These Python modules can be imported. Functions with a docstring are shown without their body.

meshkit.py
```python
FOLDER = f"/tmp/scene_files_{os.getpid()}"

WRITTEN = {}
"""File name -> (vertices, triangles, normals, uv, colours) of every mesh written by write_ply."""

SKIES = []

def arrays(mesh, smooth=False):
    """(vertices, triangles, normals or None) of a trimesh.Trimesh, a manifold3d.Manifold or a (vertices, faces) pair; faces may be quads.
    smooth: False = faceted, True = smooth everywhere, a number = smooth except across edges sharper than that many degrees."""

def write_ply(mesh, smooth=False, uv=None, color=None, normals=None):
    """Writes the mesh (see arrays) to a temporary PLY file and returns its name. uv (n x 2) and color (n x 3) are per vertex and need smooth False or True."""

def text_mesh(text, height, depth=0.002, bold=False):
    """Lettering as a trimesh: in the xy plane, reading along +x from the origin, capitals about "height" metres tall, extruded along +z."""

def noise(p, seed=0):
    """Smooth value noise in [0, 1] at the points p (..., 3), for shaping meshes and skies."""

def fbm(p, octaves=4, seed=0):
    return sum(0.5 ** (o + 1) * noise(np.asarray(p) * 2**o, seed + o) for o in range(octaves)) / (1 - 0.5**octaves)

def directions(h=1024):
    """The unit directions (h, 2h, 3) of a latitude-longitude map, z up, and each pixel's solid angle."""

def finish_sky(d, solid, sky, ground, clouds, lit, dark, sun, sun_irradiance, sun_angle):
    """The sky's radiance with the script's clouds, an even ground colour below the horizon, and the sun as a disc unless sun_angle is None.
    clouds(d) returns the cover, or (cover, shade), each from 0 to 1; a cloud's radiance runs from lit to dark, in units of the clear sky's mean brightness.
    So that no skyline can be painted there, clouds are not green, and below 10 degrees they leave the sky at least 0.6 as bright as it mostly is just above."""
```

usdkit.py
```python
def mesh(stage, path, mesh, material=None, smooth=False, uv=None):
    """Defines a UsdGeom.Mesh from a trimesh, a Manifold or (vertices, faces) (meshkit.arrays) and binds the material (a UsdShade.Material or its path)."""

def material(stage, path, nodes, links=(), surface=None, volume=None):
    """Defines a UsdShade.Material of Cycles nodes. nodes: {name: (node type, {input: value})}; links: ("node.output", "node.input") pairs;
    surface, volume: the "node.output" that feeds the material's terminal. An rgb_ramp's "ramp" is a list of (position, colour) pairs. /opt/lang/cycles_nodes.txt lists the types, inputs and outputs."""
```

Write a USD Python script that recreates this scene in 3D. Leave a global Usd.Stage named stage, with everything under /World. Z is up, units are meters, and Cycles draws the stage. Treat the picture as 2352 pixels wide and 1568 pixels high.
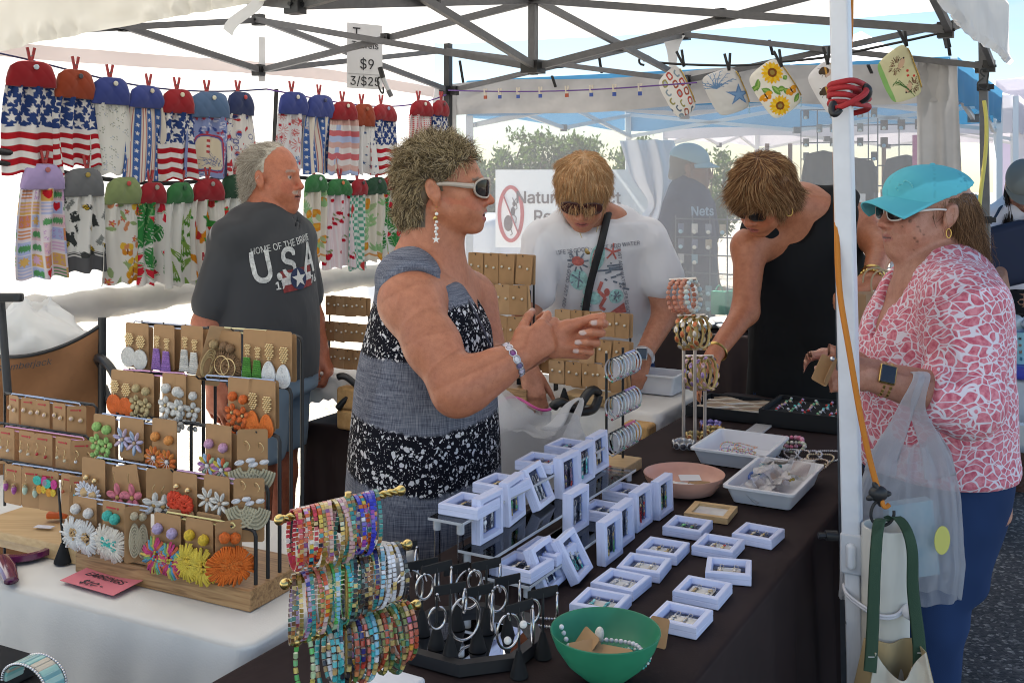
import math,random
import numpy as np,trimesh,usdkit,meshkit
import manifold3d as m3
from scipy.spatial import cKDTree
from pxr import Usd,UsdGeom,UsdLux,UsdShade,Sdf,Gf,Vt
stage=Usd.Stage.CreateInMemory()
UsdGeom.SetStageUpAxis(stage,UsdGeom.Tokens.z)
UsdGeom.SetStageMetersPerUnit(stage,1.0)
UsdGeom.Xform.Define(stage,'/World')
UsdGeom.Scope.Define(stage,'/World/Looks')
# ---------------------------------------------------------------- camera, sky, sun, exposure
EYE=np.array([0.0,0.0,1.57]);FPX=2450.0;CU=1176.0;VH=400.0
cam=UsdGeom.Camera.Define(stage,'/World/camera')
cam.CreateHorizontalApertureAttr(36.0);cam.CreateVerticalApertureAttr(24.0)
cam.CreateFocalLengthAttr(36.0*FPX/2352.0)
cam.CreateVerticalApertureOffsetAttr(-(784.0-VH)/2352.0*36.0)
cam.CreateClippingRangeAttr(Gf.Vec2f(0.05,500))
cam.AddTranslateOp().Set(Gf.Vec3d(*EYE));cam.AddRotateXYZOp().Set(Gf.Vec3f(90,0,0))
cam.CreateExposureAttr(1.85)
SUN=np.array([-0.40,0.50,0.86]);SUN/=np.linalg.norm(SUN)
SKY_STRENGTH=0.05
sun=UsdLux.DistantLight.Define(stage,'/World/sun')
sun.CreateIntensityAttr(1.15);sun.CreateAngleAttr(0.53);sun.CreateColorAttr(Gf.Vec3f(1.0,0.95,0.87))
sun.CreateNormalizeAttr(True)
zq=-SUN;xa=np.cross([0,0,1.0],SUN);xa/=np.linalg.norm(xa);ya=np.cross(SUN,xa)
sun.AddTransformOp().Set(Gf.Matrix4d(*xa,0,*ya,0,*SUN,0,0,0,10,1))
usdkit.material(stage,'/World/Looks/sky',{'s':('sky_texture',{'sky_type':'single_scattering','sun_disc':False,'sun_elevation':math.asin(SUN[2]),'sun_rotation':math.atan2(SUN[0],SUN[1]),'air_density':1.0,'aerosol_density':0.15,'ozone_density':1.6}),'tc':('texture_coordinate',{}),'mp':('mapping',{'scale':(1.2,1.2,4.5)}),'n':('noise_texture',{'scale':2.6,'detail':7.0,'roughness':0.6,'distortion':0.4}),'r':('rgb_ramp',{'ramp':[(0.50,(0,0,0)),(0.72,(0.6,0.6,0.6)),(1.0,(0.8,0.8,0.8))]}),'mx':('mix',{'color2':(5.2,5.6,6.0)}),'b':('background_shader',{'strength':SKY_STRENGTH})},[('tc.generated','mp.vector'),('mp.vector','n.vector'),('n.fac','r.fac'),('r.color','mx.fac'),('s.color','mx.color1'),('mx.color','b.color')],surface='b.background')
sky=UsdLux.DomeLight.Define(stage,'/World/sky');sky.CreateIntensityAttr(1.0)
sky.GetPrim().SetCustomDataByKey('kind','structure')
UsdShade.MaterialBindingAPI.Apply(sky.GetPrim()).Bind(UsdShade.Material.Get(stage,'/World/Looks/sky'))
# ---------------------------------------------------------------- helpers
R=np.random.default_rng(7)
def V3(*a):return np.array(a,float)
def unit(a):a=np.asarray(a,float);return a/max(np.linalg.norm(a),1e-12)
def P(u,v,Y):return V3((u-CU)*Y/FPX,Y,EYE[2]-(v-VH)*Y/FPX)
def G(u,v,z):
 return P(u,v,(EYE[2]-z)*FPX/(v-VH))
def Q(u,v,O,n):
 d=V3((u-CU)/FPX,1,-(v-VH)/FPX);t=np.dot(np.asarray(O)-EYE,n)/np.dot(d,n);return EYE+d*t
COUNT={}
def numbered(name,parent='/World'):
 k=(parent,name);n=COUNT.get(k,0);COUNT[k]=n+1
 return f'{parent}/{name}'+(f'_{n:03d}' if n else '')
MATS={}
def nm(col):return tuple(float(c)for c in col)
def M(name,col=(.5,.5,.5),rough=.6,metal=0.,spec=.5,var=0.,vs=8.,bump=0.,bs=80.,trl=0.,coat=0.,col2=None,sheen=0.,stretch=(1,1,1),trn=0.,attr=False,alpha=1.,det=4.):
 """A named surface: colour with noise grain, optional relief, translucency, or colours read from the mesh (attr)."""
 if name in MATS:return MATS[name]
 N={'p':('principled_bsdf',{'roughness':rough,'metallic':metal,'specular_ior_level':spec,'coat_weight':coat,'coat_roughness':.08,'sheen_weight':sheen,'transmission_weight':trn,'alpha':alpha})}
 L=[];src=None;c=np.array(col,float)
 if attr:
  N['a']=('attribute',{'attribute':'Col'});src='a.color'
 else:
  N['p'][1]['base_color']=nm(c)
 if var or col2 is not None or bump:
  N['tc']=('texture_coordinate',{});N['mp']=('mapping',{'scale':stretch});L+=[('tc.object','mp.vector')]
 if var or col2 is not None:
  N['n']=('noise_texture',{'scale':vs,'detail':det,'roughness':.6});L+=[('mp.vector','n.vector')]
  if attr:
   N['r']=('rgb_ramp',{'ramp':[(.3,(1-var,)*3),(.7,(1,1,1))]});N['mm']=('mix',{'mix_type':'multiply','fac':1.0})
   L+=[('n.fac','r.fac'),(src,'mm.color1'),('r.color','mm.color2')];src='mm.color'
  else:
   a,b=(c*(1-var),np.minimum(c*(1+var),1))if col2 is None else(c,np.array(col2,float))
   N['r']=('rgb_ramp',{'ramp':[(.32,nm(a)),(.68,nm(b))]});L+=[('n.fac','r.fac')];src='r.color'
 if src:L+=[(src,'p.base_color')]
 if bump:
  N['bn']=('noise_texture',{'scale':bs,'detail':3.});N['bp']=('bump',{'strength':bump,'distance':.004})
  L+=[('mp.vector','bn.vector'),('bn.fac','bp.height'),('bp.normal','p.normal')]
 out='p.BSDF'
 if trl:
  N['t']=('translucent_bsdf',{'color':nm(c)});N['mx']=('mix_closure',{'fac':trl});L+=[('p.BSDF','mx.closure1'),('t.BSDF','mx.closure2')];out='mx.closure'
  if src:L+=[(src,'t.color')]
 MATS[name]=usdkit.material(stage,f'/World/Looks/{name}',N,L,surface=out)
 return MATS[name]
def CM(name,**k):return M(name,attr=True,**k)
def data(prim,**k):
 for a,b in k.items():
  if b:prim.SetCustomDataByKey({'cat':'category'}.get(a,a),b)
 return prim
ORIGIN={}
def thing(name,label,cat,loc=(0,0,0),group=None,kind=None):
 x=UsdGeom.Xform.Define(stage,numbered(name));x.AddTranslateOp().Set(Gf.Vec3d(*map(float,loc)))
 ORIGIN[str(x.GetPath())]=np.array(loc,float)
 return data(x.GetPrim(),label=label,cat=cat,group=group,kind=kind)
def mesh_at(path,m,mat,smooth,col,off):
 if isinstance(m,list):m=cat(m)
 if col is not None:
  if isinstance(m,tuple):v,f=np.asarray(m[0],float),np.asarray(m[1])
  else:v,f=np.array(m.vertices),np.array(m.faces)
  m=(v-off,f);p=usdkit.mesh(stage,path,m,mat,smooth=True if smooth else False)
  UsdGeom.PrimvarsAPI(p).CreatePrimvar('Col',Sdf.ValueTypeNames.Color3fArray,'vertex').Set(Vt.Vec3fArray.FromNumpy(np.ascontiguousarray(col,np.float32)))
  return p
 v,f,_=meshkit.arrays(m);
 return usdkit.mesh(stage,path,(v-off,f),mat,smooth=smooth)
def part(parent,name,m,mat,smooth=40,col=None,label=None,kind=None,sub=None):
 """A mesh (in world coordinates) as a child of a thing, or of a part of it."""
 pp=str(parent.GetPath())if not isinstance(parent,str)else parent
 off=ORIGIN.get(pp,np.zeros(3));path=numbered(name,pp)
 p=mesh_at(path,m,mat,smooth,col,off).GetPrim();ORIGIN[path]=off
 return data(p,label=label,kind=kind)
def single(name,m,mat,label=None,cat=None,group=None,kind=None,smooth=40,col=None):
 if isinstance(m,list):m=cat_(m)
 p=mesh_at(numbered(name),m,mat,smooth,col,np.zeros(3)).GetPrim()
 return data(p,label=label,cat=cat,group=group,kind=kind)
def cat(ms):
 vs,fs,n=[],[],0
 for m in ms:
  v,f=(np.asarray(m[0],float),np.asarray(m[1]))if isinstance(m,tuple)else(np.array(m.vertices),np.array(m.faces))
  if f.shape[1]==4:f=np.vstack([f[:,[0,1,2]],f[:,[0,2,3]]])
  vs.append(v);fs.append(f+n);n+=len(v)
 return trimesh.Trimesh(np.vstack(vs),np.vstack(fs),process=False)
cat_=cat
class MC:
 """Collects coloured pieces into one mesh with a colour per vertex."""
 def __init__(s):s.m,s.c=[],[]
 def add(s,m,col):
  n=len(m[0])if isinstance(m,tuple)else len(m.vertices);s.m.append(m);s.c.append(np.broadcast_to(np.asarray(col,float),(n,3)));return s
 def get(s):return cat(s.m),np.vstack(s.c)
 def part(s,parent,name,mat,**k):m,c=s.get();return part(parent,name,m,mat,col=c,**k)
 def single(s,name,mat,*a,**k):m,c=s.get();return single(name,m,mat,*a,col=c,**k)
def frame(x,y,z,o):T=np.eye(4);T[:3,0],T[:3,1],T[:3,2],T[:3,3]=x,y,z,o;return T
def xf(m,T):
 if isinstance(m,tuple):return(np.asarray(m[0])@T[:3,:3].T+T[:3,3],m[1])
 m=m.copy();m.apply_transform(T);return m
def basis(d,up=(0,0,1)):
 d=unit(d);up=np.asarray(up,float)
 if abs(np.dot(d,unit(up)))>.98:up=V3(0,1,0)
 x=unit(np.cross(up,d));return x,np.cross(d,x),d
def bar(a,b,w=.02,h=None,up=(0,0,1)):
 a,b=np.asarray(a,float),np.asarray(b,float);x,y,d=basis(b-a,up);L=np.linalg.norm(b-a)
 return xf(trimesh.creation.box((w,h or w,L)),frame(x,y,d,(a+b)/2))
def rod(a,b,r=.005,n=8,r2=None):
 a,b=np.asarray(a,float),np.asarray(b,float);return tube([a,b],[r,r if r2 is None else r2],n)
def tube(pts,r,n=8,closed=False,caps=True,flat=None):
 """A swept tube along points; r a number or one per point; flat = (rx, ry, up) for a strap."""
 p=np.asarray(pts,float);k=len(p);r=np.broadcast_to(np.asarray(r,float),(k,))
 t=np.gradient(p,axis=0)if not closed else np.roll(p,-1,0)-np.roll(p,1,0)
 t/=np.maximum(np.linalg.norm(t,axis=1,keepdims=True),1e-9)
 u=np.zeros_like(p);ref=V3(0,0,1)if abs(t[0][2])<.9 else V3(1,0,0)
 if flat is not None:ref=np.asarray(flat[2],float)
 u[0]=unit(ref-t[0]*np.dot(ref,t[0]))
 for i in range(1,k):
  w=(u[i-1]if flat is None else ref);w=w-t[i]*np.dot(w,t[i]);u[i]=unit(w)if np.linalg.norm(w)>1e-6 else u[i-1]
 w=np.cross(t,u);a=np.arange(n)*2*np.pi/n
 rx,ry=(1,1)if flat is None else(flat[0],flat[1])
 ring=(np.cos(a)[None,:,None]*u[:,None]*rx+np.sin(a)[None,:,None]*w[:,None]*ry)*r[:,None,None]+p[:,None]
 v=ring.reshape(-1,3);i=np.arange(k if closed else k-1)[:,None]*n;j=np.arange(n)[None];jn=(j+1)%n
 i2=(i+n)%(k*n)
 f=np.stack([i+j,i+jn,i2+jn,i2+j],-1).reshape(-1,4);f=np.vstack([f[:,[0,1,2]],f[:,[0,2,3]]])
 if caps and not closed:
  v=np.vstack([v,p[:1],p[-1:]]);c0,c1=k*n,k*n+1;jj=np.arange(n);j2=(jj+1)%n
  f=np.vstack([f,np.stack([np.full(n,c0),j2,jj],1),np.stack([np.full(n,c1),(k-1)*n+jj,(k-1)*n+j2],1)])
 return(v,f)
def box(c,s,x=(1,0,0),y=(0,1,0),z=None):
 x,y=unit(x),unit(y);z=np.cross(x,y)if z is None else unit(z);return xf(trimesh.creation.box(s),frame(x,y,z,c))
def rbox(s,r,seg=3):
 """A box with rounded edges, about the origin."""
 s=np.array(s,float)/2-r;sp=m3 .Manifold.sphere(r,4*seg)
 pts=[sp.translate((float(a*s[0]),float(b*s[1]),float(c*s[2])))for a in(-1,1)for b in(-1,1)for c in(-1,1)]
 m=m3 .Manifold.batch_hull(pts).to_mesh();return trimesh.Trimesh(m.vert_properties[:,:3],m.tri_verts,process=False)
def ball(c,r,s=2,sc=None):
 m=trimesh.creation.icosphere(s,1.0);m.apply_scale(r if sc is None else np.array(sc)*r);m.apply_translation(c);return m
def lathe(prof,n=32,c=(0,0,0)):
 """prof: (radius, z) points, revolved about z."""
 p=np.asarray(prof,float);k=len(p);a=np.arange(n)*2*np.pi/n
 v=np.stack([p[:,None,0]*np.cos(a),p[:,None,0]*np.sin(a),np.broadcast_to(p[:,None,1],(k,n))],-1).reshape(-1,3)+np.asarray(c)
 i=np.arange(k-1)[:,None]*n;j=np.arange(n)[None];jn=(j+1)%n
 f=np.stack([i+j,i+jn,i+n+jn,i+n+j],-1).reshape(-1,4);return(v,np.vstack([f[:,[0,1,2]],f[:,[0,2,3]]]))
def sheet(fn,nu,nv):
 """A grid surface: fn(s, t) arrays in [0, 1] -> points. Returns ((v, f), s, t)."""
 s,t=np.meshgrid(np.linspace(0,1,nu),np.linspace(0,1,nv));v=fn(s.ravel(),t.ravel())
 i=(np.arange(nv-1)[:,None]*nu+np.arange(nu-1)[None]).ravel()
 f=np.vstack([np.stack([i,i+1,i+nu+1],1),np.stack([i,i+nu+1,i+nu],1)]);return(v,f),s.ravel(),t.ravel()
def solid(vf,th):
 """A thin sheet given thickness along its normals."""
 v,f=np.asarray(vf[0]),np.asarray(vf[1]);m=trimesh.Trimesh(v,f,process=False);n=m.vertex_normals;k=len(v)
 e=np.sort(np.vstack([f[:,[0,1]],f[:,[1,2]],f[:,[2,0]]]),1);ed=np.vstack([f[:,[0,1]],f[:,[1,2]],f[:,[2,0]]])
 _,inv,cnt=np.unique(e,axis=0,return_inverse=True,return_counts=True);b=ed[cnt[inv.ravel()]==1]
 side=np.vstack([np.stack([b[:,1],b[:,0],b[:,0]+k],1),np.stack([b[:,1],b[:,0]+k,b[:,1]+k],1)])
 return(np.vstack([v+n*th/2,v-n*th/2]),np.vstack([f,f[:,::-1]+k,side]))
def prism(poly,th,T=None):
 """poly (n, 2) or shapely polygon extruded by th along z (centred)."""
 import shapely
 g=poly if hasattr(poly,'geom_type')else shapely.Polygon(poly)
 gs=list(getattr(g,'geoms',[g]));m=cat([trimesh.creation.extrude_polygon(q,th,engine='earcut')for q in gs if q.area>0]);m.apply_translation((0,0,-th/2))
 return m if T is None else xf(m,T)
def text(s,h,T,depth=.0015,bold=False,center=True,w=None):
 m=meshkit.text_mesh(s,h,depth,bold);b=m.bounds
 if center:m.apply_translation((-(b[0][0]+b[1][0])/2,-h/2,0))
 if w:m.apply_scale((w/(b[1][0]-b[0][0]),1,1))
 return xf(m,T)
def stroke(pts,r,T,n=5):
 """A hand-drawn pen line in a plane."""
 p=np.asarray(pts,float);q=np.c_[p,np.zeros(len(p))]@T[:3,:3].T+T[:3,3]
 return tube(q,r,n,flat=(1,.25,T[:3,0])if False else None)
def curve(pts,n=24):
 """A smooth line through points."""
 from scipy.interpolate import CubicSpline
 p=np.asarray(pts,float);t=np.r_[0,np.cumsum(np.maximum(np.linalg.norm(np.diff(p,axis=0),axis=1),1e-6))];return CubicSpline(t,p)(np.linspace(0,t[-1],n))
def instance(proto,name,label,cat,T,group=None):
 x=UsdGeom.Xform.Define(stage,numbered(name));x.AddTransformOp().Set(Gf.Matrix4d(*np.asarray(T,float).T.ravel()))
 x.GetPrim().GetReferences().AddInternalReference(proto.GetPath());x.GetPrim().SetInstanceable(True)
 return data(x.GetPrim(),label=label,cat=cat,group=group)
def proto(name):
 if not stage.GetPrimAtPath('/World/Kinds'):stage.CreateClassPrim('/World/Kinds')
 p=UsdGeom.Xform.Define(stage,f'/World/Kinds/{name}').GetPrim();return p
D2=unit(V3(.49,.872,0));E2=unit(V3(.872,-.49,0));UP=V3(0,0,1)
# ---------------------------------------------------------------- ground
black_metal=M('black_metal',(.012,.012,.013),.45,spec=.5)
grey_metal=M('grey_painted_steel',(.105,.105,.11),.42,spec=.5,var=.12,vs=30,bump=.15,bs=400)
dark_metal=M('dark_steel',(.045,.05,.06),.45,var=.2,vs=40)
black_plastic=M('black_plastic',(.012,.012,.013),.38)
white_metal=M('white_painted_steel',(.72,.72,.74),.35,var=.05,vs=14)
sand=usdkit.material(stage,'/World/Looks/sand',{'tc':('texture_coordinate',{}),'n':('noise_texture',{'scale':3.0,'detail':9.,'roughness':.7}),'n2':('noise_texture',{'scale':55.,'detail':4.,'roughness':.7}),'r':('rgb_ramp',{'ramp':[(.35,(.42,.38,.31)),(.65,(.64,.60,.53))]}),'r2':('rgb_ramp',{'ramp':[(.38,(.45,.42,.38)),(.55,(1,1,1))]}),'m':('mix',{'mix_type':'multiply','fac':.8}),'bp':('bump',{'strength':.7,'distance':.03}),'p':('principled_bsdf',{'roughness':.95,'specular_ior_level':.2})},[('tc.object','n.vector'),('tc.object','n2.vector'),('n.fac','r.fac'),('n2.fac','r2.fac'),('r.color','m.color1'),('r2.color','m.color2'),('m.color','p.base_color'),('n2.fac','bp.height'),('bp.normal','p.normal')],surface='p.BSDF')
asphalt=usdkit.material(stage,'/World/Looks/asphalt',{'tc':('texture_coordinate',{}),'v':('voronoi_texture',{'scale':95.,'randomness':1.}),'sp':('separate_color',{}),'n':('noise_texture',{'scale':2.2,'detail':6.}),'r':('rgb_ramp',{'ramp':[(.0,(.028,.029,.032)),(.55,(.055,.056,.06)),(.8,(.085,.083,.082)),(.93,(.2,.195,.19)),(1.,(.36,.34,.31))]}),'r2':('rgb_ramp',{'ramp':[(.3,(.75,.75,.75)),(.7,(1.15,1.12,1.1))]}),'m':('mix',{'mix_type':'multiply','fac':1.}),'bp':('bump',{'strength':.5,'distance':.006,'invert':True}),'p':('principled_bsdf',{'roughness':.85})},[('tc.object','v.vector'),('tc.object','n.vector'),('v.color','sp.color'),('sp.r','r.fac'),('n.fac','r2.fac'),('r.color','m.color1'),('r2.color','m.color2'),('m.color','p.base_color'),('v.distance','bp.height'),('bp.normal','p.normal')],surface='p.BSDF')
def quad(a,b,c,d):return(np.array([a,b,c,d],float),np.array([[0,1,2],[0,2,3]]))
def ground_fn(s,t):
 x,y=-60+120*s,-20+110*t;z=-.012+.05*meshkit.fbm(np.stack([x*.35,y*.35,0*x],-1),3)*np.clip(-(x+2)*.15,0,1)*0
 return np.stack([x,y,z],-1)
single('sand_ground',sheet(ground_fn,40,40)[0],sand,kind='structure')
WB=unit(V3(1.64,2.49,0))
a0=V3(-1.45,4.35,0)
single('asphalt',(np.array([a0-WB*16,a0-WB*16+V3(60,0,0),a0+WB*14+V3(50,0,0),a0+WB*14])*[1,1,0]+[0,0,-.004],np.array([[0,1,2],[0,2,3]])),asphalt,kind='structure')
# ---------------------------------------------------------------- the stall's own canopy tent
FR=V3(.757,2.36,0);RR=FR+D2*2.86;RR=V3(2.165,4.83,0);BB=V3(-.372,6.22,0);LL=V3(-2.0,3.76,0);CC=(FR+RR+BB+LL)/4
CC=V3(.085,4.3,0)
ZL,ZT=2.055,2.29
roof_cloth=M('white_roof_cloth',(.80,.79,.77),.7,trl=.30,var=.04,vs=2.5,bump=.1,bs=25)
tarp_cloth=M('white_tarp',(.80,.80,.79),.65,trl=.4,var=.05,vs=3,bump=.15,bs=18)
cream_cloth=M('cream_valance_cloth',(.72,.70,.64),.75,trl=.25,var=.06,vs=3.,bump=.2,bs=20)
strap_cloth=M('white_strap',(.78,.78,.78),.6,trl=.3)
tent=thing('canopy_tent','white pop-up canopy over the jewelry stall with grey scissor frame','tent',(0,0,0))
def at(p,z):return V3(p[0],p[1],z)
for p,hb,ht in((FR,0,2.33),(RR,0,2.33),(BB,0,2.33),(LL,0,2.33)):
 m=grey_metal if p is not BB else black_metal
 lean={id(FR):V3(-.035,0,0),id(RR):V3(-.035,0,0)}.get(id(p),V3(0,0,0))
 part(tent,'leg',[bar(at(p,hb+.004),at(p+lean,ht),.036,.036,up=D2),box(at(p,.006),(.09,.09,.008),E2,D2)],dark_metal if p is FR else m)
def joint(p,s=.042):part(tent,'bracket',[box(p,(s,s*.8,s*1.05),E2,D2),rod(p-D2*s*.55,p+D2*s*.55,.006,8),rod(p-E2*s*.6,p+E2*s*.6,.006,8)],black_plastic)
def rail(a,b,w=.021,h=.027):part(tent,'rail',bar(a,b,w,h),grey_metal)
for A,B in((BB,LL),(BB,RR),(FR,RR),(LL,FR)):
 mid=(A+B)/2;o=unit(np.cross(B-A,UP))*.013
 rail(at(A,ZT)+o,at(mid,ZL)+o);rail(at(B,ZT)-o,at(mid,ZL)-o);rail(at(A,ZL)-o,at(mid,ZT)-o);rail(at(B,ZL)+o,at(mid,ZT)+o)
 joint(at(mid,ZL),.05);joint(at(mid,ZT),.05)
 for e in(A,B):joint(at(e*.975+mid*.025,ZL),.05);joint(at(.5*e+.5*mid,(ZL+ZT)/2),.036)
 o2=unit(np.cross(CC-mid,UP))*.013
 rail(at(mid,ZT)+o2,at(CC,2.00)+o2);rail(at(mid,ZL)-o2,at(CC,2.27)-o2);q=(mid+CC)/2;joint(at(q,(2.27+ZL)/2),.036)
part(tent,'centre_post',[bar(at(CC,1.97),at(CC,3.1),.03,.03,up=D2)],grey_metal)
part(tent,'hub',[box(at(CC,2.0),(.075,.075,.05),E2,D2)],black_plastic);part(tent,'hub',[box(at(CC,2.29),(.075,.075,.05),E2,D2)],black_plastic)
def roof_panel(A,B,name):
 e=(A+B)/2-CC;e=unit(e)*.06
 A2,B2=A+unit(A-CC)*.1,B+unit(B-CC)*.1
 def fn(s,t):
  lo=A2[None]*(1-s[:,None])+B2[None]*s[:,None];p=lo*(1-t[:,None])+CC[None]*t[:,None]
  z=2.335+(3.14-2.335)*t**.92-.05*np.sin(np.pi*t)-.02*np.sin(np.pi*s)*(1-t)+.008*meshkit.fbm(p*3)
  return np.c_[p[:,:2],z]
 part(tent,name,sheet(fn,24,16)[0],roof_cloth,smooth=True)
for A,B in((BB,LL),(BB,RR),(RR,FR),(FR,LL)):roof_panel(A,B,'roof_panel')
def valance(A,B,za,zb,mat,name='valance',wr=.012,nu=90):
 A2,B2=A+unit(A-CC)*.1,B+unit(B-CC)*.1;n=unit(np.cross(B2-A2,UP))
 def fn(s,t):
  p=A2[None]*(1-s[:,None])+B2[None]*s[:,None];zb_=za*(1-s)+zb*s;z=2.345*(1-t)+zb_*t
  w=meshkit.fbm(np.stack([s*26,t*2.5+3,0*s],-1),3)-.5
  g=np.exp(-((t-.93)/.06)**2)*.02*np.sin(s*160+4*np.sin(s*31))
  return np.c_[p[:,:2],z]+n[None]*(wr*3*w*t+g)[:,None]*1.0+UP[None]*(.012*np.sin(s*9)*t)[:,None]
 part(tent,name,sheet(fn,nu,16)[0],mat,smooth=True)
valance(LL,FR,1.92,2.24,cream_cloth,nu=200)
valance(FR,RR,2.03,2.06,roof_cloth,wr=.006)
part(tent,'hem_strap',solid(sheet(lambda s,t:P(588,-20,3.05)[None]+np.stack([-.085*t+.012*np.sin(6*t)+.026*s,-.02*t+0*s,-.085*t*1.3-.02*s],-1),3,8)[0],.002),strap_cloth)
for u,v,Y in((593,75,5.0),):
 part(tent,'hem_strap',solid(sheet(lambda s,t:P(594,85,5.02)[None]+np.stack([.03*s,0*s,-.21*t],-1),2,6)[0],.002),strap_cloth)
part(tent,'hem_strap',solid(sheet(lambda s,t:P(1545,82,5.5)[None]+np.stack([.10*(s-.5)*np.exp(-3*t)+.03*(s-.5)+.0*t,0*s,-.2*t],-1),4,10)[0],.002),strap_cloth)
def wall_fn(s,t):
 A,B=LL+unit(LL-BB)*.45,BB;n=unit(np.cross(BB-LL,UP));p=A[None]*(1-s[:,None])+B[None]*s[:,None]
 z=2.35-(2.35-1.06)*t;w=meshkit.fbm(np.stack([s*9,t*3,0*s],-1),4)-.5
 return np.c_[p[:,:2],z]+n[None]*(-.10+.10*w*np.sin(np.pi*np.clip(t,.02,1)))[:,None]
wall=thing('tarp_wall','white translucent tarp wall behind the hanging towels, rolled up at its foot','tarp',(0,0,0))
part(wall,'panel',sheet(wall_fn,70,30)[0],tarp_cloth,smooth=True)
n_=unit(np.cross(BB-LL,UP));rp=[LL+unit(LL-BB)*.45+(BB-LL+unit(BB-LL)*.45)*k+UP*(1.03+.015*math.sin(k*5)+.008*math.sin(k*17))+n_*(-.06+.02*math.sin(k*23))for k in np.linspace(0,.985,60)]
def roll_mesh(pts,r,n=14):
 v,f=tube(pts,r,n);v=v+((meshkit.fbm(v*[14,14,30],3)-.5)*.05)[:,None]*UP;return v,f
part(wall,'roll',roll_mesh(rp,.062),M('grey_white_roll',(.62,.61,.59),.8,trl=.1,var=.1,vs=6,bump=.3,bs=14),smooth=True)
part(wall,'seam_band',sheet(lambda s,t:(wall_fn(s,.20+.045*t+.015*np.sin(s*7))-n_*0.0+n_[None]*.012),60,3)[0],M('pink_white_band',(.78,.70,.68),.8,trl=.3),smooth=True)
part(wall,'eyelet_strip',[bar(P(635,205,4.9),P(629,352,4.9),.018,.006)]+[],black_plastic)
# ---------------------------------------------------------------- mesh wall hung behind the stall
mesh_cloth=usdkit.material(stage,'/World/Looks/mesh_screen',{'d':('principled_bsdf',{'base_color':(.42,.42,.43),'roughness':.9,'specular_ior_level':.1}),'tr':('translucent_bsdf',{'color':(.45,.45,.46)}),'m1':('mix_closure',{'fac':.5}),'t':('transparent_bsdf',{}),'m':('mix_closure',{'fac':.40})},[('d.BSDF','m1.closure1'),('tr.BSDF','m1.closure2'),('t.BSDF','m.closure1'),('m1.closure','m.closure2')],surface='m.closure')
grey_cloth=M('grey_valance_cloth',(.40,.39,.385),.8,trl=.15,var=.12,vs=5,bump=.3,bs=16)
MA,MB=V3(-.42,6.42,0),V3(2.02,4.93,0);MD=unit(MB-MA);MN=unit(np.cross(MD,UP))
scr=thing('mesh_screen_wall','grey mesh screen wall with a pale fabric border behind the shoppers','screen',(0,0,0))
ML=np.linalg.norm(MB-MA)
def mw(s,z,o=0):return(MA[None]+MD[None]*(s*ML)[:,None])*[1,1,0]+UP[None]*z[:,None]+MN[None]*np.broadcast_to(o,s.shape)[:,None]
part(scr,'mesh_panel',sheet(lambda s,t:mw(s,1.93-1.9*t),8,8)[0],mesh_cloth)
part(scr,'valance',sheet(lambda s,t:mw(s,2.105+.012*np.sin(s*12)-(.185+.01*np.sin(s*9))*t,.012+.03*(meshkit.fbm(np.stack([s*22+t*3,t*2,0*s],-1),3)-.5)),90,10)[0],grey_cloth,smooth=True)
part(scr,'side_border',sheet(lambda s,t:mw(-.025+.065*s+.02*t*(s<.5),2.09-2.0*t,.015+.06*np.sin(s*9+2*t)*t**.6*.5),14,20)[0],grey_cloth,smooth=True)
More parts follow.
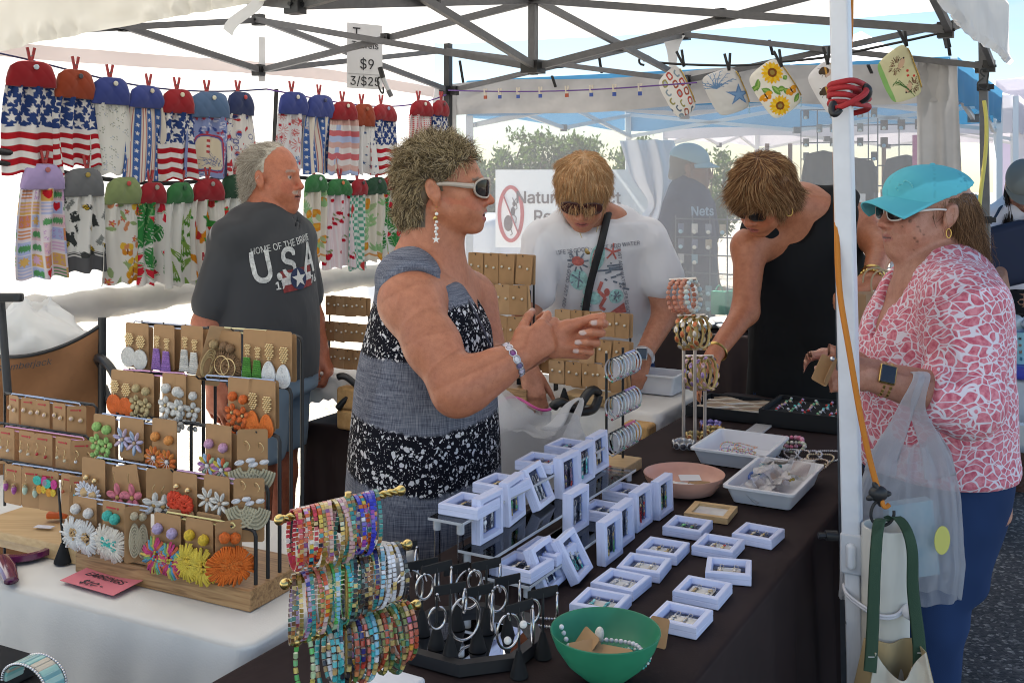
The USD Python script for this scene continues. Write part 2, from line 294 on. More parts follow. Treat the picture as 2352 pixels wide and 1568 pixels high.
part(scr,'side_border',sheet(lambda s,t:mw(.952+(.06+.03*t)*s,2.09-2.05*t,.015+.05*np.sin(s*12+t)*(.2+t)*.6),18,20)[0],grey_cloth,smooth=True)
strap_bl=M('black_strap',(.012,.012,.014),.7)
for u,v0,v1,Y in((1062,140,190,6.1),(1380,118,168,5.75),(1274,175,200,5.9),(1773,93,126,5.3),(2180,72,128,4.9),(1697,165,180,5.35),(2000,150,168,5.0)):
 single('bungee_strap',bar(P(u-6,v0,Y),P(u+2,v1,Y+.08),.014,.007),strap_bl,'short black strap tying the screen valance to the frame rail','strap','black straps along the screen valance')
 # ---------------------------------------------------------------- tables and cloths
def cloth_mesh(c0,ex,ey,w,d,z,drop,fold=.02,seed=0,rad=.03,nf=9.,flare=.03,ragged=0.,rows=16,sag=0.):
 """A cloth over a table top: corner c0, unit axes ex (width) and ey (depth)."""
 segs=[];rr=rad;k=6
 cs=[(w-rr,rr,-90),(w-rr,d-rr,0),(rr,d-rr,90),(rr,rr,180)]
 for i,(cx,cy,a0)in enumerate(cs):
  a=np.radians(a0+np.linspace(0,90,k));segs.append(np.c_[cx+rr*np.cos(a),cy+rr*np.sin(a)])
  nx=cs[(i+1)%4];b=np.radians(nx[2]);q=V3(nx[0]+rr*math.cos(b),nx[1]+rr*math.sin(b));L=np.linalg.norm(q-segs[-1][-1]);n=max(int(L/.022),2)
  segs.append(segs[-1][-1]+(q-segs[-1][-1])*(np.arange(1,n)/n)[:,None])
 p=np.vstack(segs);N=len(p);t=np.roll(p,-1,0)-np.roll(p,1,0);t/=np.linalg.norm(t,axis=1,keepdims=True);nrm=np.c_[t[:,1],-t[:,0]]
 s=np.r_[0,np.cumsum(np.linalg.norm(np.diff(p,axis=0),axis=1))];cen=V3(w/2,d/2)
 ang=s/s[-1]*2*np.pi;circ=np.stack([np.cos(ang)*nf/2,np.sin(ang)*nf/2,0*ang+seed],-1)
 rings=[np.tile(np.r_[cen,z],(N,1))]
 for f in(.0,.35,.7,.9):
  q=cen+(p-cen)*(.02+.98*f);zz=z+(meshkit.fbm(np.c_[q*7,np.full(N,seed)],3)-.5)*.006-sag*0
  rings.append(np.c_[q,zz])
 rings.append(np.c_[p-nrm*.012,np.full(N,z)]);rings.append(np.c_[p-nrm*.003,np.full(N,z-.004)]);rings.append(np.c_[p,np.full(N,z-.012)])
 dr=drop*(1-ragged*meshkit.fbm(circ*3+5,3))
 for i in range(1,rows+1):
  q=i/rows;w1=meshkit.fbm(circ,3)-.5;w2=np.sin(ang*nf*3.1+4*meshkit.fbm(circ*.7+9,2))*.5
  cr=np.c_[circ[:,:2]*2.2,np.full(N,q*1.4+seed)];w3=meshkit.fbm(cr,3)-.5
  o=q**.7*(fold*(1.2*w1*2+w2)+flare)+.012*w3*2*min(q*4,1)
  rings.append(np.c_[p+nrm*o[:,None],z-.012-q*(dr-.012)])
 v=np.vstack(rings);i=np.arange(len(rings)-1)[:,None]*N;j=np.arange(N)[None];jn=(j+1)%N
 f=np.stack([i+j,i+N+j,i+N+jn,i+jn],-1).reshape(-1,4);f=np.vstack([f[:,[0,1,2]],f[:,[0,2,3]]])
 v=v[:,:1]*ex+v[:,1:2]*ey+v[:,2:]*UP+np.asarray(c0)*[1,1,0]
 return(v,f)
white_linen=M('white_linen',(.64,.62,.58),.85,var=.06,vs=4,bump=.12,bs=260)
grey_linen=M('white_runner_linen',(.66,.64,.61),.85,var=.05,vs=5,bump=.15,bs=200)
brown_cloth=M('dark_brown_cloth',(.027,.018,.018),.8,spec=.12,var=.18,vs=5,bump=.1,bs=300)
wood_edge=M('folding_table_top',(.55,.55,.53),.6)
def folding_table(label,c0,ex,ey,w,d,z):
 c0=np.asarray(c0,float)*[1,1,0];t=thing('folding_table',label,'table',c0)
 part(t,'tabletop',box(c0+ex*w/2+ey*d/2+UP*(z-.025),(w-.03,d-.03,.035),ex,ey),wood_edge)
 for a in(.08,.92):
  for b in(.12,.88):part(t,'leg',rod(c0+ex*w*a+ey*d*b+UP*.003,c0+ex*w*a+ey*d*b+UP*(z-.04),.014,10),grey_metal)
 return t
eL=unit(V3(.895,-.446,0));dL=unit(V3(.446,.895,0))
NRc=V3(-.452,1.83,0);WL,DL=1.35,.56
folding_table('folding table under the white linen cloth at the left',NRc-eL*WL,eL,dL,WL,DL,.752)
single('tablecloth',cloth_mesh(NRc-eL*WL,eL,dL,WL,DL,.76,.62,fold=.018,seed=3,nf=8,flare=.03),white_linen,'white linen cloth under the raffia earring rack, falling in soft folds','tablecloth',smooth=True)
BR0=V3(.2936,1.712,0);WBn,DBn=.685,3.0
c_near=BR0-D2*.75-E2*WBn
folding_table('folding table under the dark brown cloth that carries the white boxes',c_near,E2,D2,WBn,DBn,.745)
single('tablecloth',cloth_mesh(c_near,E2,D2,WBn,DBn,.755,.70,fold=.022,seed=8,nf=14,flare=.02),brown_cloth,'dark brown cloth under the white boxes and the green bowl','tablecloth',smooth=True)
BT0=V3(.481,3.575,0);eB=unit(V3(.872,-.49,0));WBk,DBk=1.53,.46
cb=BT0-eB*WBk
folding_table('low folding table under a brown cloth at the back of the stall',cb+D2*.02,eB,D2,WBk,DBk+.1,.55)
single('tablecloth',cloth_mesh(cb+D2*.005,eB,D2,WBk+.02,DBk+.12,.565,.55,fold=.015,seed=12,nf=10,flare=.02),brown_cloth,'plain brown cloth on the low back table, below the white runner','tablecloth',smooth=True)
single('display_board',box(cb+eB*WBk/2+D2*(DBk/2+.03)+UP*.742,(WBk-.03,DBk-.03,.018),eB,D2),wood_edge,'raised white board under the white runner on cork blocks','board')
single('tablecloth',cloth_mesh(cb+D2*.03,eB,D2,WBk,DBk,.76,.15,fold=.006,seed=21,nf=12,flare=.008,ragged=.5,rows=8),grey_linen,'white runner with frayed edges on the raised back display','tablecloth',smooth=True)
cork=M('cork',(.40,.22,.08),.9,col2=(.56,.34,.14),vs=30,bump=.5,bs=160)
def cork_block(c,lab,rot=0.):
 t=thing('cork_block',lab,'block',c)
 ex=unit(eB+D2*rot);ey=np.cross(UP,ex)
 b=xf(rbox((.10,.075,.078),.012),frame(ex,ey,UP,np.asarray(c)+UP*.039));part(t,'lower_block',b,cork)
 b=xf(rbox((.10,.075,.086),.012),frame(ex,ey,UP,np.asarray(c)+UP*.123));part(t,'upper_block',b,cork)
cork_block(P(808,972,4.21)*[1,1,0]+UP*.567,'tan cork blocks stacked under the runner beside the vendor\'s back',.0)
cork_block(P(1468,1060,3.60)*[1,1,0]+UP*.567,'tan cork blocks stacked under the runner corner by the bangle rack')
tb0=V3(.55,5.30,0)
folding_table('folding table under the dark cloth with the white bowls',tb0,E2,D2,1.5,.34,.80)
single('tablecloth',cloth_mesh(tb0,E2,D2,1.55,.36,.81,.78,fold=.02,seed=31,nf=12),brown_cloth,'dark cloth under rows of small white bowls before the screen','tablecloth',smooth=True)
bowl_white=M('white_porcelain',(.78,.78,.77),.25)
bp=proto('white_bowl');part(bp,'bowl',lathe([(0,.0),(.03,.002),(.055,.018),(.068,.036),(.066,.037),(.05,.02),(0,.006)],20),bowl_white,smooth=True)
for r_ in range(3):
 for c_ in range(10):
  p=tb0+E2*(.08+.15*c_+.02*r_)+D2*(.07+.11*r_)+UP*.812
  instance(bp,'white_bowl','small white porcelain bowl in rows on the dark table before the screen','bowl',frame(V3(1,0,0),V3(0,1,0),UP,p),'white bowls on the dark back table')
  # ---------------------------------------------------------------- neighbouring tents behind the screen
blue_cloth=M('blue_roof_cloth',(.075,.27,.46),.7,trl=.35,var=.05,vs=3)
steel_white=M('pale_steel',(.62,.64,.66),.4)
white_far=M('white_far_cloth',(.76,.74,.78),.75,trl=.3,var=.05,vs=2)
def far_tent(label,F,ex,ey,w,d,zb,zt,zp,cloth,truss=True,walls=(),wallmat=None,legs=True):
 F=np.asarray(F,float)*[1,1,0];t=thing('canopy_tent',label,'tent',F)
 c=[F,F+ex*w,F+ex*w+ey*d,F+ey*d];C=sum(c)/4
 if legs:
  for p in c:part(t,'leg',bar(p+UP*.003,p+UP*zt,.045,.045),steel_white)
 for i in range(4):
  A,B=c[i],c[(i+1)%4]
  part(t,'roof_panel',sheet(lambda s,q:np.c_[((A[None]*(1-s[:,None])+B[None]*s[:,None])*(1-q[:,None])+C[None]*q[:,None])[:,:2],zt+(zp-zt)*q-.06*np.sin(np.pi*q)],10,8)[0],cloth,smooth=True)
  n=unit(np.cross(B-A,UP));n=n*(1 if np.dot(n,A-C)>0 else-1)
  part(t,'valance',sheet(lambda s,q:(A[None]*(1-s[:,None])+B[None]*s[:,None])+UP[None]*(zt+.01-(zt-zb+.01*np.sin(s*15))*q)[:,None]+n[None]*(.03+.012*np.sin(s*30)*q)[:,None],30,4)[0],cloth,smooth=True)
  if truss:
   m=(A+B)/2
   for(a,za,b,zb2)in((A,zt-.08,m,zb-.02),(m,zb-.02,B,zt-.08),(A,zb-.05,m,zt-.06),(m,zt-.06,B,zb-.05)):part(t,'rail',bar(a+UP*za-n*.03,b+UP*zb2-n*.03,.022,.028),steel_white)
   part(t,'bracket',box(m+UP*(zb-.02)-n*.03,(.05,.05,.05)),grey_metal)
  if i in walls:
   part(t,'side_wall',sheet(lambda s,q:(A[None]*(1-s[:,None])+B[None]*s[:,None])+UP[None]*(zt-(zt-.05)*q)[:,None]+n[None]*(.0+.05*q*np.sin(s*23+np.sin(q*4)))[:,None],40,12)[0],wallmat or cloth,smooth=True)
 return t
FB=V3(.98,9.0,0)
far_tent('blue pop-up canopy right behind the mesh screen',FB-D2*2.55,E2,D2,2.85,2.55,1.93,2.15,2.19,blue_cloth)
far_tent('white canopy with pale drapes beyond the blue canopy',V3(1.45,10.1,0),E2,D2,3.0,3.0,1.90,2.2,3.0,white_far,walls=(1,),wallmat=white_far)
far_tent('white canopy with ribbed roof at the right edge, beyond the blue one',V3(5.45,12.0,0),E2,D2,3.0,3.0,2.2,2.62,3.1,white_far,truss=False,walls=(0,3),wallmat=M('lavender_white_cloth',(.74,.68,.80),.8,trl=.4))
far_tent('white canopy furthest away at the right edge',V3(8.4,16.5,0),E2,D2,3.0,3.0,2.1,2.4,3.2,white_far,truss=False,walls=(0,))
def drape(s,t):
 w=.34-.26*np.exp(-((t-.72)/.22)**2);p0=P(1490,322,7.2)
 return p0[None]+np.stack([(s-.5)*2*w*.55+.07*np.sin(t*3.0),.06*np.sin(s*19+2*t)+.1*np.cos(s*6.28),-.62*t+0*s],-1)
single('tied_drape',sheet(drape,40,24)[0],white_far,'white drape bunched and tied behind the screen, left of the capped man','drape',smooth=True)
bn=thing('banner','white banner reading Natural Insect Repellent with a red no-insects sign','banner',P(1138,392,8.0))
BO=P(1138,390,8.0);bx=unit(V3(.95,-.18,0));by=UP;bz=np.cross(bx,by)
def bT(x,z,o=0.):return frame(bx,by,bz,BO+bx*x-by*z+bz*o)
part(bn,'sheet',sheet(lambda s,t:BO[None]+bx[None]*(1.25*s)[:,None]-UP[None]*(.58*t)[:,None]+bz[None]*(.012*np.sin(s*7+t*3)*0)[:,None],8,6)[0],M('banner_white',(.72,.73,.75),.6,trl=.2))
red=M('sign_red',(.55,.05,.06),.6);ink_brown=M('sign_brown',(.12,.07,.07),.6)
a=np.linspace(0,2*np.pi,49)
rg=tube(np.c_[.087*np.cos(a),.20*np.sin(a),0*a][:-1],1.0,6,closed=True,flat=(.002,.016,(0,0,1)))
part(bn,'red_ring',xf(rg,bT(.118,.33,.006)),red);part(bn,'red_slash',bar(bT(.062,.19,.012)[:3,3],bT(.174,.47,.012)[:3,3],.006,.03,up=bz),red)
bug=[xf(ball((0,0,0),1,2,(.034,.06,.004)),bT(.098,.40,.004)),xf(ball((0,0,0),1,2,(.016,.035,.004)),bT(.135,.31,.004)),xf(ball((0,0,0),1,2,(.014,.02,.004)),bT(.143,.255,.004))]
for x0,z0,x1,z1 in((.135,.31,.165,.29),(.165,.29,.16,.25),(.13,.32,.16,.36),(.16,.36,.155,.40),(.143,.24,.13,.21),(.143,.24,.16,.215),(.11,.42,.13,.48),(.13,.48,.115,.49)):bug.append(rod(bT(x0,z0,.005)[:3,3],bT(x1,z1,.005)[:3,3],.0035,5))
part(bn,'insect',bug,ink_brown)
part(bn,'lettering',text('Natural Insect',.085,bT(.55,.205,.006),.003,True),ink_brown);part(bn,'lettering',text('Repellent',.085,bT(.55,.345,.006),.003,True),ink_brown)
leaf_m=usdkit.material(stage,'/World/Looks/shrub_leaf',{'oi':('geometry',{}),'r':('rgb_ramp',{'ramp':[(0,(.07,.115,.025)),(.5,(.14,.20,.045)),(1,(.25,.30,.08))]}),'p':('principled_bsdf',{'roughness':.5}),'t':('translucent_bsdf',{}),'m':('mix_closure',{'fac':.55})},[('oi.random_per_island','r.fac'),('r.color','p.base_color'),('r.color','t.color'),('p.BSDF','m.closure1'),('t.BSDF','m.closure2')],surface='m.closure')
bark=M('shrub_bark',(.10,.07,.045),.9)
def shrub(c,w,h,n,lab):
 rr=np.random.default_rng(int(abs(c[0])*100)+5);t=thing('shrub',lab,'shrub',c);st=[];tips=[]
 for k in range(9):
  a=rr.uniform(0,6.28);q=c+V3(math.cos(a)*w*.42*rr.uniform(.1,1),math.sin(a)*w*.4*rr.uniform(.1,1),h*rr.uniform(.6,.98));mid=(c+q)/2+V3(*rr.normal(0,.08,2),.1);pts=curve([c+V3(*rr.normal(0,.05,2),0),mid,q],8);st.append(tube(pts,np.linspace(.03,.008,8),5))
  for _ in range(7):b=pts[rr.integers(3,8)];e=b+V3(rr.normal(0,w*.13),rr.normal(0,w*.13),abs(rr.normal(.12,.15))*h*.5);e[2]=min(e[2],c[2]+h*1.03);tips.append((b,e));st.append(tube([b,e],[.008,.004],4))
 part(t,'stem',st,bark)
 i=rr.integers(0,len(tips),n);u_=rr.random(n)**.6;B=np.array([x[0]for x in tips]);E=np.array([x[1]for x in tips]);p=B[i]*(1-u_[:,None])+E[i]*u_[:,None]+rr.normal(0,.05,(n,3))*[1,1,.8]
 d=rr.normal(0,1,(n,3))+[0,0,.9];d/=np.linalg.norm(d,axis=1,keepdims=True);s=np.cross(d,rr.normal(0,1,(n,3)));s/=np.linalg.norm(s,axis=1,keepdims=True);L=rr.uniform(.05,.09,n)[:,None];W=L*.2
 v=np.stack([p,p+d*L*.5+s*W,p+d*L,p+d*L*.5-s*W],1).reshape(-1,3);k=np.arange(n)[:,None]*4
 part(t,'foliage',(v,np.vstack([k+[0,1,2],k+[0,2,3]])),leaf_m,smooth=False,kind='stuff')
for j,(u,Y,w,h,lab)in enumerate(((1050,12.5,1.5,1.9,'dense green shrub just right of the dark corner leg, behind the screen'),(1125,13,1.5,1.98,'green shrub above the left end of the banner'),(1225,13.2,1.6,2.0,'tall green shrub above the middle of the banner'),(1330,13,1.5,1.96,'bright green shrub behind the blonde woman\'s head'),(1425,14,1.7,1.95,'green shrub beside the blue canopy\'s far leg'),(1180,16,3.5,1.75,'broad low green thicket at the back of the lot'),(1400,17,3.5,1.8,'broad green thicket at the back behind the blue canopy'),(1620,15,2.0,1.8,'green shrub behind the capped man'))):
 shrub(V3((u-CU)/FPX*Y,Y,0),w,h,9000,lab)
grid_m=M('grid_rack_steel',(.10,.11,.13),.5)
card_m=CM('far_card',rough=.6)
def grid_rack(label,O,ex,w,h,z0,seed,cols=4,dx=.1,colr=None):
 rr=np.random.default_rng(seed);t=thing('display_rack',label,'display rack',O*[1,1,0]);O=O*[1,1,0];ey=np.cross(UP,ex)
 g=[rod(O+ex*x+UP*z0,O+ex*x+UP*(z0+h),.004,5)for x in np.arange(0,w+.01,dx)]+[rod(O+UP*z,O+UP*z+ex*w,.004,5)for z in np.arange(z0,z0+h+.01,dx)]
 part(t,'wire_grid',g+[rod(O+UP*.002+ex*x,O+ex*x+UP*z0,.012,6)for x in(0,w)],grid_m)
 mc=MC();pal=colr or[(.5,.5,.52),(.2,.22,.28),(.62,.6,.58),(.1,.12,.2),(.5,.42,.3),(.16,.3,.4),(.7,.7,.72)]
 for x in np.arange(.04,w,dx*.8):
  for z in np.arange(z0+.04,z0+h,dx*.85):
   if rr.random()<.8:
    c=O+ex*x+UP*z-ey*.02;mc.add(box(c,(dx*.35,.004,dx*.5),ex,ey),np.array(pal[rr.integers(len(pal))])*rr.uniform(.6,1.));mc.add(ball(c-ey*.006-UP*.02,.012,1),(.7,.68,.6)if rr.random()<.7 else(.3,.5,.6))
 mc.part(t,'hanging_cards',card_m,kind='stuff')
grid_rack('dark wire grid of small hanging jewelry left of the black-shirted woman, behind the screen',V3(.92,6.0,0),E2,.75,.62,.72,1)
grid_rack('wire grid of glittering jewelry behind the capped woman\'s chin, beyond the screen',V3(1.85,5.75,0),E2,.62,.75,.72,2)
grid_rack('tall wire grid hung with dark goods under the far white canopy',V3(1.95,7.2,0),E2,.5,1.1,.9,3,dx=.11,colr=[(.05,.05,.06),(.08,.08,.1),(.2,.15,.1),(.3,.28,.25)])
grid_rack('tall wire grid of dark bags beside the pink board, beyond the screen',V3(2.16,6.3,0),E2,.28,1.0,.9,4,dx=.12,colr=[(.06,.05,.05),(.12,.08,.06),(.2,.18,.16)])
def hanging_cloth(label,O,w,h,col,name='hanging_garment',cat_='garment',ex=E2):
 ey=np.cross(UP,ex)
 single(name,solid(sheet(lambda s,t:O[None]+ex[None]*((s-.5)*w*(.75+.25*t+.1*np.sin(t*6)))[:,None]-UP[None]*(h*t+.05*np.abs(s-.5))[:,None]+ey[None]*(.02*np.sin(s*16)*(t+.3))[:,None],24,12)[0],.012),M('cloth_'+'_'.join(str(int(c*100))for c in col),col,.85),label,cat_,smooth=True)
hanging_cloth('black garment hanging right of the black-shirted woman\'s hair',P(1890,345,6.6),.28,.5,(.02,.02,.022))
hanging_cloth('long dark garment hanging behind the white pole',P(1955,360,6.6),.34,.42,(.025,.025,.03))
hanging_cloth('dark bag shape hanging left of the pink board',P(2080,355,6.2),.28,.45,(.05,.05,.055),'hanging_bag','bag')
single('display_board',box(P(2140,372,5.9),(.20,.02,.30),E2,D2),M('pink_board',(.62,.16,.32),.6),'pink display board behind the turquoise cap, beyond the screen','board')
for i,(u,v)in enumerate(((1815,420),(2030,420),(1762,430))):single('rack_post',rod(P(u,330,6.8),P(u,640,6.8),.014,8),M('rust_post',(.28,.12,.08),.6),('thin rust-brown post right of the black-shirted woman\'s hair','thin rust-brown post between the white pole and the turquoise cap','thin rust-brown post behind the black-shirted woman\'s hair')[i],'post')
gb=M('green_box',(.03,.25,.16),.6)
for i,u in enumerate((1652,1690)):
 c=P(u,695,5.55);single('gift_bag',[box(c,(.075,.04,.12),E2,D2),tube(curve([c+E2*-.02+UP*.06,c+UP*.09,c+E2*.02+UP*.06],8),.003,5)],gb,('green gift bag behind the white bowls, left one of two','green gift bag behind the white bowls, right one of two')[i],'bag')
single('parked_van_panel',[xf(rbox((1.5,.8,.9),.12),frame(E2,D2,UP,V3(-.6,10.2,.75))),],M('pale_vehicle',(.58,.60,.65),.3,coat=.5),'pale bulky cover standing on the ground left of the banner','cover',smooth=True)
asph=None
tub=thing('storage_tub','clear plastic tub with a blue lid on the asphalt at the right edge','tub',P(2330,1040,5.6)*[1,1,0])
to=V3(2.78,5.75,0);clear_pl=M('clear_tub_plastic',(.55,.58,.63),.25,spec=.5)
part(tub,'body',xf(rbox((.60,.42,.40),.03),frame(E2,D2,UP,to+UP*.30)),clear_pl);part(tub,'lid',xf(rbox((.65,.46,.07),.02),frame(E2,D2,UP,to+UP*.53)),M('blue_lid',(.05,.06,.38),.35))
part(tub,'lettering',text('Hefty',.05,frame(E2,UP,-D2,to-D2*.234-E2*.2+UP*.535),.002,True),M('lid_ink',(.5,.5,.7),.5))
bk=thing('plastic_basket','turquoise plastic basket of bagged goods on the blue lid','basket',to+UP*.566)
bkv,s_,t_=sheet(lambda s,t:np.stack([(.155+.03*t)*np.sign(np.cos(s*6.2832))*np.abs(np.cos(s*6.2832))**.4,(.115+.03*t)*np.sign(np.sin(s*6.2832))*np.abs(np.sin(s*6.2832))**.4,.17*t],-1)+to+E2*.03+UP*.568,81,18)
fc=bkv[1];cen=np.c_[s_[fc].mean(1),t_[fc].mean(1)];keep=~((np.floor(cen[:,0]*40)%2==0)&(np.floor(cen[:,1]*9)%2==1)&(cen[:,1]<.85))
part(bk,'woven_side',solid((bkv[0],fc[keep]),.004),M('turquoise_plastic',(.28,.52,.58),.4));part(bk,'floor',box(to+E2*.03+UP*.572,(.28,.2,.004),E2,D2),M('turquoise_plastic',(.28,.52,.58)))
rr=np.random.default_rng(3)
for i in range(7):
 c=to+E2*(.03+rr.uniform(-.11,.11))+D2*rr.uniform(-.07,.07)+UP*(.70+rr.uniform(0,.09));m_=ball((0,0,0),.055,2,(1,.8,.7));m_.vertices+=m_.vertices*(meshkit.noise(m_.vertices*60,i)[:,None]-.5)*.5
 single('bagged_goods',xf(m_,frame(V3(1,0,0),V3(0,1,0),UP,c)),M(f'bagged_{i % 4}',((.55,.6,.62),(.5,.62,.2),(.6,.6,.65),(.45,.5,.7))[i%4],.25),'crumpled clear bag heaped in the turquoise basket','bag','bagged goods heaped in the turquoise basket')
wb=thing('wicker_basket','brown wicker basket on the asphalt beside the pink top, holding white cartons','basket',to-D2*.45+E2*-.02)
wo=to-D2*.42+E2*.0
part(wb,'side',sheet(lambda s,t:wo[None]+np.stack([(.17+.025*t)*np.cos(s*6.2832),(.14+.02*t)*np.sin(s*6.2832),.004+.2*t],-1)*1.0+(.006*np.sin(s*150)*np.sign(np.sin(t*50)))[:,None]*np.stack([np.cos(s*6.2832),np.sin(s*6.2832),0*s],-1),160,24)[0],M('wicker_brown',(.07,.03,.02),.6),smooth=True)
part(wb,'floor',box(wo+UP*.01,(.26,.2,.008),E2,D2),M('wicker_brown',(.07,.03,.02)))
single('carton',box(wo+UP*.22+E2*.03,(.16,.03,.20),E2,unit(D2+UP*.3)),M('white_carton',(.7,.72,.72),.5),'white printed carton standing in the brown wicker basket','carton')
single('carton',box(wo+UP*.25+E2*.09+D2*.06,(.14,.03,.18),E2,unit(D2-UP*.2)),M('dark_green_card',(.03,.09,.05),.5),'dark green carton behind the white one in the wicker basket','carton')
fc_=thing('folding_chair','dark red folding chair at the right edge behind the tub','chair',V3(3.1,6.4,0));co=V3(3.05,6.35,0);dr=M('dark_red_frame',(.16,.02,.03),.45)
part(fc_,'seat',xf(rbox((.42,.42,.03),.012),frame(E2,D2,UP,co+UP*.45)),dr)
for a in(-.19,.19):
 for b in(-.19,.19):part(fc_,'leg',rod(co+E2*a+D2*b+UP*.003,co+E2*a*.95+D2*b*.9+UP*.44,.013,8),dr)
part(fc_,'backrest',xf(rbox((.42,.03,.22),.012),frame(E2,D2,UP,co+D2*.2+UP*.78)),dr)
for a in(-.19,.19):part(fc_,'back_post',rod(co+E2*a+D2*.19+UP*.44,co+E2*a+D2*.2+UP*.88,.012,8),dr)
yc=[P(2260,232,4.74),P(2266,300,4.72),P(2258,400,4.72),P(2250,480,4.72),P(2254,560,4.72),P(2256,640,4.72)]
single('yellow_rope',tube(curve(yc,30),.009,8),M('yellow_cord_plastic',(.55,.48,.10),.5),'yellow-green cord hanging down the dark right-hand frame leg','cord',smooth=True)
single('carabiner',tube(curve([P(2262,176,4.76),P(2255,160,4.76),P(2266,160,4.76),P(2268,190,4.76),P(2266,205,4.76),P(2258,206,4.76),P(2258,180,4.76)],30),.004,6),black_metal,'small dark clip at the top of the right-hand frame leg','clip')
for v,l in((200,'black strap band round the top of the right-hand leg'),(505,'black strap band round the middle of the right-hand frame leg')):
 q=P(2252+(v-200)*.03,v,4.80);q=V3(2.165-.035*q[2]/2.33,4.83,q[2]);single('strap_band',[box(q,(.052,.052,.03),E2,D2),box(q+E2*.03-D2*.02,(.03,.02,.022),E2,D2)],strap_bl,l,'strap')
front=thing('canopy_tent','white-legged canopy whose white pole stands before the pink top','tent',(0,0,0))
W0=V3(.694,2.25,0);fc4=[W0,W0-E2*3.0,W0-E2*3.0-D2*3.0,W0-D2*3.0];CF=sum(fc4)/4
for i in range(4):
 A,B=fc4[i],fc4[(i+1)%4];A0,B0=A,B;A,B=A+unit(A-CF)*.3,B+unit(B-CF)*.3
 part(front,'roof_panel',sheet(lambda s,q:np.c_[((A[None]*(1-s[:,None])+B[None]*s[:,None])*(1-q[:,None])+CF[None]*q[:,None])[:,:2],2.47+.75*q-.06*np.sin(np.pi*q)],8,6)[0],roof_cloth,smooth=True)
 if i:part(front,'leg',bar(A0+UP*.003,A0+UP*2.4,.04,.04),white_metal)
 part(front,'rail',bar(A0+UP*2.38,B0+UP*2.38,.025,.03),white_metal)
 # ---------------------------------------------------------------- prints: flat designs evaluated at mesh points
def rot2(p,a):c,s=math.cos(a),math.sin(a);return np.c_[p[:,0]*c+p[:,1]*s,-p[:,0]*s+p[:,1]*c]
def m_ell(p,c,rx,ry,a=0.):q=rot2(p-np.asarray(c),a);return(q[:,0]/rx)**2+(q[:,1]/ry)**2<1
def m_star(p,c,r,a=0.,n=5,inn=.42):
 q=rot2(p-np.asarray(c),a);th=np.arctan2(q[:,0],-q[:,1]);k=np.abs(((th/(2*np.pi)*n)%1)-.5)*2;k=1-k
 x1,y1=1.,0.;an=np.pi/n;x2,y2=inn*math.cos(an),inn*math.sin(an);ph=k*an;d=(x1*y2-x2*y1)/(np.sin(ph)*(x1-x2)+np.cos(ph)*(y2-y1));return np.hypot(q[:,0],q[:,1])<d*r
def m_line(p,a,b,w):
 a,b=np.asarray(a,float),np.asarray(b,float);d=b-a;t=np.clip(((p-a)@d)/(d@d),0,1);return np.linalg.norm(p-a-t[:,None]*d,axis=1)<w
def m_heart(p,c,r):q=(p-np.asarray(c))/r;x,y=q[:,0],-q[:,1];return(x*x+y*y-.6)**3-x*x*y**3*1.2<0
def m_rect(p,x0,y0,x1,y1):return(p[:,0]>x0)&(p[:,0]<x1)&(p[:,1]>y0)&(p[:,1]<y1)
def m_leaf(p,c,L,w,a):q=rot2(p-np.asarray(c),a);t=q[:,0]/L;return(t>0)&(t<1)&(np.abs(q[:,1])<w*np.sin(np.pi*np.clip(t,0,1))**.8)
def m_poly(p,pts):
 pts=np.asarray(pts,float);ins=np.zeros(len(p),bool);j=len(pts)-1
 for i in range(len(pts)):
  xi,yi=pts[i];xj,yj=pts[j];c=(yi>p[:,1])!=(yj>p[:,1]);ins^=c&(p[:,0]<(xj-xi)*(p[:,1]-yi)/(yj-yi+1e-12)+xi);j=i
 return ins
def flower(C,p,c,r,col,mid,n=5,a=0.,w=.42):
 for k in range(n):
  t=a+2*np.pi*k/n;C[m_ell(p,np.asarray(c)+.55*r*V3(math.cos(t),math.sin(t)),.5*r,w*r*.6,t)]=col
 C[m_ell(p,c,r*.25,r*.25)]=mid
NAVY,REDP,WHT=(.03,.06,.20),(.42,.015,.025),(.74,.72,.71)
def pr_flag(p,w,h,g,pale=0.):
 C=np.full((len(p),3),WHT);sp=h*.46;st=h*.072
 k=np.floor((p[:,1]-sp)/st);C[(p[:,1]>sp)&(k%2==1)]=REDP;C[p[:,1]<sp]=NAVY
 for r in range(5):
  for c in range(-4,5):C[m_star(p,((c+.5*(r%2))*.056+g.normal(0,.004),.02+r*sp/4.6),.021,g.uniform(-.3,.3))&(p[:,1]<sp)]=WHT
 return C
def pr_stripe(p,w,h,g):
 C=np.full((len(p),3),(.70,.64,.56));x=(p[:,0]/.064)%1;C[x<.5]=(.06,.13,.36);C[(x>.58)&(x<.64)|(x>.88)&(x<.93)]=(.40,.03,.04)
 for c in range(-5,6):
  for r in range(12):C[m_star(p,((c+.25)*.064,.02+r*.034+.017*(c%2)),.0105,.2)]=WHT
 return C
def scatter(p,w,h,g,base,items,n):
 C=np.full((len(p),3),base,float)
 for _ in range(n):items[g.integers(len(items))](C,(g.uniform(-w*.62,w*.62),g.uniform(0,h)),g)
 return C
def pr_tiny(p,w,h,g):
 def it(C,c,g):
  for k in range(3):C[m_ell(p,(c[0]+.006*math.cos(k*2.1+1),c[1]+.006*math.sin(k*2.1+1)),.0026,.0026)]=(.25,.28,.22)if g.random()<.6 else(.40,.45,.55)
 return scatter(p,w,h,g,(.72,.71,.67),[it],60)
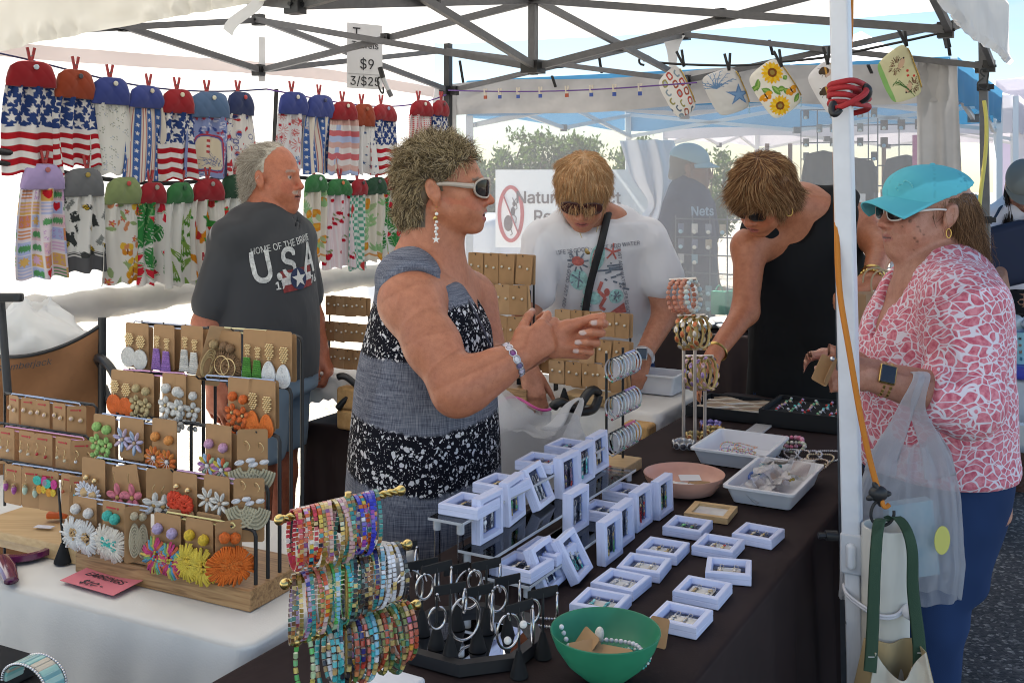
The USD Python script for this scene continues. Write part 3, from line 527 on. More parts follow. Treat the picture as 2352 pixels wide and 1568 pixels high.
def pr_lighthouse(p,w,h,g):
 C=scatter(p,w,h,g,(.25,.30,.52),[lambda C,c,g:C.__setitem__(m_star(p,c,.011),(.40,.05,.08)),lambda C,c,g:C.__setitem__(m_ell(p,c,.016,.009,g.uniform(0,3))&~m_ell(p,c,.011,.005,0),(.62,.62,.72)),lambda C,c,g:C.__setitem__(m_ell(p,c,.013,.006,g.uniform(0,3)),(.05,.08,.28))],110)
 for gsz,col in((1.0,(.42,.05,.08)),(.92,(.09,.12,.35)),(.86,(.66,.58,.44))):C[(np.abs(p[:,0]/(w*.31*gsz))**5+np.abs((p[:,1]-h*.6)/(h*.31*gsz))**5)<1]=col
 y0=h*.38;C[m_rect(p,-.012,y0,.012,h*.62)]=(.70,.66,.6);C[m_rect(p,-.012,y0,.012,h*.62)&(np.floor((p[:,1]-y0)/.012)%2==0)]=(.45,.06,.06)
 for k in range(7):C[m_line(p,(.006+k*.008,h*.55+k*.006),(.02+k*.007,h*.80),.0012)]=(.15,.18,.3)
 for k in range(12):C[m_line(p,(g.uniform(-.05,.05),g.uniform(h*.66,h*.82)),(g.uniform(-.05,.05),g.uniform(h*.66,h*.82)),.0012)]=(.18,.2,.32)
 return C
def pr_icons(p,w,h,g):
 B,Rr=(.07,.09,.28),(.48,.04,.05)
 its=[lambda C,c,g:C.__setitem__(m_ell(p,c,.012,.012)&~m_ell(p,c,.009,.009),B),lambda C,c,g:C.__setitem__(m_ell(p,c,.013,.007,g.uniform(0,3)),Rr),lambda C,c,g:C.__setitem__(m_star(p,c,.011)&~m_star(p,c,.0075),B),lambda C,c,g:C.__setitem__(m_ell(p,c,.005,.005),Rr),lambda C,c,g:(C.__setitem__(m_ell(p,c,.016,.016),(.5,.5,.6)),C.__setitem__(m_ell(p,c,.012,.012),Rr),C.__setitem__(m_ell(p,(c[0],c[1]+.005),.011,.007),B))]
 return scatter(p,w,h,g,(.72,.69,.66),its,85)
def pr_fire(p,w,h,g):
 def burst(C,c,g):
  col=(.55,.12,.12)if g.random()<.55 else(.13,.25,.45);r=g.uniform(.015,.035)
  for k in range(12):a=k*.524;C[m_line(p,(c[0]+r*.3*math.cos(a),c[1]+r*.3*math.sin(a)),(c[0]+r*math.cos(a),c[1]+r*math.sin(a)),.0014)]=col
 its=[burst,lambda C,c,g:C.__setitem__(m_star(p,c,.012)&~m_star(p,c,.008),(.55,.15,.15)),lambda C,c,g:C.__setitem__(m_ell(p,c,.009,.013)&~m_ell(p,c,.006,.010),(.2,.3,.5)),lambda C,c,g:C.__setitem__(m_heart(p,c,.012),(.6,.2,.2)),lambda C,c,g:C.__setitem__(m_rect(p,c[0],c[1],c[0]+.02,c[1]+.012),(.5,.04,.06))]
 return scatter(p,w,h,g,(.70,.69,.71),its,60)
def pr_pastel(p,w,h,g):
 C=np.full((len(p),3),(.73,.70,.70));k=np.floor(p[:,1]/.028);C[k%2==0]=(.66,.42,.38);C[(k%4==2)]=(.60,.16,.18);C[(np.abs(p[:,0]+.04)<.018)&(k%2==1)]=(.42,.50,.72);C[(k%6==3)]=(.45,.52,.74);return C
def pr_whitestar(p,w,h,g):return scatter(p,w,h,g,(.73,.72,.72),[lambda C,c,g:C.__setitem__(m_star(p,c,g.uniform(.006,.014)),(.06,.12,.26)),lambda C,c,g:C.__setitem__(m_ell(p,c,.004,.004),(.5,.2,.2)),lambda C,c,g:C.__setitem__(m_ell(p,c,.003,.003),(.3,.35,.4))],34)
def pr_reddot(p,w,h,g):
 C=np.full((len(p),3),(.72,.66,.66));x=(p[:,0]/.02)%1;y=(p[:,1]/.011)%1;C[(np.abs(x-.5)<.24)&(np.abs(y-.5)<.3)]=(.55,.07,.09);return C
def pr_patch(p,w,h,g):
 C=np.full((len(p),3),(.70,.62,.68));cell=.048;ix,iy=np.floor(p[:,0]/cell),np.floor(p[:,1]/cell)
 pal=[(.66,.45,.50),(.60,.25,.10),(.40,.45,.68),(.12,.28,.12),(.64,.40,.12),(.68,.60,.66),(.62,.40,.58)]
 for i in range(-4,5):
  for j in range(0,8):
   m=(ix==i)&(iy==j);g2=np.random.default_rng((i+9)*31+j);k=g2 .integers(7);C[m]=pal[5]if k in(3,5)else pal[k];c=((i+.5)*cell,(j+.5)*cell);kind=g2 .integers(5)
   if kind==0:C[m&m_heart(p,c,.019)]=(.52,.02,.03)
   elif kind==1:
    for a in range(8):C[m&m_leaf(p,c,.02,.004,a*.785)]=pal[(k+2)%7]
   elif kind==2:
    for a in range(5):C[m&m_leaf(p,(c[0]-.016+a*.008,c[1]+.014),.028,.005,-1.3)]=(.10,.30,.12)
   elif kind==3:
    for a in range(4):cc=(c[0]+(a%2-.5)*.022,c[1]+(a//2-.5)*.022);C[m&m_star(p,cc,.009)&~m_star(p,cc,.005)]=(.45,.20,.50)
   else:
    for a in range(3):C[m&(np.abs(p[:,1]-c[1]+.012-a*.012)<.003)]=pal[(k+3)%7]
   C[m&((np.abs(p[:,0]-c[0])>cell*.46)|(np.abs(p[:,1]-c[1])>cell*.46))]=(.72,.68,.70)
 return C
def leafsprig(C,p,c,g,col,L=.05,n=5,w=.0045):
 a=g.uniform(0,6.28);d=V3(math.cos(a),math.sin(a));C[m_line(p,c,np.asarray(c)+d*L,.0012)]=col
 for k in range(n):q=np.asarray(c)+d*L*(k+.6)/n;C[m_leaf(p,q,L*.38,w,a+.8)|m_leaf(p,q,L*.38,w,a-.8)]=col
def pr_bees(p,w,h,g):
 def bee(C,c,g):a=g.uniform(0,3);C[m_ell(p,(c[0]-.008,c[1]-.006),.009,.006,1)]=(.5,.5,.5);m=m_ell(p,c,.012,.008,a);C[m]=(.62,.42,.03);q=rot2(p-np.asarray(c),a);C[m&(np.floor(q[:,0]/.004)%2==0)]=(.03,.03,.03)
 C=scatter(p,w,h,g,(.70,.69,.66),[lambda C,c,g:leafsprig(C,p,c,g,(.05,.055,.055),.045,5,.006),lambda C,c,g:leafsprig(C,p,c,g,(.22,.23,.22),.04,4,.005),bee,lambda C,c,g:leafsprig(C,p,c,g,(.05,.055,.055),.03,3)],46)
 C[p[:,1]>h*.80]=(.11,.11,.115);C[(np.abs(p[:,1]-h*.775)<.003)|(np.abs(p[:,1]-h*.755)<.0015)]=(.06,.06,.06);return C
def pr_butter(p,w,h,g):
 def bf(C,c,g):
  a=g.uniform(-.4,.4);s=g.uniform(.6,1.2);col=((.66,.32,.02),(.70,.45,.05))[g.integers(2)]
  for sx in(-1,1):C[m_ell(p,np.asarray(c)+s*rot2(V3(sx*.018,-.012)[None],-a)[0],.017*s,.012*s,a+sx*.6)]=col;C[m_ell(p,np.asarray(c)+s*rot2(V3(sx*.013,.013)[None],-a)[0],.012*s,.011*s,a)]=(.60,.25,.03)
  C[m_ell(p,c,.003*s,.02*s,a)]=(.25,.06,.02)
 return scatter(p,w,h,g,(.71,.69,.64),[bf,lambda C,c,g:C.__setitem__(m_leaf(p,c,.045,.008,g.uniform(0,6)),(.30,.40,.18)),lambda C,c,g:flower(C,p,c,.014,(.58,.12,.08),(.6,.4,.05)),lambda C,c,g:C.__setitem__(m_ell(p,c,.008,.014,g.uniform(0,1)),(.60,.25,.12))],40)
def monstera(C,p,c,g,s=.04):
 a=g.uniform(0,6.28);m=m_ell(p,c,s,s*.8,a);q=rot2(p-np.asarray(c),a);cut=(np.abs(q[:,1])>s*.18)&((np.abs(q[:,0]*1.0-np.abs(q[:,1])*.5)/(s*.33))%1>.72);C[m&~cut]=(.04,.22,.06);C[m&(np.abs(q[:,1])<.0016)]=(.25,.45,.2)
def pr_melon(p,w,h,g):
 def me(C,c,g):a=g.uniform(0,6);q=rot2(p-np.asarray(c),a);r=np.hypot(q[:,0],q[:,1]);s=(q[:,0]>np.abs(q[:,1])*.9);C[s&(r<.036)]=(.1,.3,.1);C[s&(r<.033)]=(.70,.66,.6);C[s&(r<.030)]=(.58,.03,.05)
 return scatter(p,w,h,g,(.70,.68,.65),[me,lambda C,c,g:monstera(C,p,c,g)],34)
def pr_aspara(p,w,h,g):
 def asp(C,c,g):
  a=g.uniform(.6,2.4)
  for k in range(3):d=a+(k-1)*.16;e=np.asarray(c)+.07*V3(math.cos(d),math.sin(d));C[m_line(p,c,e,.003)]=(.22,.36,.08);C[m_leaf(p,e-.01*V3(math.cos(d),math.sin(d)),.026,.006,d)]=(.10,.25,.04)
 return scatter(p,w,h,g,(.72,.71,.67),[asp],17)
def pr_veg(p,w,h,g):
 C=scatter(p,w,h,g,(.70,.67,.62),[lambda C,c,g:C.__setitem__(m_leaf(p,c,.07,.010,g.uniform(1,2)),(.62,.24,.02)),lambda C,c,g:C.__setitem__(m_leaf(p,c,.06,.014,g.uniform(0,6)),(.05,.25,.05)),lambda C,c,g:C.__setitem__(m_ell(p,c,.014,.02),(.48,.04,.04))],26)
 return C
def pr_berry(p,w,h,g):return scatter(p,w,h,g,(.71,.71,.68),[lambda C,c,g:(C.__setitem__(m_leaf(p,(c[0],c[1]-.018),.05,.016,1.57),(.55,.03,.03)),C.__setitem__(m_leaf(p,c,.02,.006,3.6)|m_leaf(p,c,.02,.006,-.5),(.05,.28,.08))),lambda C,c,g:C.__setitem__(m_leaf(p,c,.04,.012,g.uniform(0,6)),(.10,.35,.12)),lambda C,c,g:C.__setitem__(m_ell(p,c,.016,.016)&~m_ell(p,c,.012,.012),(.45,.55,.15))],26)
def pr_orange(p,w,h,g):
 C=scatter(p,w,h,g,(.71,.66,.58),[lambda C,c,g:(C.__setitem__(m_ell(p,c,.022,.02),(.64,.26,.03)),C.__setitem__(m_ell(p,(c[0]-.005,c[1]-.004),.012,.011),(.68,.38,.06))),lambda C,c,g:C.__setitem__(m_leaf(p,c,.045,.010,g.uniform(0,6)),(.40,.50,.28)),lambda C,c,g:[C.__setitem__(m_leaf(p,c,.05,.006,a),(.30,.50,.25))for a in(-2.6,-2.1,-1.6,-1.1,-.6)]],30);C[np.abs(p[:,1]-h*.9)<.004]=(.62,.3,.1);return C
def pr_cherry(p,w,h,g):
 C=scatter(p,w,h,g,(.72,.60,.63),[lambda C,c,g:(C.__setitem__(m_line(p,(c[0],c[1]),(c[0]+.02,c[1]-.025),.001)|m_leaf(p,(c[0]+.02,c[1]-.025),.02,.005,.6),(.2,.26,.12)),C.__setitem__(m_ell(p,c,.0105,.0095)|m_ell(p,(c[0]+.018,c[1]+.003),.0105,.0095),(.46,.01,.03)))],24)
 C[((p[:,0]/.02)%1<.25)&(C[:,1]>.55)]=(.74,.70,.72);return C
def pr_ging(p,w,h,g):
 C=np.full((len(p),3),(.72,.73,.70));a,b=(np.floor(p[:,0]/.016)%2).astype(int),(np.floor(p[:,1]/.016)%2).astype(int);C[a+b==1]=(.13,.40,.28)
 for _ in range(7):c=(g.uniform(-w*.5,w*.5),g.uniform(0,h));C[m_leaf(p,(c[0],c[1]-.02),.05,.017,1.57)]=(.50,.05,.05)
 return C
hold_m=CM('quilted_cotton',rough=.9,spec=.2,sheen=.2);towel_m=CM('printed_towel',rough=.95,spec=.1,trl=.12);btn_m=CM('button_plastic',rough=.3)
towel_n=unit(np.cross(BB-LL,UP));TO=LL+towel_n*.15
peg_p=proto('clothespin')
for s in(-1,1):part(peg_p,'jaw',xf(trimesh.creation.box((.009,.006,.052)),frame(V3(1,0,0),V3(0,1,0),UP,V3(0,0,0))@trimesh.transformations.rotation_matrix(s*.22,(0,1,0))@trimesh.transformations.translation_matrix((s*.007,0,.006))),M('peg_red',(.34,.03,.03),.5))
part(peg_p,'spring',tube([(-.004,-.006,-.002),(-.004,.006,-.002),(.004,.006,0),(.004,-.006,0)],.0016,5),grey_metal)
TOWELS=[]
def hang_towel(i,uL,uR,v0,v1,v2,hc,pr,lab,bc=(.6,.58,.5),ty=1.0,tw=1.12,yaw=0.,grp=None,hname=None):
 A,B=Q(uL,v0,TO,towel_n),Q(uR,v0,TO,towel_n);A[2]=B[2]=(A[2]+B[2])/2
 c=(A+B)/2;w=np.linalg.norm(B-A);ex=unit(B-A);ex=unit(ex+towel_n*yaw);ey=np.cross(UP,ex);ey=ey if np.dot(ey,towel_n)>0 else-ey
 zt=c[2];zh=Q((uL+uR)/2,v1,TO,towel_n)[2];zb=Q((uL+uR)/2,v2,TO,towel_n)[2];hh=zt-zh;h=zh-zb
 g=np.random.default_rng(100+i);t=thing('hanging_towel',lab,'towel',c)
 ph=g.uniform(0,6.28);tilt=g.uniform(-.12,.12)
 def hf(s,q):
  x=(s-.5)*2;e=(1-np.abs(x)**3.2)**.3;y=-hh*(.0+q)*(1+.12*tilt*x);ww=w*.5*(.80+.24*q-.05*q**4)
  top=-.012*(x**4)*1.2*(1-q)*1.5;bulge=.022*e*np.sin(np.pi*(.12+.8*q))+.0022*np.abs(np.sin((x*ww+y)*62)*np.sin((x*ww-y)*62))**.5+.004*np.exp(-(x*5)**2)*-np.sin(np.pi*q)
  return c[None]+ex[None]*(x*ww)[:,None]+UP[None]*(y+top+.02*tilt*x)[:,None]+ey[None]*(.012+bulge)[:,None]
 m=solid(sheet(hf,36,20)[0],.012);cv=np.array(hc)*(1+.10*(meshkit.fbm(m[0]*90,2)-.5))[:,None]
 part(t,'pot_holder',m,hold_m,col=cv,smooth=True)
 part(t,'button',xf(lathe([(0,.004),(.007,.004),(.0095,.003),(.010,.0),(0,-.002)],14),frame(ex,UP,np.cross(ex,UP)*(1 if np.dot(np.cross(ex,UP),ey)>0 else-1),c-UP*hh*.22+ex*w*.03+ey*.042)),btn_m,col=np.tile(bc,(14*5,1)))
 nu,nv=64,110;ww=w*tw;kf=g.uniform(1.8,3.0)
 def tf(s,q):
  x=(s-.5);gat=.86+.22*q**.5;n=(.010+.008*np.sin(s*5+ph))*(1-.35*q)*np.sin(2*np.pi*kf*s+ph+1.1*np.sin(3*q+ph)+1.4*np.sin(s*4.2+ph))+.005*np.exp(-q*9)*np.sin(s*75+ph)+.012*np.sin(2*np.pi*1.3*s+ph*2+q)*q
  return c[None]+ex[None]*(x*ww*gat+.012*np.sin(q*2.2+ph)*q)[:,None]+UP[None]*(-hh*.97-h*ty*q-.006*np.cos(2*np.pi*kf*s+ph)*q)[:,None]+ey[None]*(.012+n)[:,None]
 mm,s_,q_=sheet(tf,nu,nv);real=.30+ww*0
 pp=np.c_[(s_-.5)*ww*1.15*(1+.05*np.sin(2*np.pi*kf*s_+ph)),q_*h]
 C=pr(pp,ww*1.15,h,g);k=len(C)
 part(t,'towel',solid(mm,.003),towel_m,col=np.vstack([C,C]),smooth=True)
 TOWELS.append(t)
 instance(peg_p,'clothespin','small red clothespin holding a towel to the line','clothespin',frame(ex,ey,UP,c+UP*.022+ex*g.uniform(-.02,.02)+ey*.012),'red clothespins along the towel lines')
BLU,RED,BRK,NVY,DEN=(.035,.05,.20),(.24,.012,.018),(.24,.04,.015),(.02,.03,.09),(.07,.12,.22)
LIL,GRY,SAG,GRN,DGR=(.32,.24,.42),(.12,.12,.125),(.18,.22,.09),(.03,.13,.04),(.015,.05,.025)
TW=[(12,120,143,200,402,RED,pr_flag,'stars and stripes towel with red holder at the far left of the upper line',(.5,.6,.7)),(118,212,162,226,384,BRK,pr_flag,'stars and stripes towel with rust-red holder, second on the upper line',(.05,.05,.06)),(206,290,180,240,402,BLU,pr_tiny,'cream towel with tiny grey print and blue holder on the upper line',(.6,.58,.5)),(286,372,199,248,418,BLU,pr_stripe,'blue-and-cream striped towel with white stars, first of its kind on the upper line',(.55,.5,.4)),(368,437,207,260,416,RED,pr_flag,'stars and stripes towel with crimson holder between two blue-holder towels',(.6,.55,.4)),(432,518,213,270,410,DEN,pr_lighthouse,'lighthouse towel in a blue paisley border with denim holder',(.6,.58,.45)),(514,577,213,264,402,NVY,pr_icons,'white towel with small red and blue motifs left of the man\'s head',(.45,.05,.05)),(636,700,213,263,392,BLU,pr_fire,'white towel with red and blue fireworks above the man\'s head',(.65,.62,.55)),(694,764,220,270,400,BLU,pr_stripe,'striped star towel under the price sign, right of the fireworks towel',(.05,.06,.12)),(756,812,235,276,402,RED,pr_pastel,'pale pink and blue striped towel with red holder under the price sign',(.65,.6,.5)),(806,852,240,290,402,BRK,pr_whitestar,'white towel with small navy stars and rust holder',(.3,.1,.05)),(845,906,242,277,402,RED,pr_flag,'stars and stripes towel left of the vendor\'s hair',(.3,.35,.5)),(938,986,232,266,352,RED,pr_reddot,'white towel with rows of red dots beside the dark corner leg',(.65,.62,.55)),(984,1026,232,266,356,RED,pr_flag,'stars and stripes towel against the dark corner leg',(.1,.05,.05)),(45,140,378,434,640,LIL,pr_patch,'patchwork towel of hearts and rainbows with lilac holder',(.35,.1,.1)),(140,230,388,450,626,GRY,pr_bees,'bee and dark leaf towel with grey holder',(.32,.22,.04)),(232,320,408,468,652,SAG,pr_butter,'orange butterfly towel with sage green holder',(.45,.06,.05)),(314,374,420,466,654,RED,pr_melon,'watermelon and leaf towel with red holder left of the asparagus towel',(.3,.3,.25)),(372,438,420,466,658,GRN,pr_aspara,'asparagus towel with green holder',(.02,.08,.03)),(438,507,412,460,640,RED,pr_veg,'vegetable towel with lettering and red holder behind the man\'s shoulder',(.25,.22,.2)),(505,562,402,455,610,DGR,pr_berry,'strawberry towel with dark green holder behind the man\'s neck',(.5,.1,.15)),(692,746,402,440,604,GRN,pr_orange,'orange and pineapple towel right of the man\'s face',(.6,.6,.6)),(744,800,412,448,616,GRN,pr_cherry,'pink cherry towel with bright green holder',(.55,.15,.05)),(798,838,412,448,620,RED,pr_ging,'green gingham strawberry towel',(.03,.03,.03)),(834,880,408,446,600,DGR,pr_orange,'orange fruit towel with dark green holder',(.1,.1,.1)),(876,926,402,436,590,RED,pr_melon,'watermelon and leaf towel half hidden by the vendor\'s hair',(.1,.1,.1))]
for i,a in enumerate(TW):hang_towel(i,*a,yaw=(.10,-.06,.05,-.1,.08)[i%5])
def line_on_wall(pts,r,mat,name,lab,cat_):single(name,tube(curve([Q(u,v,TO,towel_n)for u,v in pts],50),r,6),mat,lab,cat_,smooth=True)
line_on_wall([(-60,112),(95,145),(290,192),(470,210),(612,205)],.0035,M('navy_cord',(.03,.03,.10),.7),'cord','navy cord carrying the left part of the upper row of towels','cord')
line_on_wall([(612,205),(700,222),(850,244),(985,232),(1024,218)],.0035,M('purple_cord',(.09,.03,.20),.6),'cord','purple cord carrying the right part of the upper row of towels','cord')
line_on_wall([(-20,372),(140,395),(300,418),(440,418),(560,402),(690,408),(800,418),(920,404)],.009,M('black_cord',(.012,.012,.012),.8),'cord','black band carrying the lower row of towels','cord')
single('pole_stub',rod(Q(-30,345,TO,towel_n),Q(36,352,TO,towel_n),.013,10),black_plastic,'black bar end beside the leftmost towel','bar')
tc=Q(468,560,TO,towel_n)+towel_n*.05;ex_=unit(BB-LL)
part(TOWELS[19],'lettering',[text(s,.032,frame(ex_,UP,towel_n,tc-UP*.048*k+ex_*.01),.002,True)for k,s in enumerate(('Eat','MORE','Veg'))],M('print_red',(.3,.02,.03),.8))
sg=thing('price_sign','white card price sign for towels hanging behind the frame bars','sign',P(838,130,4.95))
so=P(838,130,4.95);sx=unit(V3(.80,.6,0));sz=np.cross(sx,UP);sz=sz if sz[1]<0 else-sz;sx=np.cross(UP,sz)
sw,sh=.185,.30
part(sg,'card',box(so,(sw,.004,sh),sx,-sz),M('sign_card',(.66,.66,.67),.7))
part(sg,'fold_strip',box(so-UP*.082+sz*.003,(sw,.003,.002),sx,-sz),M('fold_grey',(.5,.5,.52),.7))
ink=M('black_ink',(.02,.02,.025),.6)
for s,h_,x,z in(('Towels',.030,0,.052),('$9',.046,.01,-.035),('3/$25',.040,.0,-.115)):part(sg,'lettering',text(s,h_,frame(sx,UP,sz,so+sx*x+UP*z+sz*.003),.0015),ink)
part(sg,'lettering',text('T',.05,frame(sx,UP,sz,so-sx*.045+UP*.105+sz*.003),.0015),ink)
mk=thing('marker_pen','black and silver marker pen hanging beside the price sign','pen',P(885,180,4.85))
part(mk,'cap',rod(P(873,155,4.85),P(880,180,4.85),.012,12),black_plastic);part(mk,'barrel',rod(P(880,180,4.85),P(892,208,4.85),.011,12,r2=.009),M('silver_plastic',(.45,.46,.48),.3,metal=.6));part(mk,'tip',rod(P(892,208,4.85),P(899,222,4.85),.011,12),M('dark_grey_plastic',(.10,.10,.11),.4));part(mk,'loop',tube(curve([P(873,178,4.86),P(872,205,4.86),P(878,215,4.86),P(880,200,4.86)],12),.004,6),black_plastic)
pa,pb=P(1030,208,6.0),P(1600,190,4.6)
single('cord',tube([pa*(1-k)+pb*k-UP*.02*math.sin(math.pi*k)for k in np.linspace(0,1,30)],.0035,6),M('purple_cord'),'purple cord with spare clothespins across the grey valance','cord',smooth=True)
peg2=[proto(f'spare_clothespin_{w}')for w in('blue','rust')]
for pr_,c in zip(peg2,((.03,.07,.30),(.35,.07,.03))):
 for s in(-1,1):part(pr_,'jaw',xf(trimesh.creation.box((.008,.005,.05)),frame(V3(1,0,0),V3(0,1,0),UP,V3(0,0,-.012))@trimesh.transformations.rotation_matrix(s*.1,(0,1,0))@trimesh.transformations.translation_matrix((s*.005,0,0))),M('peg_pale',(.55,.5,.42),.6))
 part(pr_,'tip',trimesh.creation.box((.017,.008,.018),frame(V3(1,0,0),V3(0,1,0),UP,V3(0,0,-.034))),M('peg_tip_%d'%int(c[0]*100),c,.5))
for i,u in enumerate((1115,1148,1190,1241,1302,1358,1411,1470)):
 k=(u-1030)/570.;Y=1/((1-k)/6.0+k/4.6);q=P(u,208-18*k+4,Y);instance(peg2[i in(0,4)],'spare_clothespin','small blue-tipped clothespin clipped on the purple cord' if i not in(0,4)else 'small rust-red clothespin clipped on the purple cord','clothespin',frame(E2,D2,UP,q),'spare clothespins on the purple cord')
 # ---------------------------------------------------------------- soft bodies: distance fields turned into one continuous mesh
def smin(a,b,k):
 if k<=0:return np.minimum(a,b)
 h=np.clip(.5+.5*(b-a)/k,0,1);return b+(a-b)*h-k*h*(1-h)
def smax(a,b,k):return-smin(-a,-b,k)
def axis(lo,hi,h,fine=()):
 out=[lo]
 while out[-1]<hi:
  x=out[-1];step=h
  for a,b,hf in fine:
   if a-.03<x<b:step=min(step,hf)
  out.append(x+step)
 return np.array(out,np.float32)
class Field:
 def __init__(s,lo,hi,h,fine=((),(),())):
  s.ax=[axis(lo[i],hi[i],h,fine[i])for i in range(3)];s.D=np.full([len(a)for a in s.ax],.06,np.float32)
 def block(s,lo,hi):
  i=[slice(max(np.searchsorted(a,l)-1,0),min(np.searchsorted(a,h)+1,len(a)))for a,l,h in zip(s.ax,lo,hi)]
  if any(q.start>=q.stop for q in i):return None,None
  x,y,z=s.ax[0][i[0]][:,None,None],s.ax[1][i[1]][None,:,None],s.ax[2][i[2]][None,None,:];return tuple(i),(x,y,z)
 def op(s,fn,lo,hi,k,mode='add'):
  i,X=s.block(np.asarray(lo)-k-.02,np.asarray(hi)+k+.02)
  if i is None:return s
  d=fn(*X)
  s.D[i]=smin(s.D[i],d,k)if mode=='add' else smax(s.D[i],-d,k)if mode=='sub' else smax(s.D[i],d,k)
  return s
 def rc(s,a,b,ra,rb,k=.02,mode='add',sq=None):
  """A tapering limb from a to b; sq = (direction, factor) flattens it."""
  a,b=np.asarray(a,float),np.asarray(b,float);d=b-a;dd=max(d@d,1e-9)
  def fn(x,y,z):
   px,py,pz=x-a[0],y-a[1],z-a[2];t=np.clip((px*d[0]+py*d[1]+pz*d[2])/dd,0,1)
   qx,qy,qz=px-t*d[0],py-t*d[1],pz-t*d[2]
   if sq is not None:
    n=unit(sq[0]);c=(qx*n[0]+qy*n[1]+qz*n[2])*(sq[1]-1);qx,qy,qz=qx+c*n[0],qy+c*n[1],qz+c*n[2]
   return np.sqrt(qx*qx+qy*qy+qz*qz)-(ra+(rb-ra)*t)
  m=max(ra,rb);return s.op(fn,np.minimum(a,b)-m,np.maximum(a,b)+m,k,mode)
 def chain(s,pts,rs,k=.02,sq=None,mode='add'):
  for i in range(len(pts)-1):s.rc(pts[i],pts[i+1],rs[i],rs[i+1],k,mode,sq)
  return s
 def ell(s,c,r,Rm=None,k=.02,mode='add'):
  c,r=np.asarray(c,float),np.broadcast_to(np.asarray(r,float),3);Rm=np.eye(3)if Rm is None else np.asarray(Rm)
  def fn(x,y,z):
   p=(x-c[0],y-c[1],z-c[2]);q=[p[0]*Rm[0,j]+p[1]*Rm[1,j]+p[2]*Rm[2,j]for j in range(3)]
   k0=np.sqrt(sum((q[j]/r[j])**2 for j in range(3)));k1=np.sqrt(sum((q[j]/r[j]**2)**2 for j in range(3)));return k0*(k0-1)/np.maximum(k1,1e-6)
  m=np.sqrt((Rm**2)@(r**2));return s.op(fn,c-m,c+m,k,mode)
 def loft(s,secs,ex,k=.02,mode='add',A=UP,ends=True,p=2.0):
  """Elliptical sections along the axis A: each (centre, half width along ex, half depth)."""
  A=unit(A);ex=unit(np.asarray(ex)-A*np.dot(ex,A));ey=np.cross(A,ex);C=np.array([q[0]for q in secs],float);t=C@A;o=np.argsort(t);t,C=t[o],C[o]
  rx=np.array([q[1]for q in secs],float)[o];ry=np.array([q[2]for q in secs],float)[o];cx,cy=C@ex,C@ey
  from scipy.interpolate import PchipInterpolator as PI
  fx,fy,gx,gy=PI(t,cx),PI(t,cy),PI(t,rx),PI(t,ry)
  def fn(x,y,z):
   w=x*A[0]+y*A[1]+z*A[2];wc=np.clip(w,t[0],t[-1]);X,Y=x*ex[0]+y*ex[1]+z*ex[2],x*ey[0]+y*ey[1]+z*ey[2]
   sh=wc.shape;f=lambda g:g(wc.ravel()).reshape(sh).astype(np.float32);a,b=f(gx),f(gy);q=(np.abs((X-f(fx))/a)**p+np.abs((Y-f(fy))/b)**p)**(1/p)
   d=(q-1)*np.minimum(a,b)*.85
   return smax(d,np.maximum(t[0]-w,w-t[-1]),.01)if ends else d
  m=max(rx.max(),ry.max());return s.op(fn,C.min(0)-m,C.max(0)+m,k,mode)
 def cut(s,o,n,k=.004):
  """Removes everything on the side of the plane that n points to."""
  o,n=np.asarray(o),unit(n);x,y,z=(s.ax[0][:,None,None],s.ax[1][None,:,None],s.ax[2][None,None,:]);s.D=smax(s.D,((x-o[0])*n[0]+(y-o[1])*n[1]+(z-o[2])*n[2]).astype(np.float32),k);return s
 def sample(s,p):
  from scipy.ndimage import map_coordinates
  q=[np.interp(p[:,i],s.ax[i],np.arange(len(s.ax[i])))for i in range(3)];return map_coordinates(s.D,q,order=1)
 def project(s,p,d,n=40):
  p=np.array(p,float);d=unit(d)
  for _ in range(n):p=p+d*np.clip(s.sample(p),-.02,.03)[:,None]*.8
  return p
 def mesh(s,relax=2):
  D=s.D;S=D<0;A=np.zeros([n-1 for n in D.shape],np.uint8)
  for i,j,k in np.ndindex(2,2,2):A+=S[i:D.shape[0]-1+i,j:D.shape[1]-1+j,k:D.shape[2]-1+k]
  act=(A>0)&(A<8);idx=np.argwhere(act);n=len(idx);num=np.full(A.shape,-1,np.int32);num[act]=np.arange(n)
  cv={c:D[idx[:,0]+c[0],idx[:,1]+c[1],idx[:,2]+c[2]]for c in np.ndindex(2,2,2)};acc=np.zeros((n,3));cnt=np.zeros(n)
  for a in np.ndindex(2,2,2):
   for x in range(3):
    if a[x]==0:
     b=list(a);b[x]=1;va,vb=cv[a],cv[tuple(b)];m=(va<0)!=(vb<0);t=va[m]/(va[m]-vb[m]);q=np.tile(np.array(a,float),(m.sum(),1));q[:,x]+=t;acc[m]+=q;cnt[m]+=1
  loc=acc/cnt[:,None];v=np.stack([s.ax[x][idx[:,x]]+loc[:,x]*(s.ax[x][np.minimum(idx[:,x]+1,len(s.ax[x])-1)]-s.ax[x][idx[:,x]])for x in range(3)],1)
  F=[]
  for x in range(3):
   y,z=(x+1)%3,(x+2)%3;sl0=[slice(1,m-1)for m in D.shape];sl1=list(sl0);sl0[x]=slice(0,D.shape[x]-1);sl1[x]=slice(1,D.shape[x]);a,b=S[tuple(sl0)],S[tuple(sl1)]
   e=np.argwhere(a!=b);fl=a[a!=b];e=e+1;e[:,x]-=1
   def cell(dy,dz):q=e.copy();q[:,y]-=dy;q[:,z]-=dz;return num[q[:,0],q[:,1],q[:,2]]
   qd=np.stack([cell(1,1),cell(0,1),cell(0,0),cell(1,0)],1);qd[~fl]=qd[~fl][:,::-1];F.append(qd)
  f=np.vstack(F);f=f[(f>=0).all(1)];f=np.vstack([f[:,[0,1,2]],f[:,[0,2,3]]])
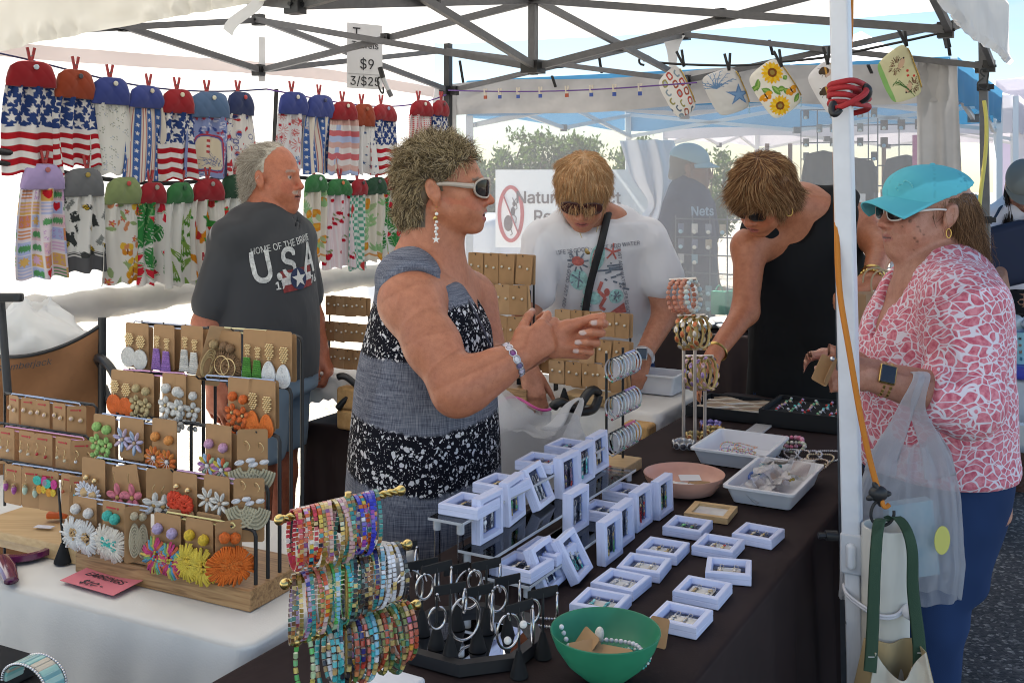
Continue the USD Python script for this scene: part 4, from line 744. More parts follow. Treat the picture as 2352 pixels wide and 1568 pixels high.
  for _ in range(relax):
   a=np.zeros_like(v);c=np.zeros(n)
   for i in range(3):
    for j in(1,2):
     for q in range(3):a[:,q]+=np.bincount(f[:,i],v[f[:,(i+j)%3],q],n)
     c+=np.bincount(f[:,i],minlength=n)
   v=v+(a/np.maximum(c,1)[:,None]-v)*.5
  return v,f
def vnormals(v,f):
 fn=np.cross(v[f[:,1]]-v[f[:,0]],v[f[:,2]]-v[f[:,0]]);n=np.zeros_like(v)
 for k in range(3):
  for q in range(3):n[:,q]+=np.bincount(f[:,k],fn[:,q],len(v))
 return n/np.maximum(np.linalg.norm(n,axis=1,keepdims=True),1e-12)
 # ---- a head, in its own frame (x to its right, y to the face, z up; about 0.235 high)
def L_ell(x,y,z,c,r):
 a,b,e=(x-c[0])/r[0],(y-c[1])/r[1],(z-c[2])/r[2];k0=np.sqrt(a*a+b*b+e*e);k1=np.sqrt((a/r[0])**2+(b/r[1])**2+(e/r[2])**2);return k0*(k0-1)/np.maximum(k1,1e-6)
def L_rc(x,y,z,a,b,ra,rb):
 d=np.subtract(b,a);px,py,pz=x-a[0],y-a[1],z-a[2];t=np.clip((px*d[0]+py*d[1]+pz*d[2])/(d@d),0,1);return np.sqrt((px-t*d[0])**2+(py-t*d[1])**2+(pz-t*d[2])**2)-(ra+(rb-ra)*t)
def head_sdf(x,y,z,o):
 ax=np.abs(x);J=o.get('jowl',0.);op=o.get('open',.0)
 d=L_ell(x,y,z,(0,-.014,.036),(.074,.097,.086));d=smin(d,L_ell(x,y,z,(0,.030,-.026),(.060,.062,.088)),.03)
 d=smin(d,L_rc(ax,y,z,(.050,-.002,-.050),(.017,.066,-.096),.021+J*.3,.017),.028)
 d=smin(d,L_ell(x,y,z,(0,.078,-.097),(.021,.017,.0165)),.018)
 d=smin(d,L_ell(ax,y,z,(.042,.052,-.016),(.022,.025,.020)),.024);d=smin(d,L_ell(ax,y,z,(.036,.054,-.050),(.024+J,.028,.028+J)),.024)
 if J:d=smin(d,L_ell(x,y,z,(0,.040,-.112),(.040,.040,.022+J)),.03)
 d=smin(d,L_rc(ax,y,z,(.000,.087,.024),(.044,.064,.024),.0095,.008),.014)
 d=smax(d,-L_ell(ax,y,z,(.030,.094,.006),(.017,.0135,.0105)),.010)
 d=smin(d,L_ell(ax,y,z,(.0305,.0715,.006),(.0135,.0135,.0130)),.003)
 d=smin(d,L_rc(ax,y,z,(.018,.0815,.0125),(.044,.072,.0115),.0040,.0035),.004);d=smin(d,L_rc(ax,y,z,(.019,.0805,-.0035),(.042,.073,-.001),.0038,.003),.004)
 d=smin(d,L_rc(x,y,z,(0,.088,.014),(0,.108,-.024),.0080,.0092),.012);d=smin(d,L_ell(x,y,z,(0,.1105,-.0295),(.0115,.0115,.0105)),.007)
 d=smin(d,L_ell(ax,y,z,(.0125,.098,-.034),(.0085,.0115,.0085)),.006);d=smax(d,-L_ell(ax,y,z,(.0068,.104,-.0425),(.0038,.006,.0045)),.003)
 d=smin(d,L_ell(x,y,z,(0,.074,-.062),(.035,.026,.027)),.02)
 d=smin(d,L_rc(ax,y,z,(.000,.0985,-.0585+op*.2),(.022,.086,-.0635),.0058,.0035),.007);d=smin(d,L_rc(ax,y,z,(.000,.0960,-.0715-op),(.021,.085,-.067-op*.5),.0066,.0038),.007)
 d=smax(d,-L_ell(x,y,z,(0,.103,-.0650-op*.4),(.023,.014,.0018+op*.55)),.003)
 e=L_ell(ax,y+.25*(z+.004),z,(.080,-.014,-.004),(.0085,.0185,.0315));e=smax(e,-L_ell(ax,y+.25*(z+.004),z,(.0885,-.010,-.000),(.0055,.0105,.0175)),.005);e=smin(e,L_ell(ax,y,z,(.074,-.006,-.033),(.006,.008,.010)),.006)
 return smin(d,e,.010)
class Head:
 def __init__(s,c,fwd,up=UP,sc=(1,1,1),**o):
  s.c=np.asarray(c,float);y=unit(fwd);x=unit(np.cross(y,up));z=np.cross(x,y);s.R=np.stack([x,y,z],1);s.sc=np.array(sc,float);s.o=o
 @staticmethod
 def nose(n,fwd,up=UP,sc=(1,1,1),**o):
  h=Head((0,0,0),fwd,up,sc,**o);h.c=np.asarray(n,float)-h.R@(np.array([0,.122,-.0295])*h.sc);return h
 def loc(s,p):return((np.asarray(p)-s.c)@s.R)/s.sc
 def w(s,*q):return s.c+s.R@(np.array(q,float)*s.sc)
 def T(s,*q):return frame(s.R[:,0],s.R[:,1],s.R[:,2],s.w(*q))
 def add(s,F,k=.012):
  m=s.sc.mean();R_,c,sc=s.R,s.c,s.sc
  def fn(x,y,z):
   p=(x-c[0],y-c[1],z-c[2]);q=[(p[0]*R_[0,j]+p[1]*R_[1,j]+p[2]*R_[2,j])/sc[j]for j in range(3)];return head_sdf(q[0],q[1],q[2],s.o)*min(sc)
  ext=np.abs(R_)@(np.array([.095,.13,.14])*sc);F.op(fn,c-ext,c+ext,k);return s
 def colour(s,v,base,C,lips=(.38,.11,.10),brow=(.12,.08,.05),scalp=None,scalp_fn=None,iris=(.08,.10,.10),stub=None):
  q=s.loc(v);x,y,z=q.T;ax=np.abs(x);inb=(ax<.1)&(np.abs(y)<.14)&(np.abs(z)<.15);base=np.asarray(base)
  def put(m,col,a=1.):m=m&inb;C[m]=C[m]*(1-a)+np.asarray(col)*a
  op=s.o.get('open',0.)
  put(((ax-.042)/.026)**2+((z+.03)/.024)**2<1,base*(1.08,.84,.82),.45);put((y>.092)&(ax<.02)&(z<-.012)&(z>-.045),base*(1.05,.82,.8),.5)
  put((y>.078)&((ax/.0235)**2+((z+.0655+op*.4)/(.0115+op*.9))**2<1),lips,.85)
  put((y>.080)&(ax<.017)&(np.abs(z+.065+op*.4)<.0018+op*.3),(.06,.02,.02))
  if op:put((y>.082)&(ax<.016)&(np.abs(z+.0615)<.0028),(.6,.57,.5))
  eye=(L_ell(ax,y,z,(.0305,.0715,.006),(.0142,.0142,.0137))<.0005)&(y>.078)&(((ax-.0305)/.0125)**2+((z-.0045)/.0062)**2<1)
  put(eye,(.40,.33,.30));put(eye&((ax-.0305)**2+(z-.0048)**2<.0052**2),iris);put(eye&((ax-.0305)**2+(z-.0048)**2<.0025**2),(.01,.01,.01))
  put((y>.05)&(np.abs(z-.0275+(ax-.03)**2*9)<.0042)&(ax>.012)&(ax<.048),brow,.7)
  if stub is not None:put((y>.075)&(((ax)/.030)**2+((z+.049)/.0085)**2<1)&(ax>.004),stub,.9)
  if scalp_fn is not None:put(scalp_fn(x,y,z)&~((ax>.066)&(y>-.042)&(z<.032)),scalp)
  return C
  # ---- a hand: palm, four fingers of unequal length, a thumb leaving the side of the palm
def hand(F,W,f,pn,t,curl,thumb=(.7,.5),s=1.0,spread=.05,k=.006):
 """W wrist, f towards the fingers, pn out of the palm, t towards the thumb; curl: three bends for each finger. Returns nail spots."""
 W,f=np.asarray(W,float),unit(f);t=unit(np.asarray(t)-f*np.dot(t,f));pn_=np.cross(f,t);pn=pn_*(1 if np.dot(pn_,pn)>0 else-1);nails=[]
 lat=(.029,.0095,-.0105,-.028);ml=(.088,.091,.085,.077);Ls=((.043,.026,.021),(.047,.030,.022),(.044,.028,.021),(.034,.021,.018));rad=((.0098,.0088,.0078),(.0100,.0090,.0079),(.0095,.0085,.0075),(.0083,.0075,.0066))
 kn=[W+(f*ml[i]+t*lat[i])*s for i in range(4)]
 for i in range(4):F.rc(W+(f*.012+t*lat[i]*.62)*s,kn[i]-pn*.002*s,.0150*s,.0118*s,.014)
 F.rc(W+(f*.035-t*.012)*s+pn*.006,W+(f*.06-t*.018)*s+pn*.006,.017*s,.013*s,.014);F.rc(W-f*.02*s,W+f*.02*s,.025*s,.024*s,.02,sq=(pn,1.35))
 for i in range(4):
  a=spread*(1.5-i);d0=unit(f+t*a);p=kn[i];ang=0
  for j in range(3):
   ang+=curl[i][j];d=d0*math.cos(ang)+pn*math.sin(ang);q=p+d*Ls[i][j]*s;F.rc(p,q,rad[i][j]*s,rad[i][j]*s*(.93 if j<2 else .82),k if j==0 else .003);p=q
  up=-pn*math.cos(ang)+d0*math.sin(ang);nails.append((p-d*.004*s+up*rad[i][2]*.75*s,.0075*s,d))
 a,b=thumb;b0=W+(f*.022+t*.024)*s+pn*.006*s;td=unit(t*math.sin(a)+f*math.cos(a)+pn*.35);p1=b0+td*.044*s;td2=unit(td*math.cos(b*.5)+(f*.7+pn*.5-t*.4)*math.sin(b*.5));p2=p1+td2*.033*s;td3=unit(td2*math.cos(b*.5)+(f*.5+pn*.5-t*.6)*math.sin(b*.5));p3=p2+td3*.026*s
 F.rc(W+f*.012*s+t*.008*s,b0+td*.02*s,.018*s,.0165*s,.014);F.rc(b0,p1,.0155*s,.0118*s,.010);F.rc(p1,p2,.0112*s,.0105*s,.004);F.rc(p2,p3,.0102*s,.0082*s,.003)
 nails.append((p3-td3*.004*s+unit(t-pn*.4-td3*np.dot(t,td3))*.007*s,.0085*s,td3));return nails
def paint_nails(v,C,nails,col):
 for p,r,d in nails:C[np.linalg.norm(v-p,axis=1)<r]=col
skin_m=usdkit.material(stage,'/World/Looks/skin',{'a':('attribute',{'attribute':'Col'}),'tc':('texture_coordinate',{}),'n':('noise_texture',{'scale':60.,'detail':5.,'roughness':.7}),'r':('rgb_ramp',{'ramp':[(.3,(.80,.74,.72)),(.6,(1,1,1)),(.75,(1.06,1.08,1.1))]}),'n3':('noise_texture',{'scale':420.,'detail':2.}),'r3':('rgb_ramp',{'ramp':[(.27,(.62,.5,.45)),(.37,(1,1,1))]}),'m':('mix',{'mix_type':'multiply','fac':1.}),'m3':('mix',{'mix_type':'multiply','fac':.8}),'n2':('noise_texture',{'scale':330.,'detail':3.}),'bp':('bump',{'strength':.22,'distance':.002}),'p':('principled_bsdf',{'roughness':.46,'specular_ior_level':.42,'subsurface_weight':.12,'subsurface_scale':.01,'subsurface_radius':(1,.35,.2)})},[('tc.object','n.vector'),('tc.object','n2.vector'),('tc.object','n3.vector'),('n3.fac','r3.fac'),('n.fac','r.fac'),('a.color','m.color1'),('r.color','m.color2'),('m.color','m3.color1'),('r3.color','m3.color2'),('m3.color','p.base_color'),('n2.fac','bp.height'),('bp.normal','p.normal')],surface='p.BSDF')
def hair_mat(name,cols,rough=.45):
 return usdkit.material(stage,f'/World/Looks/{name}',{'h':('hair_info',{}),'wn':('white_noise_texture',{'dimensions':'1D'}),'a':('attribute',{'attribute':'Col'}),'r':('rgb_ramp',{'ramp':[(i/(len(cols)-1),c)for i,c in enumerate(cols)]}),'p':('principled_bsdf',{'roughness':.6,'specular_ior_level':.18})},[('a.color','p.base_color')],surface='p.BSDF')
def strands(parent,name,roots,dirs,lens,bend,mat,cols,r=.0011,n=7,seed=0,curl=0.,wob=.25,surf=None):
 """Hair: each strand leaves its root along dirs and is drawn towards bend(points, t); colours picked from cols."""
 g=np.random.default_rng(seed);k=len(roots);p=roots.copy();d=dirs.copy();P_=[p.copy()];st=(lens/(n-1))[:,None];w=g.normal(0,1,(k,3));w2=g.normal(0,1,(k,3));ph=g.uniform(0,6.28,(k,1))
 for j in range(1,n):
  t=j/(n-1);d=d+bend(p,t)+wob*w*.35+curl*(w*np.sin(ph+t*7)+w2*np.cos(ph+t*7));d/=np.linalg.norm(d,axis=1,keepdims=True);p=p+d*st
  if surf is not None:p=surf(p)
  P_.append(p.copy())
 pts=np.stack(P_,1);pp=str(parent.GetPath());path=numbered(name,pp);off=ORIGIN.get(pp,np.zeros(3));c=UsdGeom.BasisCurves.Define(stage,path)
 c.CreateTypeAttr('linear');c.CreatePointsAttr(Vt.Vec3fArray.FromNumpy((pts.reshape(-1,3)-off).astype(np.float32)));c.CreateCurveVertexCountsAttr(Vt.IntArray.FromNumpy(np.full(k,n,np.int32)))
 c.CreateWidthsAttr(Vt.FloatArray.FromNumpy(np.tile(np.linspace(2*r,.7*r,n),k).astype(np.float32)));c.SetWidthsInterpolation('vertex')
 col=np.asarray(cols)[g.integers(0,len(cols),k)]*g.uniform(.8,1.15,(k,1));UsdGeom.PrimvarsAPI(c).CreatePrimvar('Col',Sdf.ValueTypeNames.Color3fArray,'vertex').Set(Vt.Vec3fArray.FromNumpy(np.repeat(col,n,0).astype(np.float32)))
 UsdShade.MaterialBindingAPI.Apply(c.GetPrim()).Bind(mat);return c.GetPrim()
hair_m=hair_mat('hair_strand',[(.1,.1,.1),(.2,.2,.2)]);haircap_m=CM('hair_base',rough=.6,bump=.5,bs=90,stretch=(1,1,.35));cloth_m=CM('dyed_cotton',rough=.92,spec=.12,sheen=.1,bump=.5,bs=22,stretch=(1.6,1.6,.8))
def garment(parent,name,F,mat,col=(.5,.5,.5),wr=.004,ws=14.,seed=0,colour=None,relax=2,st=(1,1,.5),label=None):
 v,f=F.mesh(relax);n=vnormals(v,f);w=(meshkit.fbm(v*ws*np.array(st)+seed,3)-.5)*2;w2=1-np.abs(meshkit.fbm(v*ws*.8*np.array(st)[::-1]+seed+7,2)-.5)*4;v=v+n*(wr*(w+.6*np.clip(w2,0,1)))[:,None]
 C=np.tile(np.asarray(col,float),(len(v),1))if colour is None else colour(v,n);part(parent,name,(v,f),mat,smooth=True,col=C,label=label);F.G=(v,vnormals(v,f),cKDTree(v));return v,f,n
def scalp_roots(v,f,H,mask,k,seed=0):
 """k points spread over the part of a mesh where mask(head-local coordinates) holds, with normals."""
 g=np.random.default_rng(seed);c=v[f].mean(1);q=H.loc(c);m=mask(q[:,0],q[:,1],q[:,2])&(np.abs(q)<.17).all(1);ff=f[m];a=np.linalg.norm(np.cross(v[ff[:,1]]-v[ff[:,0]],v[ff[:,2]]-v[ff[:,0]]),axis=1);i=g.choice(len(ff),k,p=a/a.sum());b=g.dirichlet((1,1,1),k);p=(v[ff[i]]*b[...,None]).sum(1);n=np.cross(v[ff[i,1]]-v[ff[i,0]],v[ff[i,2]]-v[ff[i,0]]);return p,n/np.maximum(np.linalg.norm(n,axis=1,keepdims=True),1e-12)
 # ---------------------------------------------------------------- people
lens_m=M('dark_lens',(.012,.008,.008),.06,spec=.22);gold_m=M('gold_metal',(.60,.42,.14),.25,metal=1.);silver_m=M('silver_metal',(.62,.62,.64),.2,metal=1.);pearl_m=M('pearl',(.72,.70,.66),.25,coat=.5)
def sunglasses(t,H,frame_mat,lens=lens_m,w=.030,h=.021,temple=.004,y0=.100,zc=.004,name='sunglasses',label='dark sunglasses',wrap=3.2,rim=.0022,p=2.6,flat=1.):
 k=str(t.GetPath());off=ORIGIN[k];path=numbered(name,k);ORIGIN[path]=off
 UsdGeom.Xform.Define(stage,path).GetPrim().SetCustomDataByKey('label',label)
 g=stage.GetPrimAtPath(path);a=np.linspace(0,2*np.pi,29)[:-1]
 for s in(-1,1):
  cx=.0335;o=np.c_[np.sign(np.cos(a))*np.abs(np.cos(a))**(2/p)*w,np.sign(np.sin(a))*np.abs(np.sin(a))**(2/p)*h];x=s*(cx+o[:,0]);z=zc+o[:,1]*(1-.12*o[:,0]/w);yy=lambda x,z:y0-wrap*x*x-2.5*(z-zc)**2
  rimp=H.w(0,0,0)+(np.c_[x,yy(x,z),z]*H.sc)@H.R.T;part(g,'rim',tube(rimp,rim,6,closed=True),frame_mat,smooth=True)
  rings=[]
  for f in(0,.4,.75,1):X=s*(cx+o[:,0]*f);Z=zc+o[:,1]*f*(1-.12*o[:,0]/w);rings.append(H.w(0,0,0)+(np.c_[X,yy(X,Z)+.0008,Z]*H.sc)@H.R.T)
  v=np.vstack(rings);n=28;i=np.arange(3)[:,None]*n;j=np.arange(n)[None];jn=(j+1)%n;f=np.stack([i+j,i+jn,i+n+jn,i+n+j],-1).reshape(-1,4);part(g,'lens',(v,np.vstack([f[:,[0,1,2]],f[:,[0,2,3]]])),lens,smooth=True)
  xe=s*(cx+w);pts=[H.w(xe,yy(xe,0)-.001,zc+.006),H.w(s*.0735,.045,zc+.008),H.w(s*.0805,.0,zc+.009),H.w(s*.080,-.022,zc+.002)];part(g,'temple',tube(curve(pts,14),np.linspace(temple,temple*.6,14),8,flat=(1,.45,H.R[:,2])),frame_mat,smooth=True)
 part(g,'bridge',tube(curve([H.w(-.006,y0-.001,zc+.006),H.w(0,y0+.003,zc+.008),H.w(.006,y0-.001,zc+.006)],6),rim,6),frame_mat);return g
def nested(t,name,label=None):
 k=str(t.GetPath());path=numbered(name,k);ORIGIN[path]=ORIGIN[k];g=UsdGeom.Xform.Define(stage,path).GetPrim();return data(g,label=label)
def ring_frames(W,axis_,r,n,sq=None):
 x,y,d=basis(axis_);out=[]
 for a in np.arange(n)*2*np.pi/n:o=x*math.cos(a)+y*math.sin(a);out.append((np.asarray(W)+o*r,o,np.cross(d,o),d))
 return out
def link_bracelet(t,name,W,ax_,r,n,col_fn,label,rl=.009,mat=silver_m):
 g=nested(t,name,label);fr=ring_frames(W,ax_,r,n);part(g,'links',[tube([p+tt*math.cos(q)*rl*.95+d*math.sin(q)*rl*.8 for q in np.linspace(0,6.28,13)[:-1]],.0016,5,closed=True)for p,o,tt,d in fr],mat,smooth=True);mc=MC()
 for i,(p,o,tt,d)in enumerate(fr):mc.add(xf(ball((0,0,0),1,1,(rl*.75,rl*.62,.0025)),frame(tt,d,o,p)),col_fn(i))
 mc.part(g,'stones',CM('enamel_stone',rough=.15,coat=.6));return g
def shoe(t,p,fwd,mat,s=1.):
 f=unit(V3(fwd[0],fwd[1],0));F=Field(p-V3(.16,.16,.01),p+V3(.2,.2,.16),.011);p=np.asarray(p)*[1,1,0]
 F.rc(p+UP*.045-f*.05,p+UP*.045+f*.05,.045*s,.05*s,.03);F.rc(p+UP*.04+f*.05,p+UP*.03+f*.15*s,.046*s,.034*s,.03);F.rc(p+UP*.06-f*.04,p+UP*.12-f*.04,.045,.042,.03);F.cut(p+UP*.004,-UP);part(t,'shoe',F.mesh(2),mat,smooth=True)
 # ================= the vendor, in a patchwork dress
SKV=np.array([.43,.165,.088])
ven=thing('person','person in a grey and black patterned sleeveless dress and sunglasses, standing behind the boxes','person',P(975,1600,2.72)*[1,1,0])
HV=Head.nose(P(1137,462,2.70),(1,-.10,-.02),sc=(1.10,1.06,.97),open=.004)
F=Field((-.55,2.22,.0),(.27,3.12,1.72),.012,(((-.34,.0,.0036),(.0,.25,.0036)),((2.36,2.6,.0038),(2.6,2.86,.0038)),((1.07,1.25,.0036),(1.36,1.67,.0036))))
Yv=2.72;pv=lambda u,v,Y=Yv:P(u,v,Y)
TV=[(pv(972,640),.195,.105),(pv(982,700),.20,.135),(pv(985,760),.205,.155),(pv(980,860),.21,.172),(pv(976,1000),.22,.187),(pv(974,1150),.23,.194),(pv(975,1300),.235,.20)]
F.loft([(c,a-.012,b-.010)for c,a,b in TV],(0,1,0),k=.03)
F.rc(HV.w(0,-.03,-.06),pv(978,615),.066,.074,.03);F.rc(HV.w(0,.01,-.09),pv(1010,600),.045,.060,.03)
S1,E1,W1=pv(940,694,2.52),pv(1050,898,2.385),pv(1192,818,2.43);S2,E2_,W2=pv(1075,690,2.93),pv(1125,850,2.84),pv(1262,786,2.505)
F.rc(pv(965,630),S1,.080,.070,.05);F.rc(pv(1000,632,2.75),S2,.075,.070,.05)
F.chain([S1,S1*.5+E1*.5,E1],[.066,.061,.051],.03);F.rc(E1,W1,.054,.034,.03);F.rc(E1*.75+W1*.25,E1*.4+W1*.6,.055,.043,.03)
F.chain([S2,E2_],[.078,.055],.03);F.rc(E2_,W2,.055,.032,.03)
nails=[]
f1=unit(pv(1252,772,2.47)-W1);nails+=hand(F,W1,f1,(.25,.95,-.15),(-.3,.1,.9),[(.5,.9,.6)]*4,(.5,.6),1.03)
nails2=hand(F,W2,(1,.02,.03),(0,-.85,.45),(0,.3,.95),[(.75,1.25,.9),(1.15,1.35,.8),(1.25,1.35,.8),(1.3,1.35,.8)],(.30,.25),1.08)
HV.add(F)
for s_ in(-1,1):F.chain([V3(-.2,2.72+s_*.1,.75),V3(-.2,2.72+s_*.1,.45),V3(-.2,2.72+s_*.1,.08)],[.09,.06,.045],.02)
v,f=F.mesh(1);C=np.tile(SKV,(len(v),1));HV.colour(v,SKV,C,lips=(.36,.10,.09),brow=(.2,.14,.09))
hv_mask=lambda x,y,z:((z>.03)&(y<.012+.80*(z-.03)))|((z>-.012)&(z<=.03)&(y<.012)&(np.abs(x)>.05))|((z>-.100)&(y<-.034))
HV.colour(v,SKV,C,scalp=(.10,.08,.055),scalp_fn=hv_mask,lips=(.36,.10,.09),brow=(.2,.14,.09))
paint_nails(v,C,nails,(.45,.28,.24));paint_nails(v,C,nails2,(.52,.37,.33));part(ven,'body',(v,f),skin_m,smooth=True,col=C)
body_v=(v,f)
FD=Field((-.56,2.44,.25),(.12,3.02,1.42),.0085)
FD.loft([(c,a+.004,b+.004)for c,a,b in TV]+[(pv(975,1450),.26,.23),(pv(975,1600),.28,.25)],(0,1,0),k=.02)
FD.rc(pv(952,630,2.72),pv(935,640,2.56),.082,.074,.04);FD.rc(pv(985,632,2.75),pv(1015,645,2.90),.078,.07,.04)
FD.ell(pv(962,722,2.36),(.118,.205,.128),k=.012,mode='sub');FD.ell(pv(1075,715,3.10),(.10,.19,.13),k=.012,mode='sub')
FD.ell(pv(1022,566,2.72),(.105,.100,.118),k=.012,mode='sub');FD.ell(pv(1092,640,2.72),(.07,.07,.10),k=.02,mode='sub');FD.ell(pv(905,560,2.72),(.07,.09,.06),k=.02,mode='sub')
def dress_col(v,n):
 z=400+(1.57-v[:,2])*900;th=np.abs(v[:,0]-(1004-1176)/900.)*220;w=(meshkit.fbm(v*6,2)-.5)*10
 zz=z+w+np.where(v[:,0]<-.19,th*.55,th*.75)*np.where(z>880,1,.2);C=np.zeros((len(v),3));blk=((zz>690)&(zz<802))|((zz>955)&(zz<1085))|(zz>1222);C[blk]=(1,0,0)
 C[:,1]=meshkit.fbm(v*3+5,2);return C
dress_m=usdkit.material(stage,'/World/Looks/patchwork_dress',{'a':('attribute',{'attribute':'Col'}),'sp':('separate_color',{}),'tc':('texture_coordinate',{}),'m1':('mapping',{'scale':(14,14,900)}),'n1':('noise_texture',{'scale':1.,'detail':2.}),'m2':('mapping',{'scale':(700,700,14)}),'n2':('noise_texture',{'scale':1.,'detail':2.}),'ad':('math',{'math_type':'add'}),'rc':('rgb_ramp',{'ramp':[(.36,(.045,.05,.075)),(.5,(.13,.14,.18)),(.64,(.27,.28,.32))]}),'h':('math',{'math_type':'multiply','value2':.5}),'wn':('noise_texture',{'scale':60.,'detail':1.}),'vm':('vector_math',{'vector_math_type':'add'}),'ws':('vector_math',{'math_type':'scale','scale':.02}),'va':('vector_math',{'math_type':'add'}),'vo':('voronoi_texture',{'scale':85.,'randomness':1.}),'vs':('separate_color',{}),'lt':('math',{'math_type':'multiply','value2':.52}),'ls':('math',{'math_type':'less_than'}),'vo2':('voronoi_texture',{'scale':170.,'randomness':1.}),'ls2':('math',{'math_type':'less_than','value2':.20}),'mxx':('math',{'math_type':'maximum'}),'rs':('rgb_ramp',{'ramp':[(0,(.007,.007,.012)),(1,(.62,.61,.63))]}),'m':('mix',{}),'p':('principled_bsdf',{'roughness':.9,'specular_ior_level':.12})},[('tc.object','m1.vector'),('tc.object','m2.vector'),('m1.vector','n1.vector'),('m2.vector','n2.vector'),('n1.fac','ad.value1'),('n2.fac','ad.value2'),('ad.value','h.value1'),('h.value','rc.fac'),('a.color','sp.color'),('tc.object','wn.vector'),('wn.color','ws.vector1'),('tc.object','va.vector1'),('ws.vector','va.vector2'),('va.vector','vo.vector'),('va.vector','vo2.vector'),('vo.color','vs.color'),('vs.r','lt.value1'),('vo.distance','ls.value1'),('lt.value','ls.value2'),('vo2.distance','ls2.value1'),('ls.value','mxx.value1'),('ls2.value','mxx.value2'),('mxx.value','rs.fac'),('rc.color','m.color1'),('rs.color','m.color2'),('sp.r','m.fac'),('m.color','p.base_color')],surface='p.BSDF')
garment(ven,'dress',FD,dress_m,wr=.0035,ws=9.,seed=2,colour=dress_col,st=(1,1,.6))
FH=Field(HV.c-.2,HV.c+.2,.006)
def haircap(FH,H,r=(.080,.102,.093),c=(0,-.018,.040),nape=(.066,.062,.075),napec=(0,-.055,-.045),bulge=0.):
 R_=H.R;m=lambda q:np.array(q)*H.sc;FH.ell(H.w(*c),m(r),R_,.01)
 if nape is not None:FH.ell(H.w(*napec),m(nape),R_,.03)
haircap(FH,HV)
def hairline(FH,H,fn,k=.01):
 x,y,z=(FH.ax[0][:,None,None]-H.c[0],FH.ax[1][None,:,None]-H.c[1],FH.ax[2][None,None,:]-H.c[2]);q=[(x*H.R[0,j]+y*H.R[1,j]+z*H.R[2,j])/H.sc[j]for j in range(3)];FH.D=smax(FH.D,fn(*q).astype(np.float32),k)
hairline(FH,HV,lambda x,y,z:np.maximum(np.minimum(np.minimum((y-.020-.80*(z-.03))*.8,np.maximum(y-.014,-.014-z)),y+.034),-.105-z))
hv,hf=FH.mesh(1);g_=vnormals(hv,hf);hv=hv+g_*((meshkit.fbm(hv*70,2)-.5)*.010)[:,None]
cols_v=[(.24,.175,.09),(.10,.07,.038),(.46,.36,.20),(.05,.036,.022),(.18,.13,.068),(.56,.46,.30)]
hb=part(ven,'hair',(hv,hf),haircap_m,smooth=True,col=np.tile((.12,.086,.05),(len(hv),1))*(.6+.8*meshkit.fbm(hv*160,2))[:,None])
rt,rn=scalp_roots(hv,hf,HV,lambda x,y,z:~((np.abs(x)>.052)&(z<.014)&(y>-.042)),14000,1);ql=HV.loc(rt);back=-HV.R[:,1]
dirs=rn*.75+back*.35+UP*(.35*(ql[:,2:]>.05))+R.normal(0,.35,rt.shape);dirs[ql[:,2]<0]+=-UP*.9;dirs/=np.linalg.norm(dirs,axis=1,keepdims=True);ln=np.where(ql[:,2]>.04,R.uniform(.020,.046,len(rt)),R.uniform(.014,.030,len(rt)));ln=np.where((np.abs(ql[:,0])>.05)&(ql[:,2]<.05)&(ql[:,1]>-.03),ln*.5,ln);clump=lambda p,k=26,a=.5,s=3:a*np.stack([meshkit.fbm(p*k+s*i,2)-.5 for i in range(3)],-1)
strands(hb,'strands',rt,dirs,ln,lambda p,t:clump(p,30,1.1)+UP*(-.28*t),hair_m,cols_v,r=.0006,n=7,seed=3,curl=.16)
fr_m=M('bronze_frame',(.40,.33,.27),.3,metal=.3,coat=.4)
sunglasses(ven,HV,fr_m,w=.031,h=.024,temple=.0075,y0=.108,wrap=6.5,rim=.003,label='wraparound sunglasses with bronze temples')
er=nested(ven,'earring','dangling shell and pearl earring');q=HV.w(.080,-.006,-.040)
for i,(dz,r_)in enumerate(((.004,.002),(.012,.002),(.019,.0045),(.028,.0062),(.036,.004),(.043,.0035),(.050,.005),(.057,.0038),(.063,.0042))):part(er,'bead',ball(q-UP*dz*1.15+V3(.0015*(-1)**i,-.003,0),r_,1),gold_m if i in(0,1,3)else pearl_m)
part(er,'starfish',prism([(math.cos(a)*(.0105 if k%2==0 else .0042),math.sin(a)*(.0105 if k%2==0 else .0042))for k,a in enumerate(np.linspace(.3,6.58,11)[:-1])],.003,frame(V3(1,0,0),UP,V3(0,-1,0),q-UP*.085)),pearl_m)
pal=[(.45,.42,.5),(.15,.03,.16),(.6,.58,.62),(.12,.10,.2),(.5,.45,.55)]
link_bracelet(ven,'bracelet',W1+(E1-W1)*.10,W1-E1,.040,15,lambda i:pal[i%5],'silver link bracelet with purple and grey stones',rl=.0098)
tie=curve([pv(1058,660,2.66),pv(1085,705,2.60),pv(1112,760,2.565),pv(1128,800,2.56)],14);part(ven,'neck_tie',tube(tie,.005,6,flat=(1,.5,V3(0,-1,0))),M('dress_tie',(.05,.05,.08),.8))
def simple_legs(F,hips,knees,feet,r=(.10,.06,.045)):
 for h,k,e in zip(hips,knees,feet):F.chain([h,k,e],list(r),.03)
